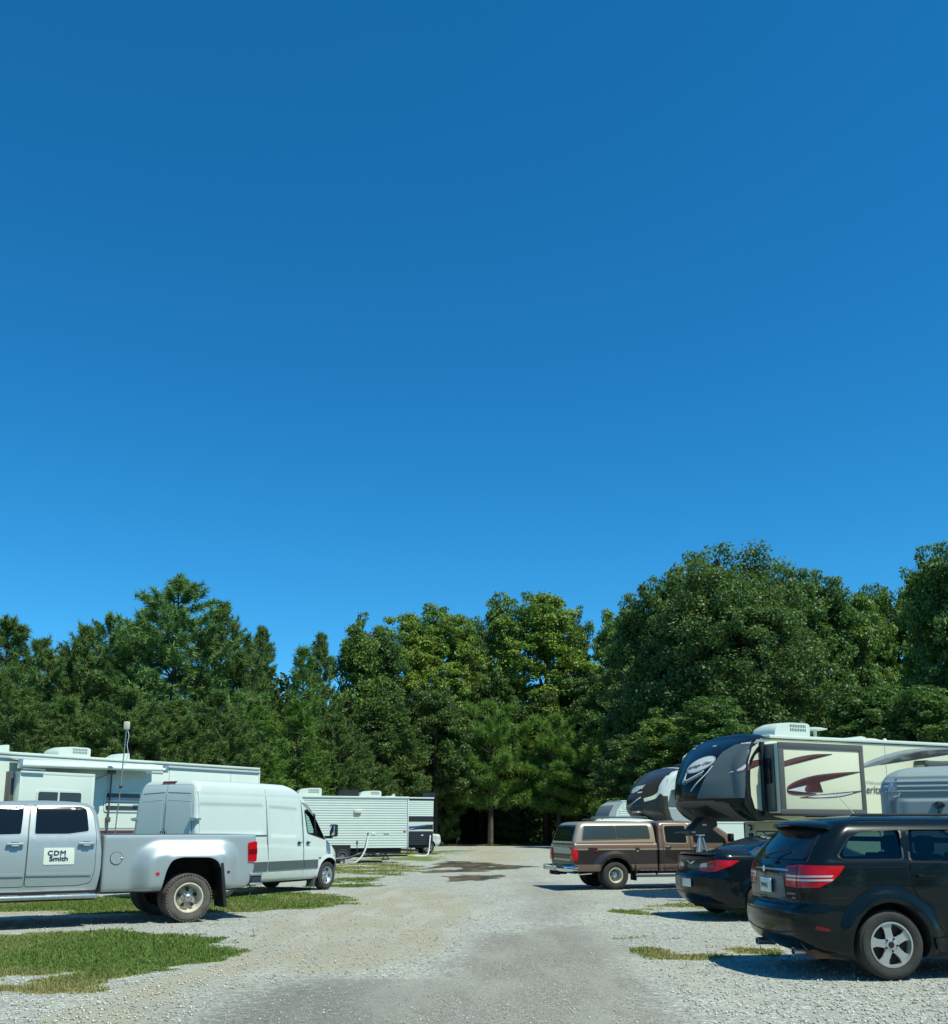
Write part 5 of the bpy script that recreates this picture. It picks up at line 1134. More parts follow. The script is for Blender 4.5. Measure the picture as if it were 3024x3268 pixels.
    for k, (m_, w_) in enumerate((('decalsilver', .028), ('decalgrey', .014), ('decalgrey', .008))):
        line(bv, curve2([(.16 - .01 * k, 2.84 - .05 * k), (.10, 2.72 - .05 * k), (.02, 2.66 - .05 * k), (-.12, 2.70 - .045 * k), (-.40, 2.86 - .045 * k)], 4), 'B', w_, 'cap_stripe', m_, t, off=.010)
    line(bv, curve2([(-.22, 2.40), (-.38, 2.60), (-.50, 2.80), (-.56, 2.98)], 4), 'B', .028, 'cap_stripe', 'decalsilver', t, off=.010)
    for y_ in (-1.05, -.92, 0, .92): patch(bv, rpoly([(y_ - .05, 3.47), (y_ + .05, 3.47), (y_ + .05, 3.50), (y_ - .05, 3.50)], .01), 'B', 'marker_light', 'clear', t, off=.02)
    for x_ in (3.95, 8.2): B().box(x_, x_ + .012, -1.256, -1.25, .56, 3.55).out('wall_seam', 'decalgrey', t)
    # underside, pin box and its skid plate
    patch(bv, rpoly([(-.92, -.50, 0)[:2], (-.92, .50), (-.36, .62), (-.36, -.62)], .06) and [(-.92, -.50, 0), (-.92, .50, 0), (-.36, .62, 0), (-.36, -.62, 0)], (0, 0, 1), 'underside_panel', 'black', t, off=.006)
    B().prism([(-.38, 1.75), (-.70, 1.82), (-.85, 1.70), (-1.05, 1.54), (-1.40, 1.455), (-1.15, 1.39), (-.80, 1.42), (-.55, 1.52), (-.36, 1.62)], -.16, .16).out('pin_box', 'black', t)
    B().box(-.80, -.68, -.168, -.158, 1.62, 1.66).box(-1.10, -1.0, -.168, -.158, 1.46, 1.49).out('warning_label', 'decalsilver', t)
    fw_ = B().box(1.575, 1.598, -1.2, 1.2, .57, 1.70, .005).out('front_wall', 'cream', t)
    B().prism(rpoly([(-.75, .72), (.78, .72), (.78, 1.50), (-.75, 1.50)], .06), 1.563, 1.574, 'x').out('hatch_seal', 'black', fw_)
    B().prism(rpoly([(-.72, .75), (.75, .75), (.75, 1.47), (-.72, 1.47)], .05), 1.555, 1.570, 'x').out('front_hatch', 'cream', fw_)
    B().prism(rpoly([(2.25, .85), (3.6, .85), (3.6, 1.52), (2.25, 1.52)], .06), -1.262, -1.238).out('storage_door_seal', 'black', t)
    B().prism(rpoly([(2.29, .89), (3.56, .89), (3.56, 1.48), (2.29, 1.48)], .05), -1.268, -1.24).out('storage_door', 'cream', t)
    b = B().tube([(1.54, 1.02, 1.64), (1.53, .92, 1.62), (1.53, .90, 1.55), (1.54, .97, 1.51)], .022, 6).box(1.53, 1.575, .90, 1.02, 1.36, 1.44, .01); b.out('light_bracket', 'black', t)
    for y_ in (-.5, .38): B().box(1.9, 2.05, y_, y_ + .12, .02, .7).box(1.8, 2.15, y_ - .06, y_ + .18, 0, .03).out('landing_leg', 'dark', t)
    B().box(1.7, 10, -.9, .9, .42, .56).out('chassis', 'dark', t)
    for x in (6.2, 7.1): wheel(t, (x, -1.13, .38), .38, .24, .20, 'steel'); wheel(t, (x, 1.13, .38), .38, .24, .20, 'steel', left=True)
    # roof
    ac_unit(t, 1.85, 0, 3.74, 1.15, .8, .36)
    a = B().tube([(2.95, 0, 3.72), (2.95, 0, 3.98)], .035, 8, r1=.05).box(2.75, 3.10, -.10, .10, 3.70, 3.76, .02)
    K = 10; rs = []
    for i in range(K + 1):
        x = 2.62 + .68 * i / K; f = abs(2 * i / K - 1); rs.append([a.bm.verts.new((x, y * (1 - .5 * f * f), 4.02 + z * (1 - .6 * f * f) + (.02 * (i / K - .5)))) for y, z in ((-.16, -.02), (-.16, .01), (0, .05), (.16, .01), (.16, -.02), (0, -.05))])
    for A, C in zip(rs, rs[1:]):
        for k in range(6): a.bm.faces.new((A[k], A[(k + 1) % 6], C[(k + 1) % 6], C[k]))
    a.bm.faces.new(rs[0]); a.bm.faces.new(rs[-1][::-1]); a.out('tv_antenna', 'white', t)
    B().prism([(3.75, 3.71), (3.95, 3.82), (4.20, 3.86), (4.35, 3.84), (4.35, 3.71)], -.3, .3, 'y').out('roof_vent', 'white', t)
    B().ball((4.72, 0, 3.70), .42, (1.05, .9, .36), sub=3).out('roof_dome', 'beige', t)
    B().tube([(5.33, 0, 3.7), (5.33, 0, 3.78)], .025, 8).ball((5.33, 0, 3.81), .06).out('satellite_stub', 'white', t)
    # awning-topped second slide at the right
    s2 = B().box(4.95, 7.6, -1.55, -1.1, 1.2, 3.10, .01).out('slide_room', 'cream', t)
    B().box(4.93, 7.62, -1.57, -1.53, 3.06, 3.16, .004).box(4.93, 5.06, -1.565, -1.545, 1.2, 3.07, .003).out('slide_frame', 'trimgrey', s2)
    B().box(4.90, 5.02, -1.60, -1.26, 3.10, 3.20, .01).box(5.9, 6.02, -1.60, -1.26, 3.10, 3.22, .01).tube([(5.0, -1.50, 3.16), (7.5, -1.50, 3.16)], .04, 8).out('slide_topper', 'trimgrey', s2)
fifth_wheel_cream()

def stand():
    t = thing('tripod_stand', 'aluminium tripod stand under the pin box of the cream camper', 'stand', (5.02, 22.7, 0), 25)
    b = B(); 
    for k in range(3):
        a = R(90 + 120 * k); b.tube([(.05 * math.cos(a), .05 * math.sin(a), 1.36), (.42 * math.cos(a), .42 * math.sin(a), .02)], .022, 8)
    b.out('leg', 'alu', t)
    B().tube([(0, 0, .75), (0, 0, 1.42)], .03, 8).box(-.07, .07, -.07, .07, 1.405, 1.425).lathe([(.001, -.02), (.07, -.02), (.07, .02), (.001, .02)], n=12, c=(0, 0, 1.2)).out('post', 'alu', t)
    B().tube([(.03, 0, 1.14), (.45, -.02, 1.05), (.62, -.02, 1.06)], .014, 6).ball((.62, -.02, 1.06), .05).out('handle', 'chrome', t)
    for k in range(3):
        a = R(90 + 120 * k); B().box(.42 * math.cos(a) - .05, .42 * math.cos(a) + .05, .42 * math.sin(a) - .05, .42 * math.sin(a) + .05, .004, .03, .005).out('foot', 'rust', t)
stand()

def fifth_wheel_brown():
    t = thing('fifth_wheel_trailer', 'white camper with a dark brown nose cap, behind the brown pickup', 'trailer', (6.9, 38.4, 0), 20)
    def mi(x, y, z, n):
        a = abs(y)
        if n.z < -.35 and z < 2.2: return 1
        if a > 1.05 and z > 2.9 - (a - 1.05): return 2 if x > -.55 else 0
        return 0
    cap = nose(t, ['capbrown', 'trimgrey', 'decalsilver'], mi); bv = bvh_of(cap)
    up = B(); zz = [1.72, 1.9, 2.35, 2.9, 3.3, 3.55]; ed = [-.04, -.24, -.38, -.35, -.22, .22]
    up.prism(list(zip(ed, zz)) + [(9.5, 3.55), (9.5, 1.72)], -1.25, 1.25).out('upper_wall', 'white', t)
    B().box(1.5, 9.5, -1.235, 1.235, .55, 1.715).out('lower_wall', 'white', t)
    B().box(.35, 9.55, -1.28, 1.28, 3.55, 3.65, .03).out('roof', 'white', t)
    wv = BVHTree.FromPolygons([(-2, -1.25, 0), (12, -1.25, 0), (12, -1.25, 5), (-2, -1.25, 5)], [(0, 1, 2, 3)])
    G = lambda pts, nm, m, off=.004: patch(wv, pts, 'R', nm, m, t, off=off, sp=.5, depth=.004)
    G([(-.02, 1.80), (-.22, 1.95), (-.34, 2.25), (.8, 2.25), (2.6, 1.80)], 'lower_graphic', 'decalgrey')
    G([(-.36, 2.28), (-.36, 2.6), (.2, 3.45), (.9, 3.45), (.5, 2.8), (1.6, 2.28)], 'photo_graphic', 'decalsilver')
    G([(-.30, 2.30), (-.12, 2.9), (-.02, 2.65), (.05, 2.95), (.12, 2.5), (.30, 2.8), (.40, 2.28)], 'ragged_graphic', 'capgrey', .008)
    G([(.55, 2.3), (.7, 2.9), (.9, 2.5), (1.1, 2.3)], 'ragged_graphic', 'blue', .008)
    line(bv, curve2([(-.66, 2.56), (-.95, 2.66), (-1.12, 2.86)], 4), 'B', .14, 'cap_swoosh', 'cream', t, off=.008)
    e = patch(bv, [(-2, .02 + .30 * math.cos(R(a)), 2.97 + .12 * math.sin(R(a)) - .05 * math.cos(R(a))) for a in range(0, 360, 12)], (1, 0, 0), 'emblem', 'decalsilver', t, off=.010, sp=.06)
    text(bv, 'ATTITUDE', 'B', (.36, 2.90), .20, 'lettering', 'white', e, bold=.008, off=.022, slope=.10, sx=.80)
    patch(bv, [(-2, -.24, 2.86), (-2, -.44, 2.88), (-2, -.44, 2.84), (-2, -.24, 2.82)], (1, 0, 0), 'emblem_bar', 'white', t, off=.012, sp=.06)
    line(bv, curve2([(.50, 2.52), (.30, 2.38), (.10, 2.36), (-.2, 2.46), (-.50, 2.66)], 4), 'B', .05, 'cap_stripe', 'decalsilver', t, off=.008)
    line(bv, curve2([(.50, 2.44), (.28, 2.30), (.05, 2.29), (-.2, 2.38)], 4), 'B', .02, 'cap_stripe', 'decalgrey', t, off=.008)
    B().box(-1.12, -.9, -.5, -.1, 2.10, 2.16, .01).out('cap_light', 'decalsilver', t)
    B().prism([(-.38, 1.78), (-1.0, 1.80), (-1.3, 1.45), (-.5, 1.5)], -.15, .15).out('pin_box', 'black', t)
    patch(bv, [(-.92, -.50, 0), (-.92, .50, 0), (-.36, .62, 0), (-.36, -.62, 0)], (0, 0, 1), 'underside_panel', 'black', t, off=.006)
    ac_unit(t, 1.4, 0, 3.68, 1.1, .8, .30, m='black')
    B().box(.4, 1.0, -.3, .3, 3.66, 3.80, .04).out('roof_vent', 'decalsilver', t)
    for y_ in (-.5, .38): B().box(1.8, 1.95, y_, y_ + .12, .02, .7).out('landing_leg', 'dark', t)
    for x in (6.0, 6.9): wheel(t, (x, -1.13, .38), .38, .24, .20, 'steel'); wheel(t, (x, 1.13, .38), .38, .24, .20, 'steel', left=True)
fifth_wheel_brown()

# ------------------------------------------------------------------ silver shell camper at the right edge
def silver_camper():
    t = thing('camper_trailer', 'low silver grey ribbed camper with a small tree emblem, behind the dark SUV', 'trailer', (6.40, 15.93, 0), -24)
    # rounded-corner shell: outline in x-z extruded across, ribs pressed along the shoulder
    def disp(V):
        X, Y, Z = V.T; s = Y < -.5
        k = np.zeros(len(V))
        for z in (2.10, 2.17, 2.24, 2.32): k = k + .014 * np.exp(-((Z - z) / .016) ** 2)
        k = k + .022 * sstep(1.99, 1.97, Z) * sstep(.28, .34, X) * (Z < 1.99)
        V[:, 1] -= np.where(s, k, 0); V[:, 1] += np.where(Y > .5, k, 0); return V
    lv = [(.55, 0, 5.0, 1.05, .10, .1, .02, 0), (1.2, 0, 5.0, 1.05, .10, .1, .02, 0), (2.1, 0, 5.0, 1.05, .10, .1, .02, 0), (2.22, .02, 5.0, 1.04, .12, .1, .02, 0), (2.34, .10, 4.95, 1.0, .14, .1, .02, 0), (2.42, .24, 4.85, .93, .14, .1, .02, 0), (2.46, .40, 4.7, .84, .14, .1, .02, 0)]
    bd = body('shell', loft(lv, dz=.02, dx=.05, dome=.06, disp=disp), ['silvercap', 'dark'], t, ang=60); bv = bvh_of(bd)
    line(bv, curve2([(.13, .7), (.13, 1.6), (.135, 2.1), (.16, 2.25), (.26, 2.36)], 5), 'R', .018, 'edge_trim', 'alu', t, off=.004)
    B().tube([(.20, -1.07, 2.04), (.27, -1.10, 2.04), (.29, -1.10, 2.09)], .012, 6).ball((.22, -1.06, 2.035), .025).out('latch', 'chrome', t)
    # raised roof pod
    B().prism([(.95, 2.44), (1.05, 2.60), (1.35, 2.74), (2.4, 2.78), (2.6, 2.5), (2.6, 2.44)], -.72, .6).out('roof_pod', 'silvercap', t)
    # tree emblem: trunk and round crown of small leaves
    e = B(); r3 = random.Random(5); y = -1.096
    e.prism([(.765, 1.785), (.80, 1.785), (.785, 1.83), (.80, 1.88), (.775, 1.88), (.775, 1.83)], y - .002, y + .03)
    for k in range(60):
        a = r3.random() * 6.28; q = r3.random() ** .5; cx = .79 + .078 * q * math.cos(a); cz = 1.905 + .05 * q * math.sin(a); s = .006 + r3.random() * .005
        e.prism([(cx - s, cz), (cx, cz - s * .7), (cx + s, cz), (cx, cz + s * .7)], y - .002, y + .03)
    e.out('tree_emblem', 'black', t)
    B().box(.1, 4.9, -.95, .95, .4, .56).out('chassis', 'dark', t)
    for s in (-1, 1): wheel(t, (2.6, s * .98, .33), .33, .2, .19, 'steel', left=s > 0)
silver_camper()
# ================================================================== GROUND
GR = dict(
 G=[([(-9.5, 15.0), (-7.1, 15.7), (-6.1, 16.6), (-5.3, 16.6), (-4.4, 16.0), (-3.8, 15.8), (-3.1, 15.7), (-3.3, 14.7), (-3.3, 13.8), (-3.3, 12.7), (-3.3, 11.9), (-3.8, 11.6), (-4.6, 11.9), (-4.8, 11.3), (-5.0, 11.1), (-9, 11)], 1.0),
    ([(-7, 11.1), (-5.0, 11.1), (-4.8, 11.3), (-4.6, 11.9), (-3.8, 11.6), (-3.8, 11.3), (-3.9, 10.4), (-4.1, 9.8), (-4.4, 9.7), (-7, 9.7)], .5),
    ([(-5.5, 9.3), (-4.1, 9.3), (-4.0, 9.3), (-3.75, 9.1), (-3.65, 8.9), (-3.7, 8.3), (-5.5, 8.0)], .7),
    ([(-16, 22.0), (-10.8, 23.6), (-5.9, 24.9), (-5.0, 25.1), (-3.4, 24.6), (-2.5, 23.6), (-2.5, 22.4), (-3.6, 20.4), (-4.2, 19.7), (-4.6, 19.7), (-6.1, 19.7), (-9.2, 20.2), (-16, 18.8)], 1.0),
    ([(-12, 27), (-4.0, 29.2), (-4.4, 33.3), (-3.0, 34.0), (-2.4, 30.6), (-2.4, 28.6), (-5, 26.5), (-12, 25.2)], .9),
    ([(-5.9, 44.4), (-4.2, 46.6), (-2.2, 42.2), (-1.9, 36.4), (-2.6, 34.5), (-4.7, 35.4), (-9, 36), (-9, 42)], .85),
    ([(-14, 50), (-5.7, 50.1), (-5.5, 53.8), (-3.7, 56.6), (-1.7, 56.6), (-1.7, 50.9), (-4.3, 47.6), (-14, 46)], .9),
    ([(-12, 64), (-4.4, 66.8), (-0.2, 71.9), (-1.5, 60.7), (-3.9, 59.6), (-12, 60)], .9),
    ([(2.9, 20.1), (3.9, 21.8), (4.8, 22.5), (8.7, 22.1), (8.1, 20.2), (5.1, 19.8), (3.4, 19.5)], .75),
    ([(2.4, 15.7), (2.7, 15.5), (3.0, 14.8), (3.8, 14.8), (4.3, 15.2), (6.2, 15.2), (6.2, 13.9), (4.2, 14.0), (3.5, 13.6), (2.9, 13.2), (2.3, 13.2), (2.3, 14.1)], .46),
    ([(-60, 88.5), (-20, 90.5), (0, 90.5), (12, 92), (60, 92), (300, 130), (300, 900), (-300, 900), (-300, 60), (-60, 60)], 1.0),
    ([(-300, 900), (-300, 8), (-17, 14), (-17, 60), (-60, 70)], 1.0), ([(20, 14), (300, 10), (300, 300), (60, 92), (24, 80)], 1.0)],
 A=[([(-2.5, 6), (-2.5, 10.3), (-2.2, 11.2), (-1.9, 11.8), (-0.8, 11.6), (-0.3, 15.2), (1.0, 17.6), (2.2, 17.6), (2.3, 14.0), (2.1, 11.6), (2.0, 6)], .72),
    ([(0.6, 42), (2.4, 42.0), (3.2, 30.4), (3.1, 22.3), (2.2, 17.4), (1.0, 17.4), (0.3, 17.9), (0.4, 22)], .55),
    ([(-2.6, 60), (6, 60), (6, 88), (-3, 88)], .35)],
 K=[([(-2.6, 6), (-2.5, 10.1), (-2.2, 11.2), (-1.7, 11.5), (-0.9, 10.4), (-0.8, 6)], .8)],
 D=[([(-3.5, 19.6), (-2.9, 27.8), (-0.8, 27.7), (0.3, 22.3), (0.0, 17.2), (-0.5, 13.4), (-1.3, 11.9), (-2.4, 11.8), (-2.6, 10.5), (-2.6, 6), (-4.0, 6), (-3.6, 11.6), (-3.4, 15.2)], .8),
    ([(-1.8, 35), (-1.2, 52), (-1, 88), (4, 88), (3.2, 56), (1.9, 44), (.2, 28), (-1.2, 27)], .5), ([(-9, 19.0), (-6, 19.4), (-5, 20.4), (-9, 21.4), (-14, 20.6)], .8)],
 W=[([(-2.0, 40.9), (-1.6, 44.5), (-1.5, 50.3), (-0.0, 48.2), (1.0, 45.8), (2.6, 42.0), (1.4, 38.6), (-0.4, 37.0), (-1.9, 36.6)], 1.0),
    ([(-1.1, 31.6), (-1.0, 34.8), (-0.0, 34.4), (1.0, 35.2), (1.0, 32.2), (-0.7, 30.8)], .95)],
 O=[([(-0.1, 70), (1.9, 70), (2.9, 58), (1.9, 47.8), (.6, 46), (0.0, 52.1)], .8)])
GR['Y'] = [([(2.1, 16.2), (3.0, 15.6), (4.3, 15.4), (7.0, 15.4), (7.0, 13.6), (4.2, 13.9), (2.9, 12.9), (2.1, 13.0)], 1.0), ([(2.7, 19.2), (2.7, 21), (4.8, 23), (9, 22.6), (9, 19.4)], .55), ([(-5.2, 11.9), (-3.3, 11.7), (-3.6, 9.9), (-4.6, 9.4), (-7, 9.7), (-7, 11.2)], .8), ([(-9, 47), (-1.6, 44), (-1.5, 37), (-4, 34.3), (-9, 35)], .7)]
def fbm(X, Y, sc, seed=0, oct=4):
    r = np.random.RandomState(seed); v = np.zeros_like(X); a = 1.0
    for o in range(oct):
        T = r.rand(256, 256); x = X / sc * 2 ** o + 1000.3; y = Y / sc * 2 ** o + 1000.7; i = np.floor(x).astype(int); j = np.floor(y).astype(int); fx = x - i; fy = y - j
        fx = fx * fx * (3 - 2 * fx); fy = fy * fy * (3 - 2 * fy); g = lambda a_, b_: T[a_ % 256, b_ % 256]
        v += a * ((g(i, j) * (1 - fx) + g(i + 1, j) * fx) * (1 - fy) + (g(i, j + 1) * (1 - fx) + g(i + 1, j + 1) * fx) * fy - .5); a *= .55
    return v
def ground_masks(X, Y):
    d = np.clip(Y / 14, .6, 3.0); wx = X + .35 * fbm(X, Y, 1.3, 1) * d ** .3; wy = Y + .55 * fbm(X, Y, 1.3, 2) * d
    P = np.stack([wx, wy * 1.0], 1); out = {}
    for k, L in GR.items():
        m = np.zeros(len(X)); soft = {'G': .38, 'A': 1.1, 'K': .9, 'D': .9, 'W': .35, 'O': .9, 'Y': .5}[k]
        for poly, s in L:
            m = np.maximum(m, s * sstep(-soft, soft, sdist(poly, P) / np.maximum(1, d * .8)))
        out[k] = m
    out['W'] = out['W'] * sstep(-.62, -.15, fbm(X, Y * .45, .9, 44, 3))
    g = out['G']; n = fbm(X, Y, .8, 5, 5); out['G'] = np.clip(g + (g > .02) * (g < .995) * n * 1.5 - .30 * sstep(.12, .42, fbm(X, Y, 1.7, 6, 4)) * (Y < 60), 0, 1)
    return out
def ground_z(X, Y):
    z = .035 * fbm(X, Y, 4.0, 9, 3) + .012 * fbm(X, Y, .6, 10, 2) * (Y < 60)
    return (z - .02) * sstep(3, 8, np.hypot(X, Y)) * .7
xs = [0.0]; 
while xs[-1] < 900:
    x = xs[-1]; xs.append(x + (.075 if x < 6.5 else .14 if x < 12 else .4 if x < 24 else x * .12))
xs = np.array([-v for v in xs[:0:-1]] + xs)
ys = [4.0]
while ys[-1] < 1500:
    y = ys[-1]; ys.append(y + (max(.07, min(.40, y * y / 3200)) if y < 94 else (y - 90) * .18 + .4))
ys = np.array([-300, -40, -8, 0] + ys)
GX, GY = np.meshgrid(xs, ys); fx, fy = GX.ravel(), GY.ravel(); mk = ground_masks(fx, fy); fz = ground_z(fx, fy)
nx, ny = len(xs), len(ys); me = bpy.data.meshes.new('ground'); ii = np.arange((ny - 1) * nx).reshape(ny - 1, nx)[:, :-1].ravel()
F = np.stack([ii, ii + 1, ii + nx + 1, ii + nx], 1)
me.vertices.add(nx * ny); me.vertices.foreach_set('co', np.stack([fx, fy, fz], 1).ravel())
me.loops.add(F.size); me.loops.foreach_set('vertex_index', F.ravel()); me.polygons.add(len(F)); me.polygons.foreach_set('loop_start', np.arange(0, F.size, 4)); me.polygons.foreach_set('use_smooth', [True] * len(F)); me.update(calc_edges=True); me.validate()
for nm, ch in (('mask_a', 'GAD'), ('mask_b', 'WOK'), ('mask_c', 'Y')):
    at = me.attributes.new(nm, 'FLOAT_COLOR', 'POINT'); c = np.ones((nx * ny, 4))
    for i, k in enumerate(ch): c[:, i] = mk[k]
    at.data.foreach_set('color', c.ravel())
def ground_mat():
    m = bpy.data.materials.new('gravel_lot_ground'); m.use_nodes = True; n = m.node_tree.nodes; l = m.node_tree.links; p = n['Principled BSDF']; p.inputs['Roughness'].default_value = .95; p.inputs['Specular IOR Level'].default_value = .2
    tc = n.new('ShaderNodeTexCoord')
    def noise(sc, det=6, seedoff=0):
        a = n.new('ShaderNodeTexNoise'); a.inputs['Scale'].default_value = sc; a.inputs['Detail'].default_value = det; a.inputs['Roughness'].default_value = .6
        mp = n.new('ShaderNodeMapping'); mp.inputs['Location'].default_value = (seedoff, seedoff * 2, 0); l.new(tc.outputs['Object'], mp.inputs[0]); l.new(mp.outputs[0], a.inputs['Vector']); return a.outputs[0]
    def ramp(fac, stops):
        r = n.new('ShaderNodeValToRGB'); e = r.color_ramp.elements
        while len(e) < len(stops): e.new(.5)
        for q, (pos, c) in zip(e, stops): q.position = pos; q.color = (*c, 1)
        l.new(fac, r.inputs[0]); return r.outputs[0]
    def mix(f, a, b, mode='MIX'):
        x = n.new('ShaderNodeMix'); x.data_type = 'RGBA'; x.blend_type = mode
        if isinstance(f, float): x.inputs[0].default_value = f
        else: l.new(f, x.inputs[0])
        for s, v in ((6, a), (7, b)):
            if isinstance(v, tuple): x.inputs[s].default_value = (*v, 1)
            else: l.new(v, x.inputs[s])
        return x.outputs[2]
    def rng(f, a, b, c=0, d=1):
        x = n.new('ShaderNodeMapRange'); x.inputs[1].default_value = a; x.inputs[2].default_value = b; x.inputs[3].default_value = c; x.inputs[4].default_value = d; l.new(f, x.inputs[0]); return x.outputs[0]
    vo = n.new('ShaderNodeTexVoronoi'); vo.inputs['Scale'].default_value = 34; l.new(tc.outputs['Object'], vo.inputs['Vector'])
    v2 = n.new('ShaderNodeTexVoronoi'); v2.inputs['Scale'].default_value = 90; l.new(tc.outputs['Object'], v2.inputs['Vector'])
    def grey(c): 
        s = n.new('ShaderNodeSeparateColor'); l.new(c, s.inputs[0]); return s.outputs[0]
    st = grey(vo.outputs['Color']); st2 = grey(v2.outputs['Color'])
    big = noise(.35, 5); mid = noise(2.2, 6, 3); fine = noise(28, 4, 7)
    sm = n.new('ShaderNodeMapping'); sm.inputs['Scale'].default_value = (1, .22, 1); sm.inputs['Rotation'].default_value = (0, 0, .12); l.new(tc.outputs['Object'], sm.inputs[0]); sn = n.new('ShaderNodeTexNoise'); sn.inputs['Scale'].default_value = 1.6; sn.inputs['Detail'].default_value = 7; l.new(sm.outputs[0], sn.inputs['Vector']); streak = sn.outputs[0]
    gravel = ramp(st, [(0, (.24, .245, .21)), (.35, (.34, .345, .30)), (.75, (.44, .445, .39)), (1, (.64, .65, .59))])
    gravel = mix(rng(v2.outputs['Distance'], 0, .8, .22, 0), gravel, (.13, .13, .115))
    gravel = mix(rng(mid, .42, .65, 0, .4), gravel, (.27, .27, .235)); gravel = mix(rng(streak, .5, .7, 0, .55), gravel, (.42, .395, .315))
    dirt = ramp(st2, [(0, (.25, .225, .16)), (.5, (.345, .31, .22)), (1, (.50, .46, .34))]); dirt = mix(rng(big, .42, .6, 0, .5), dirt, (.34, .30, .215)); dirt = mix(rng(mid, .45, .6, 0, .5), dirt, (.34, .34, .29)); dirt = mix(rng(streak, .48, .62, 0, .7), dirt, (.42, .41, .36)); dirt = mix(rng(big, .3, .42, .35, 0), dirt, (.36, .29, .18))
    asph = ramp(st2, [(0, (.13, .12, .098)), (.5, (.228, .213, .178)), (.88, (.315, .295, .25)), (1, (.58, .57, .52))]); asph = mix(rng(mid, .45, .62, 0, .45), asph, (.24, .23, .195)); asph = mix(rng(streak, .48, .66, 0, .7), asph, (.33, .32, .27)); asph = mix(rng(big, .5, .62, 0, .5), asph, (.30, .29, .245))
    grass = ramp(fine, [(.25, (.070, .108, .024)), (.5, (.125, .18, .042)), (.75, (.20, .25, .085))]); grass = mix(rng(mid, .48, .66, 0, .6), grass, (.17, .19, .075)); C3 = n.new('ShaderNodeAttribute'); C3.attribute_name = 'mask_c'; sc3 = n.new('ShaderNodeSeparateColor'); l.new(C3.outputs['Color'], sc3.inputs[0]); yq = n.new('ShaderNodeMath'); yq.operation = 'MULTIPLY'; l.new(sc3.outputs[0], yq.inputs[0]); l.new(rng(fine, .35, .6, .4, 1), yq.inputs[1]); grass = mix(yq.outputs[0], grass, (.34, .29, .13))
    A = n.new('ShaderNodeAttribute'); A.attribute_name = 'mask_a'; Bq = n.new('ShaderNodeAttribute'); Bq.attribute_name = 'mask_b'
    sa = n.new('ShaderNodeSeparateColor'); l.new(A.outputs['Color'], sa.inputs[0]); sb = n.new('ShaderNodeSeparateColor'); l.new(Bq.outputs['Color'], sb.inputs[0])
    def soft(f, nz, w):   # break a mask's edge with noise
        x = n.new('ShaderNodeMath'); x.operation = 'MULTIPLY_ADD'; l.new(nz, x.inputs[0]); x.inputs[1].default_value = w; l.new(f, x.inputs[2])
        return rng(x.outputs[0], .38 + w * .5, .62 + w * .5)
    n8 = noise(9, 6, 11)
    c = mix(soft(sa.outputs[2], n8, .9), gravel, dirt); c = mix(soft(sa.outputs[1], n8, .9), c, asph)
    kk = mix(rng(n8, .3, .6, .1, .75), c, (.115, .12, .108)); c = mix(sb.outputs[2], c, kk)
    c = mix(rng(sb.outputs[1], 0, 1, 0, .55), c, (.36, .29, .14))
    wet = n.new('ShaderNodeMath'); wet.operation = 'MULTIPLY'; wt = soft(sb.outputs[0], streak, 1.3); l.new(wt, wet.inputs[0]); wet.inputs[1].default_value = .95
    c = mix(wet.outputs[0], c, ramp(streak, [(.42, (.040, .032, .018)), (.60, (.14, .095, .035))]))
    sw = noise(.22, 3, 21); c = mix(rng(sw, .35, .65, .0, .16), c, (.13, .13, .12))
    gm = soft(sa.outputs[0], n8, .8); c = mix(gm, c, grass)
    l.new(c, p.inputs['Base Color']); l.new(rng(wet.outputs[0], 0, 1, .95, .35), p.inputs['Roughness'])
    bm_ = n.new('ShaderNodeBump'); bm_.inputs['Strength'].default_value = .75; bm_.inputs['Distance'].default_value = .018
    hh = n.new('ShaderNodeMath'); hh.operation = 'MULTIPLY_ADD'; l.new(st, hh.inputs[0]); hh.inputs[1].default_value = .8; l.new(fine, hh.inputs[2]); l.new(hh.outputs[0], bm_.inputs['Height']); l.new(bm_.outputs[0], p.inputs['Normal'])
    return m
kind(link('ground', me, None, ground_mat()), 'structure', 'gravel and dirt lane through a camper lot with patches of grass')

# loose stones and grass blades on the near ground
def scatter(n, x0, x1, y0, y1, power, seed):
    r = np.random.RandomState(seed); u = r.rand(n); y = (y0 ** power + u * (y1 ** power - y0 ** power)) ** (1 / power); x = (r.rand(n) * 2 - 1) * (.55 * y); return x, y, r
x, y, r = scatter(42000, 0, 0, 8.0, 28, -.8, 3); m_ = ground_masks(x, y); keep = (m_['G'] < .35) & (m_['W'] < .3) & (r.rand(len(x)) < np.where(m_['A'] > .4, .35, 1)); x, y = x[keep], y[keep]; z = ground_z(x, y)
n = len(x); s = (.005 + .014 * r.rand(n) ** 3.0) * np.where(m_['A'][keep] > .4, .8, 1.15); base = np.array([(1, 0, 0), (-.5, .87, 0), (-.5, -.87, 0), (.1, .1, .8), (0, 0, -.6)]); T = [(0, 1, 3), (1, 2, 3), (2, 0, 3), (1, 0, 4), (2, 1, 4), (0, 2, 4)]
ang = r.rand(n) * 6.28; ca, sa_ = np.cos(ang), np.sin(ang); jit = .7 + .6 * r.rand(n, 5, 3); V = base[None] * jit * s[:, None, None]; V = np.stack([V[..., 0] * ca[:, None] - V[..., 1] * sa_[:, None], V[..., 0] * sa_[:, None] + V[..., 1] * ca[:, None], V[..., 2]], 2)
V[..., 0] += x[:, None]; V[..., 1] += y[:, None]; V[..., 2] += z[:, None] + .3 * s[:, None]
F = (np.array(T)[None] + 5 * np.arange(n)[:, None, None]).reshape(-1, 3)
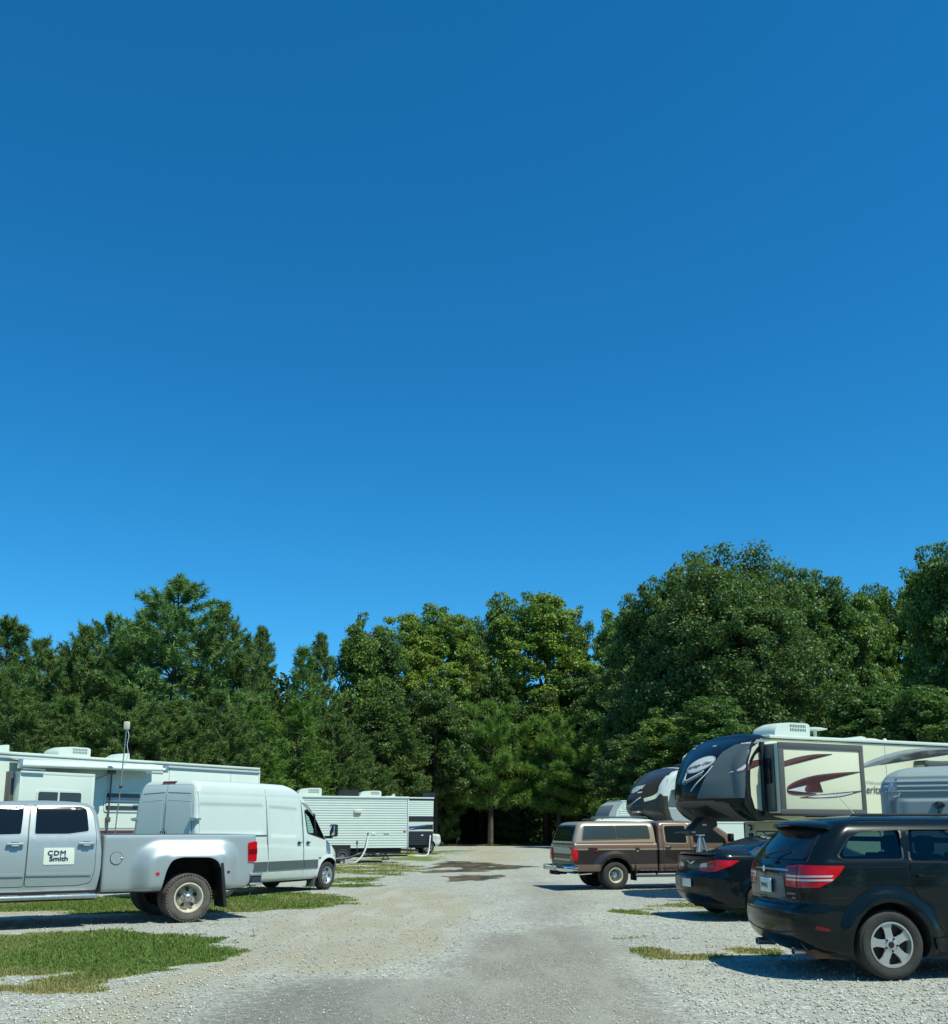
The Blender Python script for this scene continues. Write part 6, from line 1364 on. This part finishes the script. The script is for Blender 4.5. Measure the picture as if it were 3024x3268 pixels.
def tri_mesh(name, V, F, col=None):
    me = bpy.data.meshes.new(name); k = F.shape[1]; me.vertices.add(len(V)); me.vertices.foreach_set('co', np.ascontiguousarray(V, dtype=np.float32).ravel()); me.loops.add(F.size); me.loops.foreach_set('vertex_index', F.ravel().astype(np.int32)); me.polygons.add(len(F)); me.polygons.foreach_set('loop_start', np.arange(0, F.size, k).astype(np.int32)); me.update(calc_edges=True)
    if col is not None:
        at = me.attributes.new('tone', 'FLOAT_COLOR', 'POINT'); c = np.ones((len(V), 4)); c[:, :3] = col; at.data.foreach_set('color', c.ravel())
    return me
def tone_mat(name, rough=.9, transl=0.0):
    m = bpy.data.materials.new(name); m.use_nodes = True; n = m.node_tree.nodes; l = m.node_tree.links; p = n['Principled BSDF']; p.inputs['Roughness'].default_value = rough; p.inputs['Specular IOR Level'].default_value = .3
    a = n.new('ShaderNodeAttribute'); a.attribute_name = 'tone'; l.new(a.outputs['Color'], p.inputs['Base Color'])
    if transl > 0:
        t = n.new('ShaderNodeBsdfTranslucent'); g = n.new('ShaderNodeVectorMath'); g.operation = 'MULTIPLY'; g.inputs[1].default_value = (1.15, 1.3, .5); l.new(a.outputs['Color'], g.inputs[0]); l.new(g.outputs[0], t.inputs[0])
        mx = n.new('ShaderNodeMixShader'); mx.inputs[0].default_value = transl; l.new(p.outputs[0], mx.inputs[1]); l.new(t.outputs[0], mx.inputs[2]); l.new(mx.outputs[0], n['Material Output'].inputs[0])
    return m
tone = (.26 + .32 * r.rand(n))[:, None] * np.array((1.02, 1.0, .90))[None]; tone[r.rand(n) < .12] *= np.array((1.1, .95, .75)); col = np.repeat(tone, 5, 0)
kind(link('gravel', tri_mesh('gravel', V.reshape(-1, 3), F, col), None, tone_mat('loose_stone')), 'stuff', 'loose pale gravel stones scattered over the lane')
x, y, r = scatter(900000, 0, 0, 8.0, 47, -.2, 8); m_ = ground_masks(x, y); g = m_['G']; keep = (g > .38) & (r.rand(len(x)) < g ** 1.5) & (np.abs(x) < 13); x, y, g = x[keep], y[keep], g[keep]; z = ground_z(x, y); n = len(x); print('blades', n)
h = (.008 + .020 * r.rand(n) ** 2 + .05 * (r.rand(n) > .985) * r.rand(n)) * (.7 + .5 * g) * (1 + y / 60); w_ = (.004 + .004 * r.rand(n)) * (1 + y / 12); a = r.rand(n) * 6.28; ln = (r.rand(n) - .5) * 1.1 * h; ln2 = (r.rand(n) - .5) * 1.1 * h
V = np.zeros((n, 3, 3)); V[:, 0] = np.stack([x - w_ * np.cos(a), y - w_ * np.sin(a), z - .004], 1); V[:, 1] = np.stack([x + w_ * np.cos(a), y + w_ * np.sin(a), z - .004], 1); V[:, 2] = np.stack([x + ln, y + ln2, z + h], 1)
dry = sstep(-.1, .45, fbm(x, y, 1.6, 31, 3)) * .55 + m_['Y'][keep] * .75; dry = np.clip(dry + .25 * (r.rand(n) - .5) + .6 * (r.rand(n) > .93), 0, 1)[:, None]
tone = (1 - dry) * np.array((.135, .205, .042)) + dry * np.array((.34, .30, .13)); tone *= (.7 + .6 * r.rand(n))[:, None]
kind(link('grass', tri_mesh('grass', V.reshape(-1, 3), np.arange(3 * n).reshape(-1, 3), np.repeat(tone, 3, 0)), None, tone_mat('grass_blade', .8, .3)), 'stuff', 'short patchy grass between the parking bays')
# ================================================================== TREES
LEAF = tone_mat('broadleaf_foliage', .5, .28); NEEDLE = tone_mat('pine_needles', .5, .22)
def limbs(b, segs, r0):
    for A, C, ra, rb in segs: b.tube([A, (Vector(A) + Vector(C)) / 2 + Vector((0, 0, .02)), C], ra, 6, r1=rb, caps=False)
def broadleaf(seed, h=20.0, rad=4.6, base=.16, cols=((.050, .100, .022), (.10, .15, .030)), nclump=120, leaves=230, leaf=.30, lobes=9, peaky=.5, dome=False):
    """crown: limbs lead to leaf clumps spread through uneven lobes"""
    r = np.random.RandomState(seed); q = random.Random(seed); trunk = B(); segs = [((0, 0, -.2), (q.uniform(-.2, .2), q.uniform(-.2, .2), h * .45), .32, .22), ((0, 0, h * .45), (q.uniform(-.4, .4), q.uniform(-.4, .4), h * .85), .22, .06)]
    L = []
    for i in range(lobes):
        f = (i + .5) / lobes; zc = h * (base + .10 + (.84 - base) * f); a = i * 2.4 + q.uniform(-.4, .4)
        env = math.sin(math.pi * min(1, (.22 + .78 * f)) ** (1.1)) ** .6 * (1 - peaky * f * .55); d = rad * env * q.uniform(.40, .75)
        L.append((np.array((d * math.cos(a), d * math.sin(a), zc)), rad * q.uniform(.36, .52) * (1.1 - .35 * f), rad * q.uniform(.40, .58)))
        segs.append(((0, 0, zc * .72), (d * .9 * math.cos(a), d * .9 * math.sin(a), zc), .10, .03))
    for i in range(3): L.append((np.array((q.uniform(-.9, .9), q.uniform(-.9, .9), h * (.88 - .05 * i))), rad * .26, rad * .26))
    V, T = [], []
    c0, c1 = np.array(cols[0]), np.array(cols[1])
    for k in range(nclump):
        c, rr, rz = L[k % len(L)]; u = r.normal(size=3); u /= np.linalg.norm(u); u[2] = u[2] * .9 + .05
        cc = c + u * np.array((rr, rr, rz)) * (.55 + .5 * r.rand())
        if dome:
            u[2] = u[2] if u[2] > -.5 else -u[2]; bump = 1 + .07 * math.sin(3.1 * math.atan2(u[1], u[0]) + 4 * u[2]) + .05 * math.sin(7 * u[2] + 2 * math.atan2(u[1], u[0])); cc = np.array((0, 0, h * .48)) + u * np.array((rad * 1.02, rad * 1.02, h * .49)) * ((.66 + .30 * r.rand() ** .6) if k % 3 else (.25 + .4 * r.rand())) * bump
        cr = (.38 + .36 * r.rand()) * (rad / 4.6) ** .6; n = int(leaves * cr * .9)
        dd = r.normal(size=(n, 3)); dd /= np.linalg.norm(dd, axis=1)[:, None]; P = cc + dd * (cr * (.45 + .6 * r.rand(n)))[:, None] * np.array((1.15, 1.15, .75))
        if k % 4 == 0: segs.append((tuple(c), tuple(cc), .04, .012))
        nrm = dd * .6 + r.normal(size=(n, 3)) * .55 + np.array((0, -.1, .55)); nrm /= np.linalg.norm(nrm, axis=1)[:, None]
        t = np.cross(nrm, r.normal(size=(n, 3))); t /= np.linalg.norm(t, axis=1)[:, None]; b_ = np.cross(nrm, t); s = (leaf * (.45 + .7 * r.rand(n)))[:, None]
        V.append(np.stack([P - t * s * .5, P - b_ * s * .33 - nrm * s * .12, P + t * s * .55, P + b_ * s * .33 - nrm * s * .12], 1))
        w_ = np.clip(r.rand() * .8 + .35 * (r.rand(n) - .3), 0, 1)[:, None]; T.append((c0 * (1 - w_) + c1 * w_) * (.75 + .5 * r.rand(n))[:, None])
    V = np.concatenate(V); T = np.concatenate(T); n = len(V); me = tri_mesh('crown', V.reshape(-1, 3), np.arange(4 * n).reshape(-1, 4), np.repeat(T, 4, 0)); me.materials.append(LEAF)
    limbs(trunk, segs, .3); tm = bpy.data.meshes.new('trunk'); bmesh.ops.recalc_face_normals(trunk.bm, faces=trunk.bm.faces[:]); trunk.bm.to_mesh(tm); trunk.bm.free(); tm.materials.append(M['bark']); return tm, me, h
def pine(seed, h=16.0, rad=3.6, base=.12, cols=((0.078, 0.145, 0.042), (0.170, 0.240, 0.060)), needle=.27, per=66, tiers=18, dens=1.6, round_=.6):
    """whorls of up-curved boughs ending in bottle-brush tufts of needles"""
    r = np.random.RandomState(seed); q = random.Random(seed); segs = [((0, 0, -.2), (q.uniform(-.25, .25), q.uniform(-.25, .25), h * .97), .20 + h * .006, .03)]; C, D = [], []
    for i in range(tiers):
        f = i / (tiers - 1); z = h * (base + (.97 - base) * f); Rr = rad * (1 - f ** (1.2 + round_ * 1.6)) ** .85 * (.78 + .4 * q.random()) + .25
        if f < .15: Rr *= .75
        nb = max(3, int((6 + 3 * (1 - f)) * dens))
        for j in range(nb):
            a = q.uniform(0, 6.283); Lb = Rr * q.uniform(.65, 1.12); up = Lb * (.25 + .55 * f); tip = np.array((Lb * math.cos(a), Lb * math.sin(a), z + up)); st = np.array((0, 0, z))
            segs.append((tuple(st), tuple(tip), .045 * (1.2 - f * .7), .012)); m = max(3, int(Lb * 2.9))
            for k in range(m):
                t = .38 + .62 * (k + .5) / m; p = st + (tip - st) * t; side = (q.random() - .5) * 1.3 * (1.15 - t) * Lb * .55
                p = p + np.array((-math.sin(a) * side, math.cos(a) * side, q.uniform(-.15, .30))); d = np.array((math.cos(a), math.sin(a), .9)) + r.normal(size=3) * .35
                C.append(p); D.append(d / np.linalg.norm(d))
    for k in range(5): C.append(np.array((q.uniform(-.2, .2), q.uniform(-.2, .2), h * (.95 + .012 * k)))); D.append(np.array((0, 0, 1.)))
    C = np.array(C); D = np.array(D); n = len(C); sc = .85 + .5 * r.rand(n)
    dirs = r.normal(size=(n, per, 3)); dirs /= np.linalg.norm(dirs, axis=2)[..., None]; dirs = dirs + D[:, None] * .42; dirs /= np.linalg.norm(dirs, axis=2)[..., None]
    ax = D[:, None] * (r.rand(n, per, 1) - .35) * .50 * sc[:, None, None]; P0 = C[:, None] + ax; ln = needle * sc[:, None, None] * (.75 + .45 * r.rand(n, per, 1)); P1 = P0 + dirs * ln
    sd = np.cross(dirs, r.normal(size=(n, per, 3))); sd /= np.linalg.norm(sd, axis=2)[..., None]; sd *= .025 * (h / 16) ** .3
    V = np.stack([P0 - sd, P0 + sd, P1 + sd * .35, P1 - sd * .35], 2).reshape(-1, 3); c0, c1 = np.array(cols[0]), np.array(cols[1]); w_ = np.clip(r.rand(n, 1) * .8 + .3 * (r.rand(n, per) - .3), 0, 1)[..., None]
    T = (c0 * (1 - w_) + c1 * w_); T = np.repeat(T.reshape(-1, 3), 4, 0)
    me = tri_mesh('crown', V, np.arange(len(V)).reshape(-1, 4), T); me.materials.append(NEEDLE)
    trunk = B(); limbs(trunk, segs, .2); tm = bpy.data.meshes.new('trunk'); bmesh.ops.recalc_face_normals(trunk.bm, faces=trunk.bm.faces[:]); trunk.bm.to_mesh(tm); trunk.bm.free(); tm.materials.append(M['bark']); return tm, me, h
KIND = {
 'pineA': pine(11, 16, 3.6), 'pineD': pine(17, 16, 3.9, round_=1.1, tiers=16, cols=((0.087, 0.181, 0.059), (0.202, 0.308, 0.086)), dens=1.5),
 'pineB': pine(12, 16, 3.0, round_=.2, tiers=19), 'pineC': pine(13, 12, 3.3, base=.04, tiers=14),
 'pineF': pine(15, 10, 3.4, base=.26, tiers=8, round_=.9, cols=((0.101, 0.223, 0.039), (0.19, 0.28, 0.055)), needle=.40, per=80, dens=1.15),
 'cedar': pine(16, 12, 2.6, base=.04, tiers=18, cols=((0.087, 0.174, 0.030), (0.150, 0.246, 0.047)), needle=.30, per=26, dens=1.3, round_=.1),
 'oak': broadleaf(21, 21, 6.6, base=.05, dome=True, cols=((0.058, 0.117, 0.035), (0.140, 0.205, 0.063)), nclump=1250, leaves=165, leaf=.25, lobes=20, peaky=.15),
 'poplarA': broadleaf(22, 24, 5.4, base=.2, cols=((0.109, 0.192, 0.028), (0.264, 0.329, 0.054)), nclump=440, leaves=210, leaf=.29, lobes=16, peaky=.35),
 'poplarB': broadleaf(23, 24, 4.8, base=.2, cols=((0.090, 0.177, 0.031), (0.226, 0.304, 0.057)), nclump=400, leaves=210, leaf=.29, lobes=15, peaky=.6),
 'mapleC': broadleaf(26, 16, 4.8, base=.27, cols=((0.046, 0.095, 0.028), (0.125, 0.185, 0.044)), nclump=360, leaves=200, leaf=.27, lobes=13, peaky=.25),
 'mapleA': broadleaf(24, 18, 4.6, base=.06, cols=((0.057, 0.124, 0.035), (0.137, 0.217, 0.057)), nclump=430, leaves=200, leaf=.26, lobes=15, peaky=.25),
 'mapleB': broadleaf(25, 16, 4.4, base=.03, cols=((0.074, 0.148, 0.031), (0.180, 0.257, 0.054)), nclump=430, leaves=200, leaf=.26, lobes=15, peaky=.25),
}
NAME = {'pine': 'pine_tree', 'ceda': 'cedar_tree', 'oak': 'broadleaf_tree', 'popl': 'broadleaf_tree', 'mapl': 'broadleaf_tree'}
ORD = ['leftmost'] + [w_ + ' from left' for w_ in 'second third fourth fifth sixth seventh eighth ninth tenth eleventh twelfth thirteenth fourteenth fifteenth sixteenth seventeenth eighteenth nineteenth twentieth'.split()]
# (x, y, height, width, kind, what it looks like)
GROUPS = {
 'tall pines behind the left hand trailers': ('among tall pines behind left trailers', [
   (-29.3, 62, 14.5, 8, 'pineA', 'dark pine with rounded top'), (-24.6, 56, 11.9, 6.5, 'pineC', 'bushy low pine'), (-24.8, 60, 12.1, 6, 'pineB', 'narrow dark pine'), (-22.8, 58, 13.0, 6, 'pineC', 'full green pine'), (-22.2, 60, 14.3, 6, 'pineD', 'dark pine with ragged top'), (-21.9, 64, 14.7, 5.5, 'pineB', 'pine filling a dip'), (-18.4, 61, 16.9, 9.4, 'pineD', 'highest and broadest pine'), (-16.1, 63, 15.7, 6, 'pineA', 'green shoulder pine'), (-15.6, 68, 14.0, 5.5, 'pineC', 'small shoulder pine'), (-15.5, 72, 15.9, 5.6, 'pineB', 'slim pine with spiky top'), (-12.1, 70, 13.9, 5.4, 'cedar', 'feathery yellow green conifer'), (-11.6, 75, 16.0, 5.2, 'pineB', 'thin pine with open top'), (-30.3, 60, 13.8, 7, 'pineC', 'half hidden dark pine'), ]),
 'lower pines at the edge of the left hand wood': ('among low pines behind left trailers', [
   (-20.9, 46, 7.7, 6, 'pineC', 'low dark pine'), (-19.9, 49, 7.7, 6, 'pineC', 'low spreading pine'), (-16.5, 48, 8.0, 6.5, 'pineC', 'low thick pine'), (-14.9, 50, 7.7, 6, 'pineC', 'low bushy pine'), (-13.5, 53, 8.6, 6, 'pineC', 'low full pine'), (-12.5, 58, 8.4, 6, 'cedar', 'low feathery conifer'), (-11.5, 66, 9.7, 6, 'cedar', 'low yellow green conifer'), (-9.5, 70, 9.1, 6, 'pineC', 'low shaded pine'), ]),
 'tall broadleaf trees at the end of the lane': ('among tall trees ending the lane', [
   (-9.5, 82, 19.4, 8, 'mapleB', 'blue green rounded tree'), (-8.0, 86, 19.2, 7, 'mapleA', 'dark leafy tree'), (-5.9, 90, 21.7, 7.5, 'poplarA', 'yellow green tree'), (-3.5, 93, 23.4, 8, 'poplarB', 'upright yellow green tree'), (-1.5, 95, 22.7, 6, 'poplarA', 'slighter yellow green tree'), (0.7, 98, 22.8, 7, 'mapleA', 'shorter dark green tree'), (3.3, 98, 25.6, 7.5, 'poplarB', 'tall airy tree'), (7.1, 98, 25.7, 10.5, 'poplarA', 'broad topped yellow green tree'), (10.2, 98, 23.5, 6, 'mapleB', 'green tree with open top'), (13.1, 95, 23.3, 6, 'poplarB', 'narrow pointed bright tree'), (13.5, 88, 20.0, 7, 'mapleA', 'dark tree beside the dip'), ]),
 'lower broadleaf trees under the tall ones': ('among low leafy trees ending the lane', [
   (-7.5, 79, 12.1, 8, 'mapleC', 'low dark leafy tree'), (-3.3, 86, 13.9, 8, 'mapleC', 'low green leafy tree'), (1.5, 95, 16.2, 9, 'mapleC', 'low dense leafy tree'), (6.6, 94, 15.0, 8, 'mapleC', 'low bright leafy tree'), (10.9, 93, 16.3, 8, 'mapleC', 'low leafy green tree'), (12.3, 86, 15.7, 8, 'mapleC', 'low dark rounded tree'), (13.2, 74, 11.0, 8, 'mapleC', 'low bushy tree'), (11.0, 68, 7.8, 7, 'mapleC', 'low shaded bush like tree'), ]),
 'young pines at the head of the lane': ('among young pines ending the lane', [
   (-7.7, 74, 6.7, 5.5, 'pineC', 'dim low pine'), (-5.7, 80, 8.9, 5.0, 'pineC', 'shaded young pine'), (-2.9, 88, 11.0, 5.2, 'pineC', 'dark young pine'), (1.4, 87, 11.9, 7.8, 'pineF', 'taller pine on bare trunk'), (7.2, 87.5, 10.9, 7.4, 'pineF', 'bright pine on pale trunk'), (9.9, 86, 9.5, 7.4, 'pineF', 'bright pine with low boughs'), (4.2, 96, 9.9, 5, 'pineC', 'dim young pine'), ]),
 'tall trees behind the right hand campers': ('among tall trees behind right campers', [
   (12.6, 76, 19.8, 7.5, 'mapleA', 'dark slope shouldered tree'), (14.1, 74, 20.8, 8, 'mapleA', 'dark leafy shoulder tree'), (15.7, 74, 22.1, 7, 'mapleB', 'green tree at the oak flank'), (18.4, 71, 22.9, 16, 'oak', 'huge rounded dark tree'), (24.8, 76, 22.3, 9, 'mapleA', 'dark green tree'), (27.5, 77, 22.0, 8, 'mapleA', 'dark ragged tree'), (29.9, 78, 21.1, 8.5, 'mapleB', 'green tree with ragged crest'), (32.7, 80, 20.3, 8, 'mapleB', 'mid green tree'), (35.9, 81, 22.6, 8.5, 'mapleB', 'full green tree'), (34.0, 84, 22.6, 8, 'mapleA', 'dark green backing tree'), (29.0, 62, 19.5, 6.5, 'mapleB', 'very tall edge tree'), (29.8, 60, 19.4, 8, 'mapleA', 'dark edge tree'), (32.7, 62, 19.4, 8, 'mapleA', 'dark tree cut by the frame'), ]),
 'lower trees behind the right hand campers': ('among low trees behind right campers', [
   (12.4, 64, 9.1, 8, 'mapleB', 'low leafy tree'), (14.2, 60, 9.5, 8, 'mapleA', 'low dark leafy tree'), (23.7, 60, 10.2, 9, 'mapleA', 'low thick tree'), (25.0, 56, 9.6, 8, 'mapleA', 'low shaded tree'), ]),
}
tr = random.Random(42)
def put_tree(x, y, h, w_, k, label, cat, group):
    tm, cm, h0 = KIND[k]; o = bpy.data.objects.new(NAME[k[:4]] if k[:4] in NAME else 'broadleaf_tree', None); COL.objects.link(o); o.location = (x, y, 0); o.rotation_euler = (0, 0, tr.uniform(0, 6.28))
    h *= {'oak': .985, 'popl': .965, 'mapl': .965, 'pine': .985, 'ceda': .985}[k[:4]]; w0 = {'oak': 15.5, 'popl': 8.6, 'mapl': 9.4, 'pine': 7.2, 'ceda': 5.4}[k[:4]]; o.scale = (w_ / w0, w_ / w0, h / h0); o['label'] = label; o['category'] = cat; o['group'] = group
    for nm, me in (('trunk', tm), ('crown', cm)):
        c = bpy.data.objects.new(nm, me); COL.objects.link(c); c.parent = o
for g, (tail, L) in GROUPS.items():
    L = sorted(L, key=lambda a: a[0] / a[1])
    for i, (x, y, h, w_, k, look) in enumerate(L): put_tree(x, y, h, w_, k, f'{look}, {ORD[i]} {tail}', 'tree', g)

# dim mass of wood behind and undergrowth below
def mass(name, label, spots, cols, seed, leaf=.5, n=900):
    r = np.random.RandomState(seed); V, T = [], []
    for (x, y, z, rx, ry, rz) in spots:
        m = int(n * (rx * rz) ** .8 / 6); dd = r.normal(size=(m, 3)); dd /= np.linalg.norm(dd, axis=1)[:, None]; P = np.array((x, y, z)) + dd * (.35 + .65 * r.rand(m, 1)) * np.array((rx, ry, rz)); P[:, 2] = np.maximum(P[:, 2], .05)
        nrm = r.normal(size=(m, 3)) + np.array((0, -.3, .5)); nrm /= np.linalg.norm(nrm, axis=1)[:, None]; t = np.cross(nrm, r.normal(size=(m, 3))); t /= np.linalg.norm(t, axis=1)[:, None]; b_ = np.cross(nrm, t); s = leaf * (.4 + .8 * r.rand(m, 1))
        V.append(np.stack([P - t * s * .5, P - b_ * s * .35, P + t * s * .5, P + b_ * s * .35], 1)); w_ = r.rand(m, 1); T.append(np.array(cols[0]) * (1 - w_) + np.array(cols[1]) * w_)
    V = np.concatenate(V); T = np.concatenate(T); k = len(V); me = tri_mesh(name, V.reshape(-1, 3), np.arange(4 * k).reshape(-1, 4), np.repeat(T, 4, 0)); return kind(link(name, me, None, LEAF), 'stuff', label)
edge = [(-36, 60), (-28, 56), (-20, 62), (-15, 72), (-9, 84), (-4, 94), (0, 99), (6, 101), (12, 99), (18, 88), (24, 80), (32, 72), (42, 62)]
def along(n, off, jit, seed):
    q = random.Random(seed); out = []
    for i in range(n):
        f = (i + q.random()) / n * (len(edge) - 1); k = int(f); t = f - k; x = edge[k][0] * (1 - t) + edge[k + 1][0] * t; y = edge[k][1] * (1 - t) + edge[k + 1][1] * t; out.append((x + q.uniform(-jit, jit), y + off + q.uniform(-jit, jit), q))
    return out
sp = []
for x, y, q in along(80, 10, 2.5, 1): sp.append((x, y, q.uniform(1.5, 4), 3.2, 2.5, 4.0)); sp.append((x, y + 2, q.uniform(6, 11), 3.4, 2.5, 3.0))
for i in range(26): sp.append((-75 + 6 * i, -32 + 4 * math.sin(i * 2.1), 5 + 2 * math.sin(i * 1.3), 4.2, 2.5, 6.5))  # unseen trees added behind the camera to darken reflections in glass and paint
mass('distant_and_reflected_wood', 'dim mass of wood behind the front row, plus unseen trees added behind camera for reflections', sp, ((.020, .040, .012), (.045, .070, .020)), 5, .55, 900)
sp = [(x, y, q.uniform(.3, .8), q.uniform(.5, 1.5), 1.0, q.uniform(.5, 1.5)) for x, y, q in along(260, 2.5, 2.2, 2)]
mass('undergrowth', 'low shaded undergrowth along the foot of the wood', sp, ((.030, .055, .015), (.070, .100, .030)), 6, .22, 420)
sp = [(x, y, .05, 1.4, 1.2, .12) for x, y, q in along(110, -.6, .8, 3)]
mass('leaf_litter', 'brown leaf litter along the foot of the wood', sp, ((.09, .06, .035), (.20, .14, .085)), 7, .16, 700)
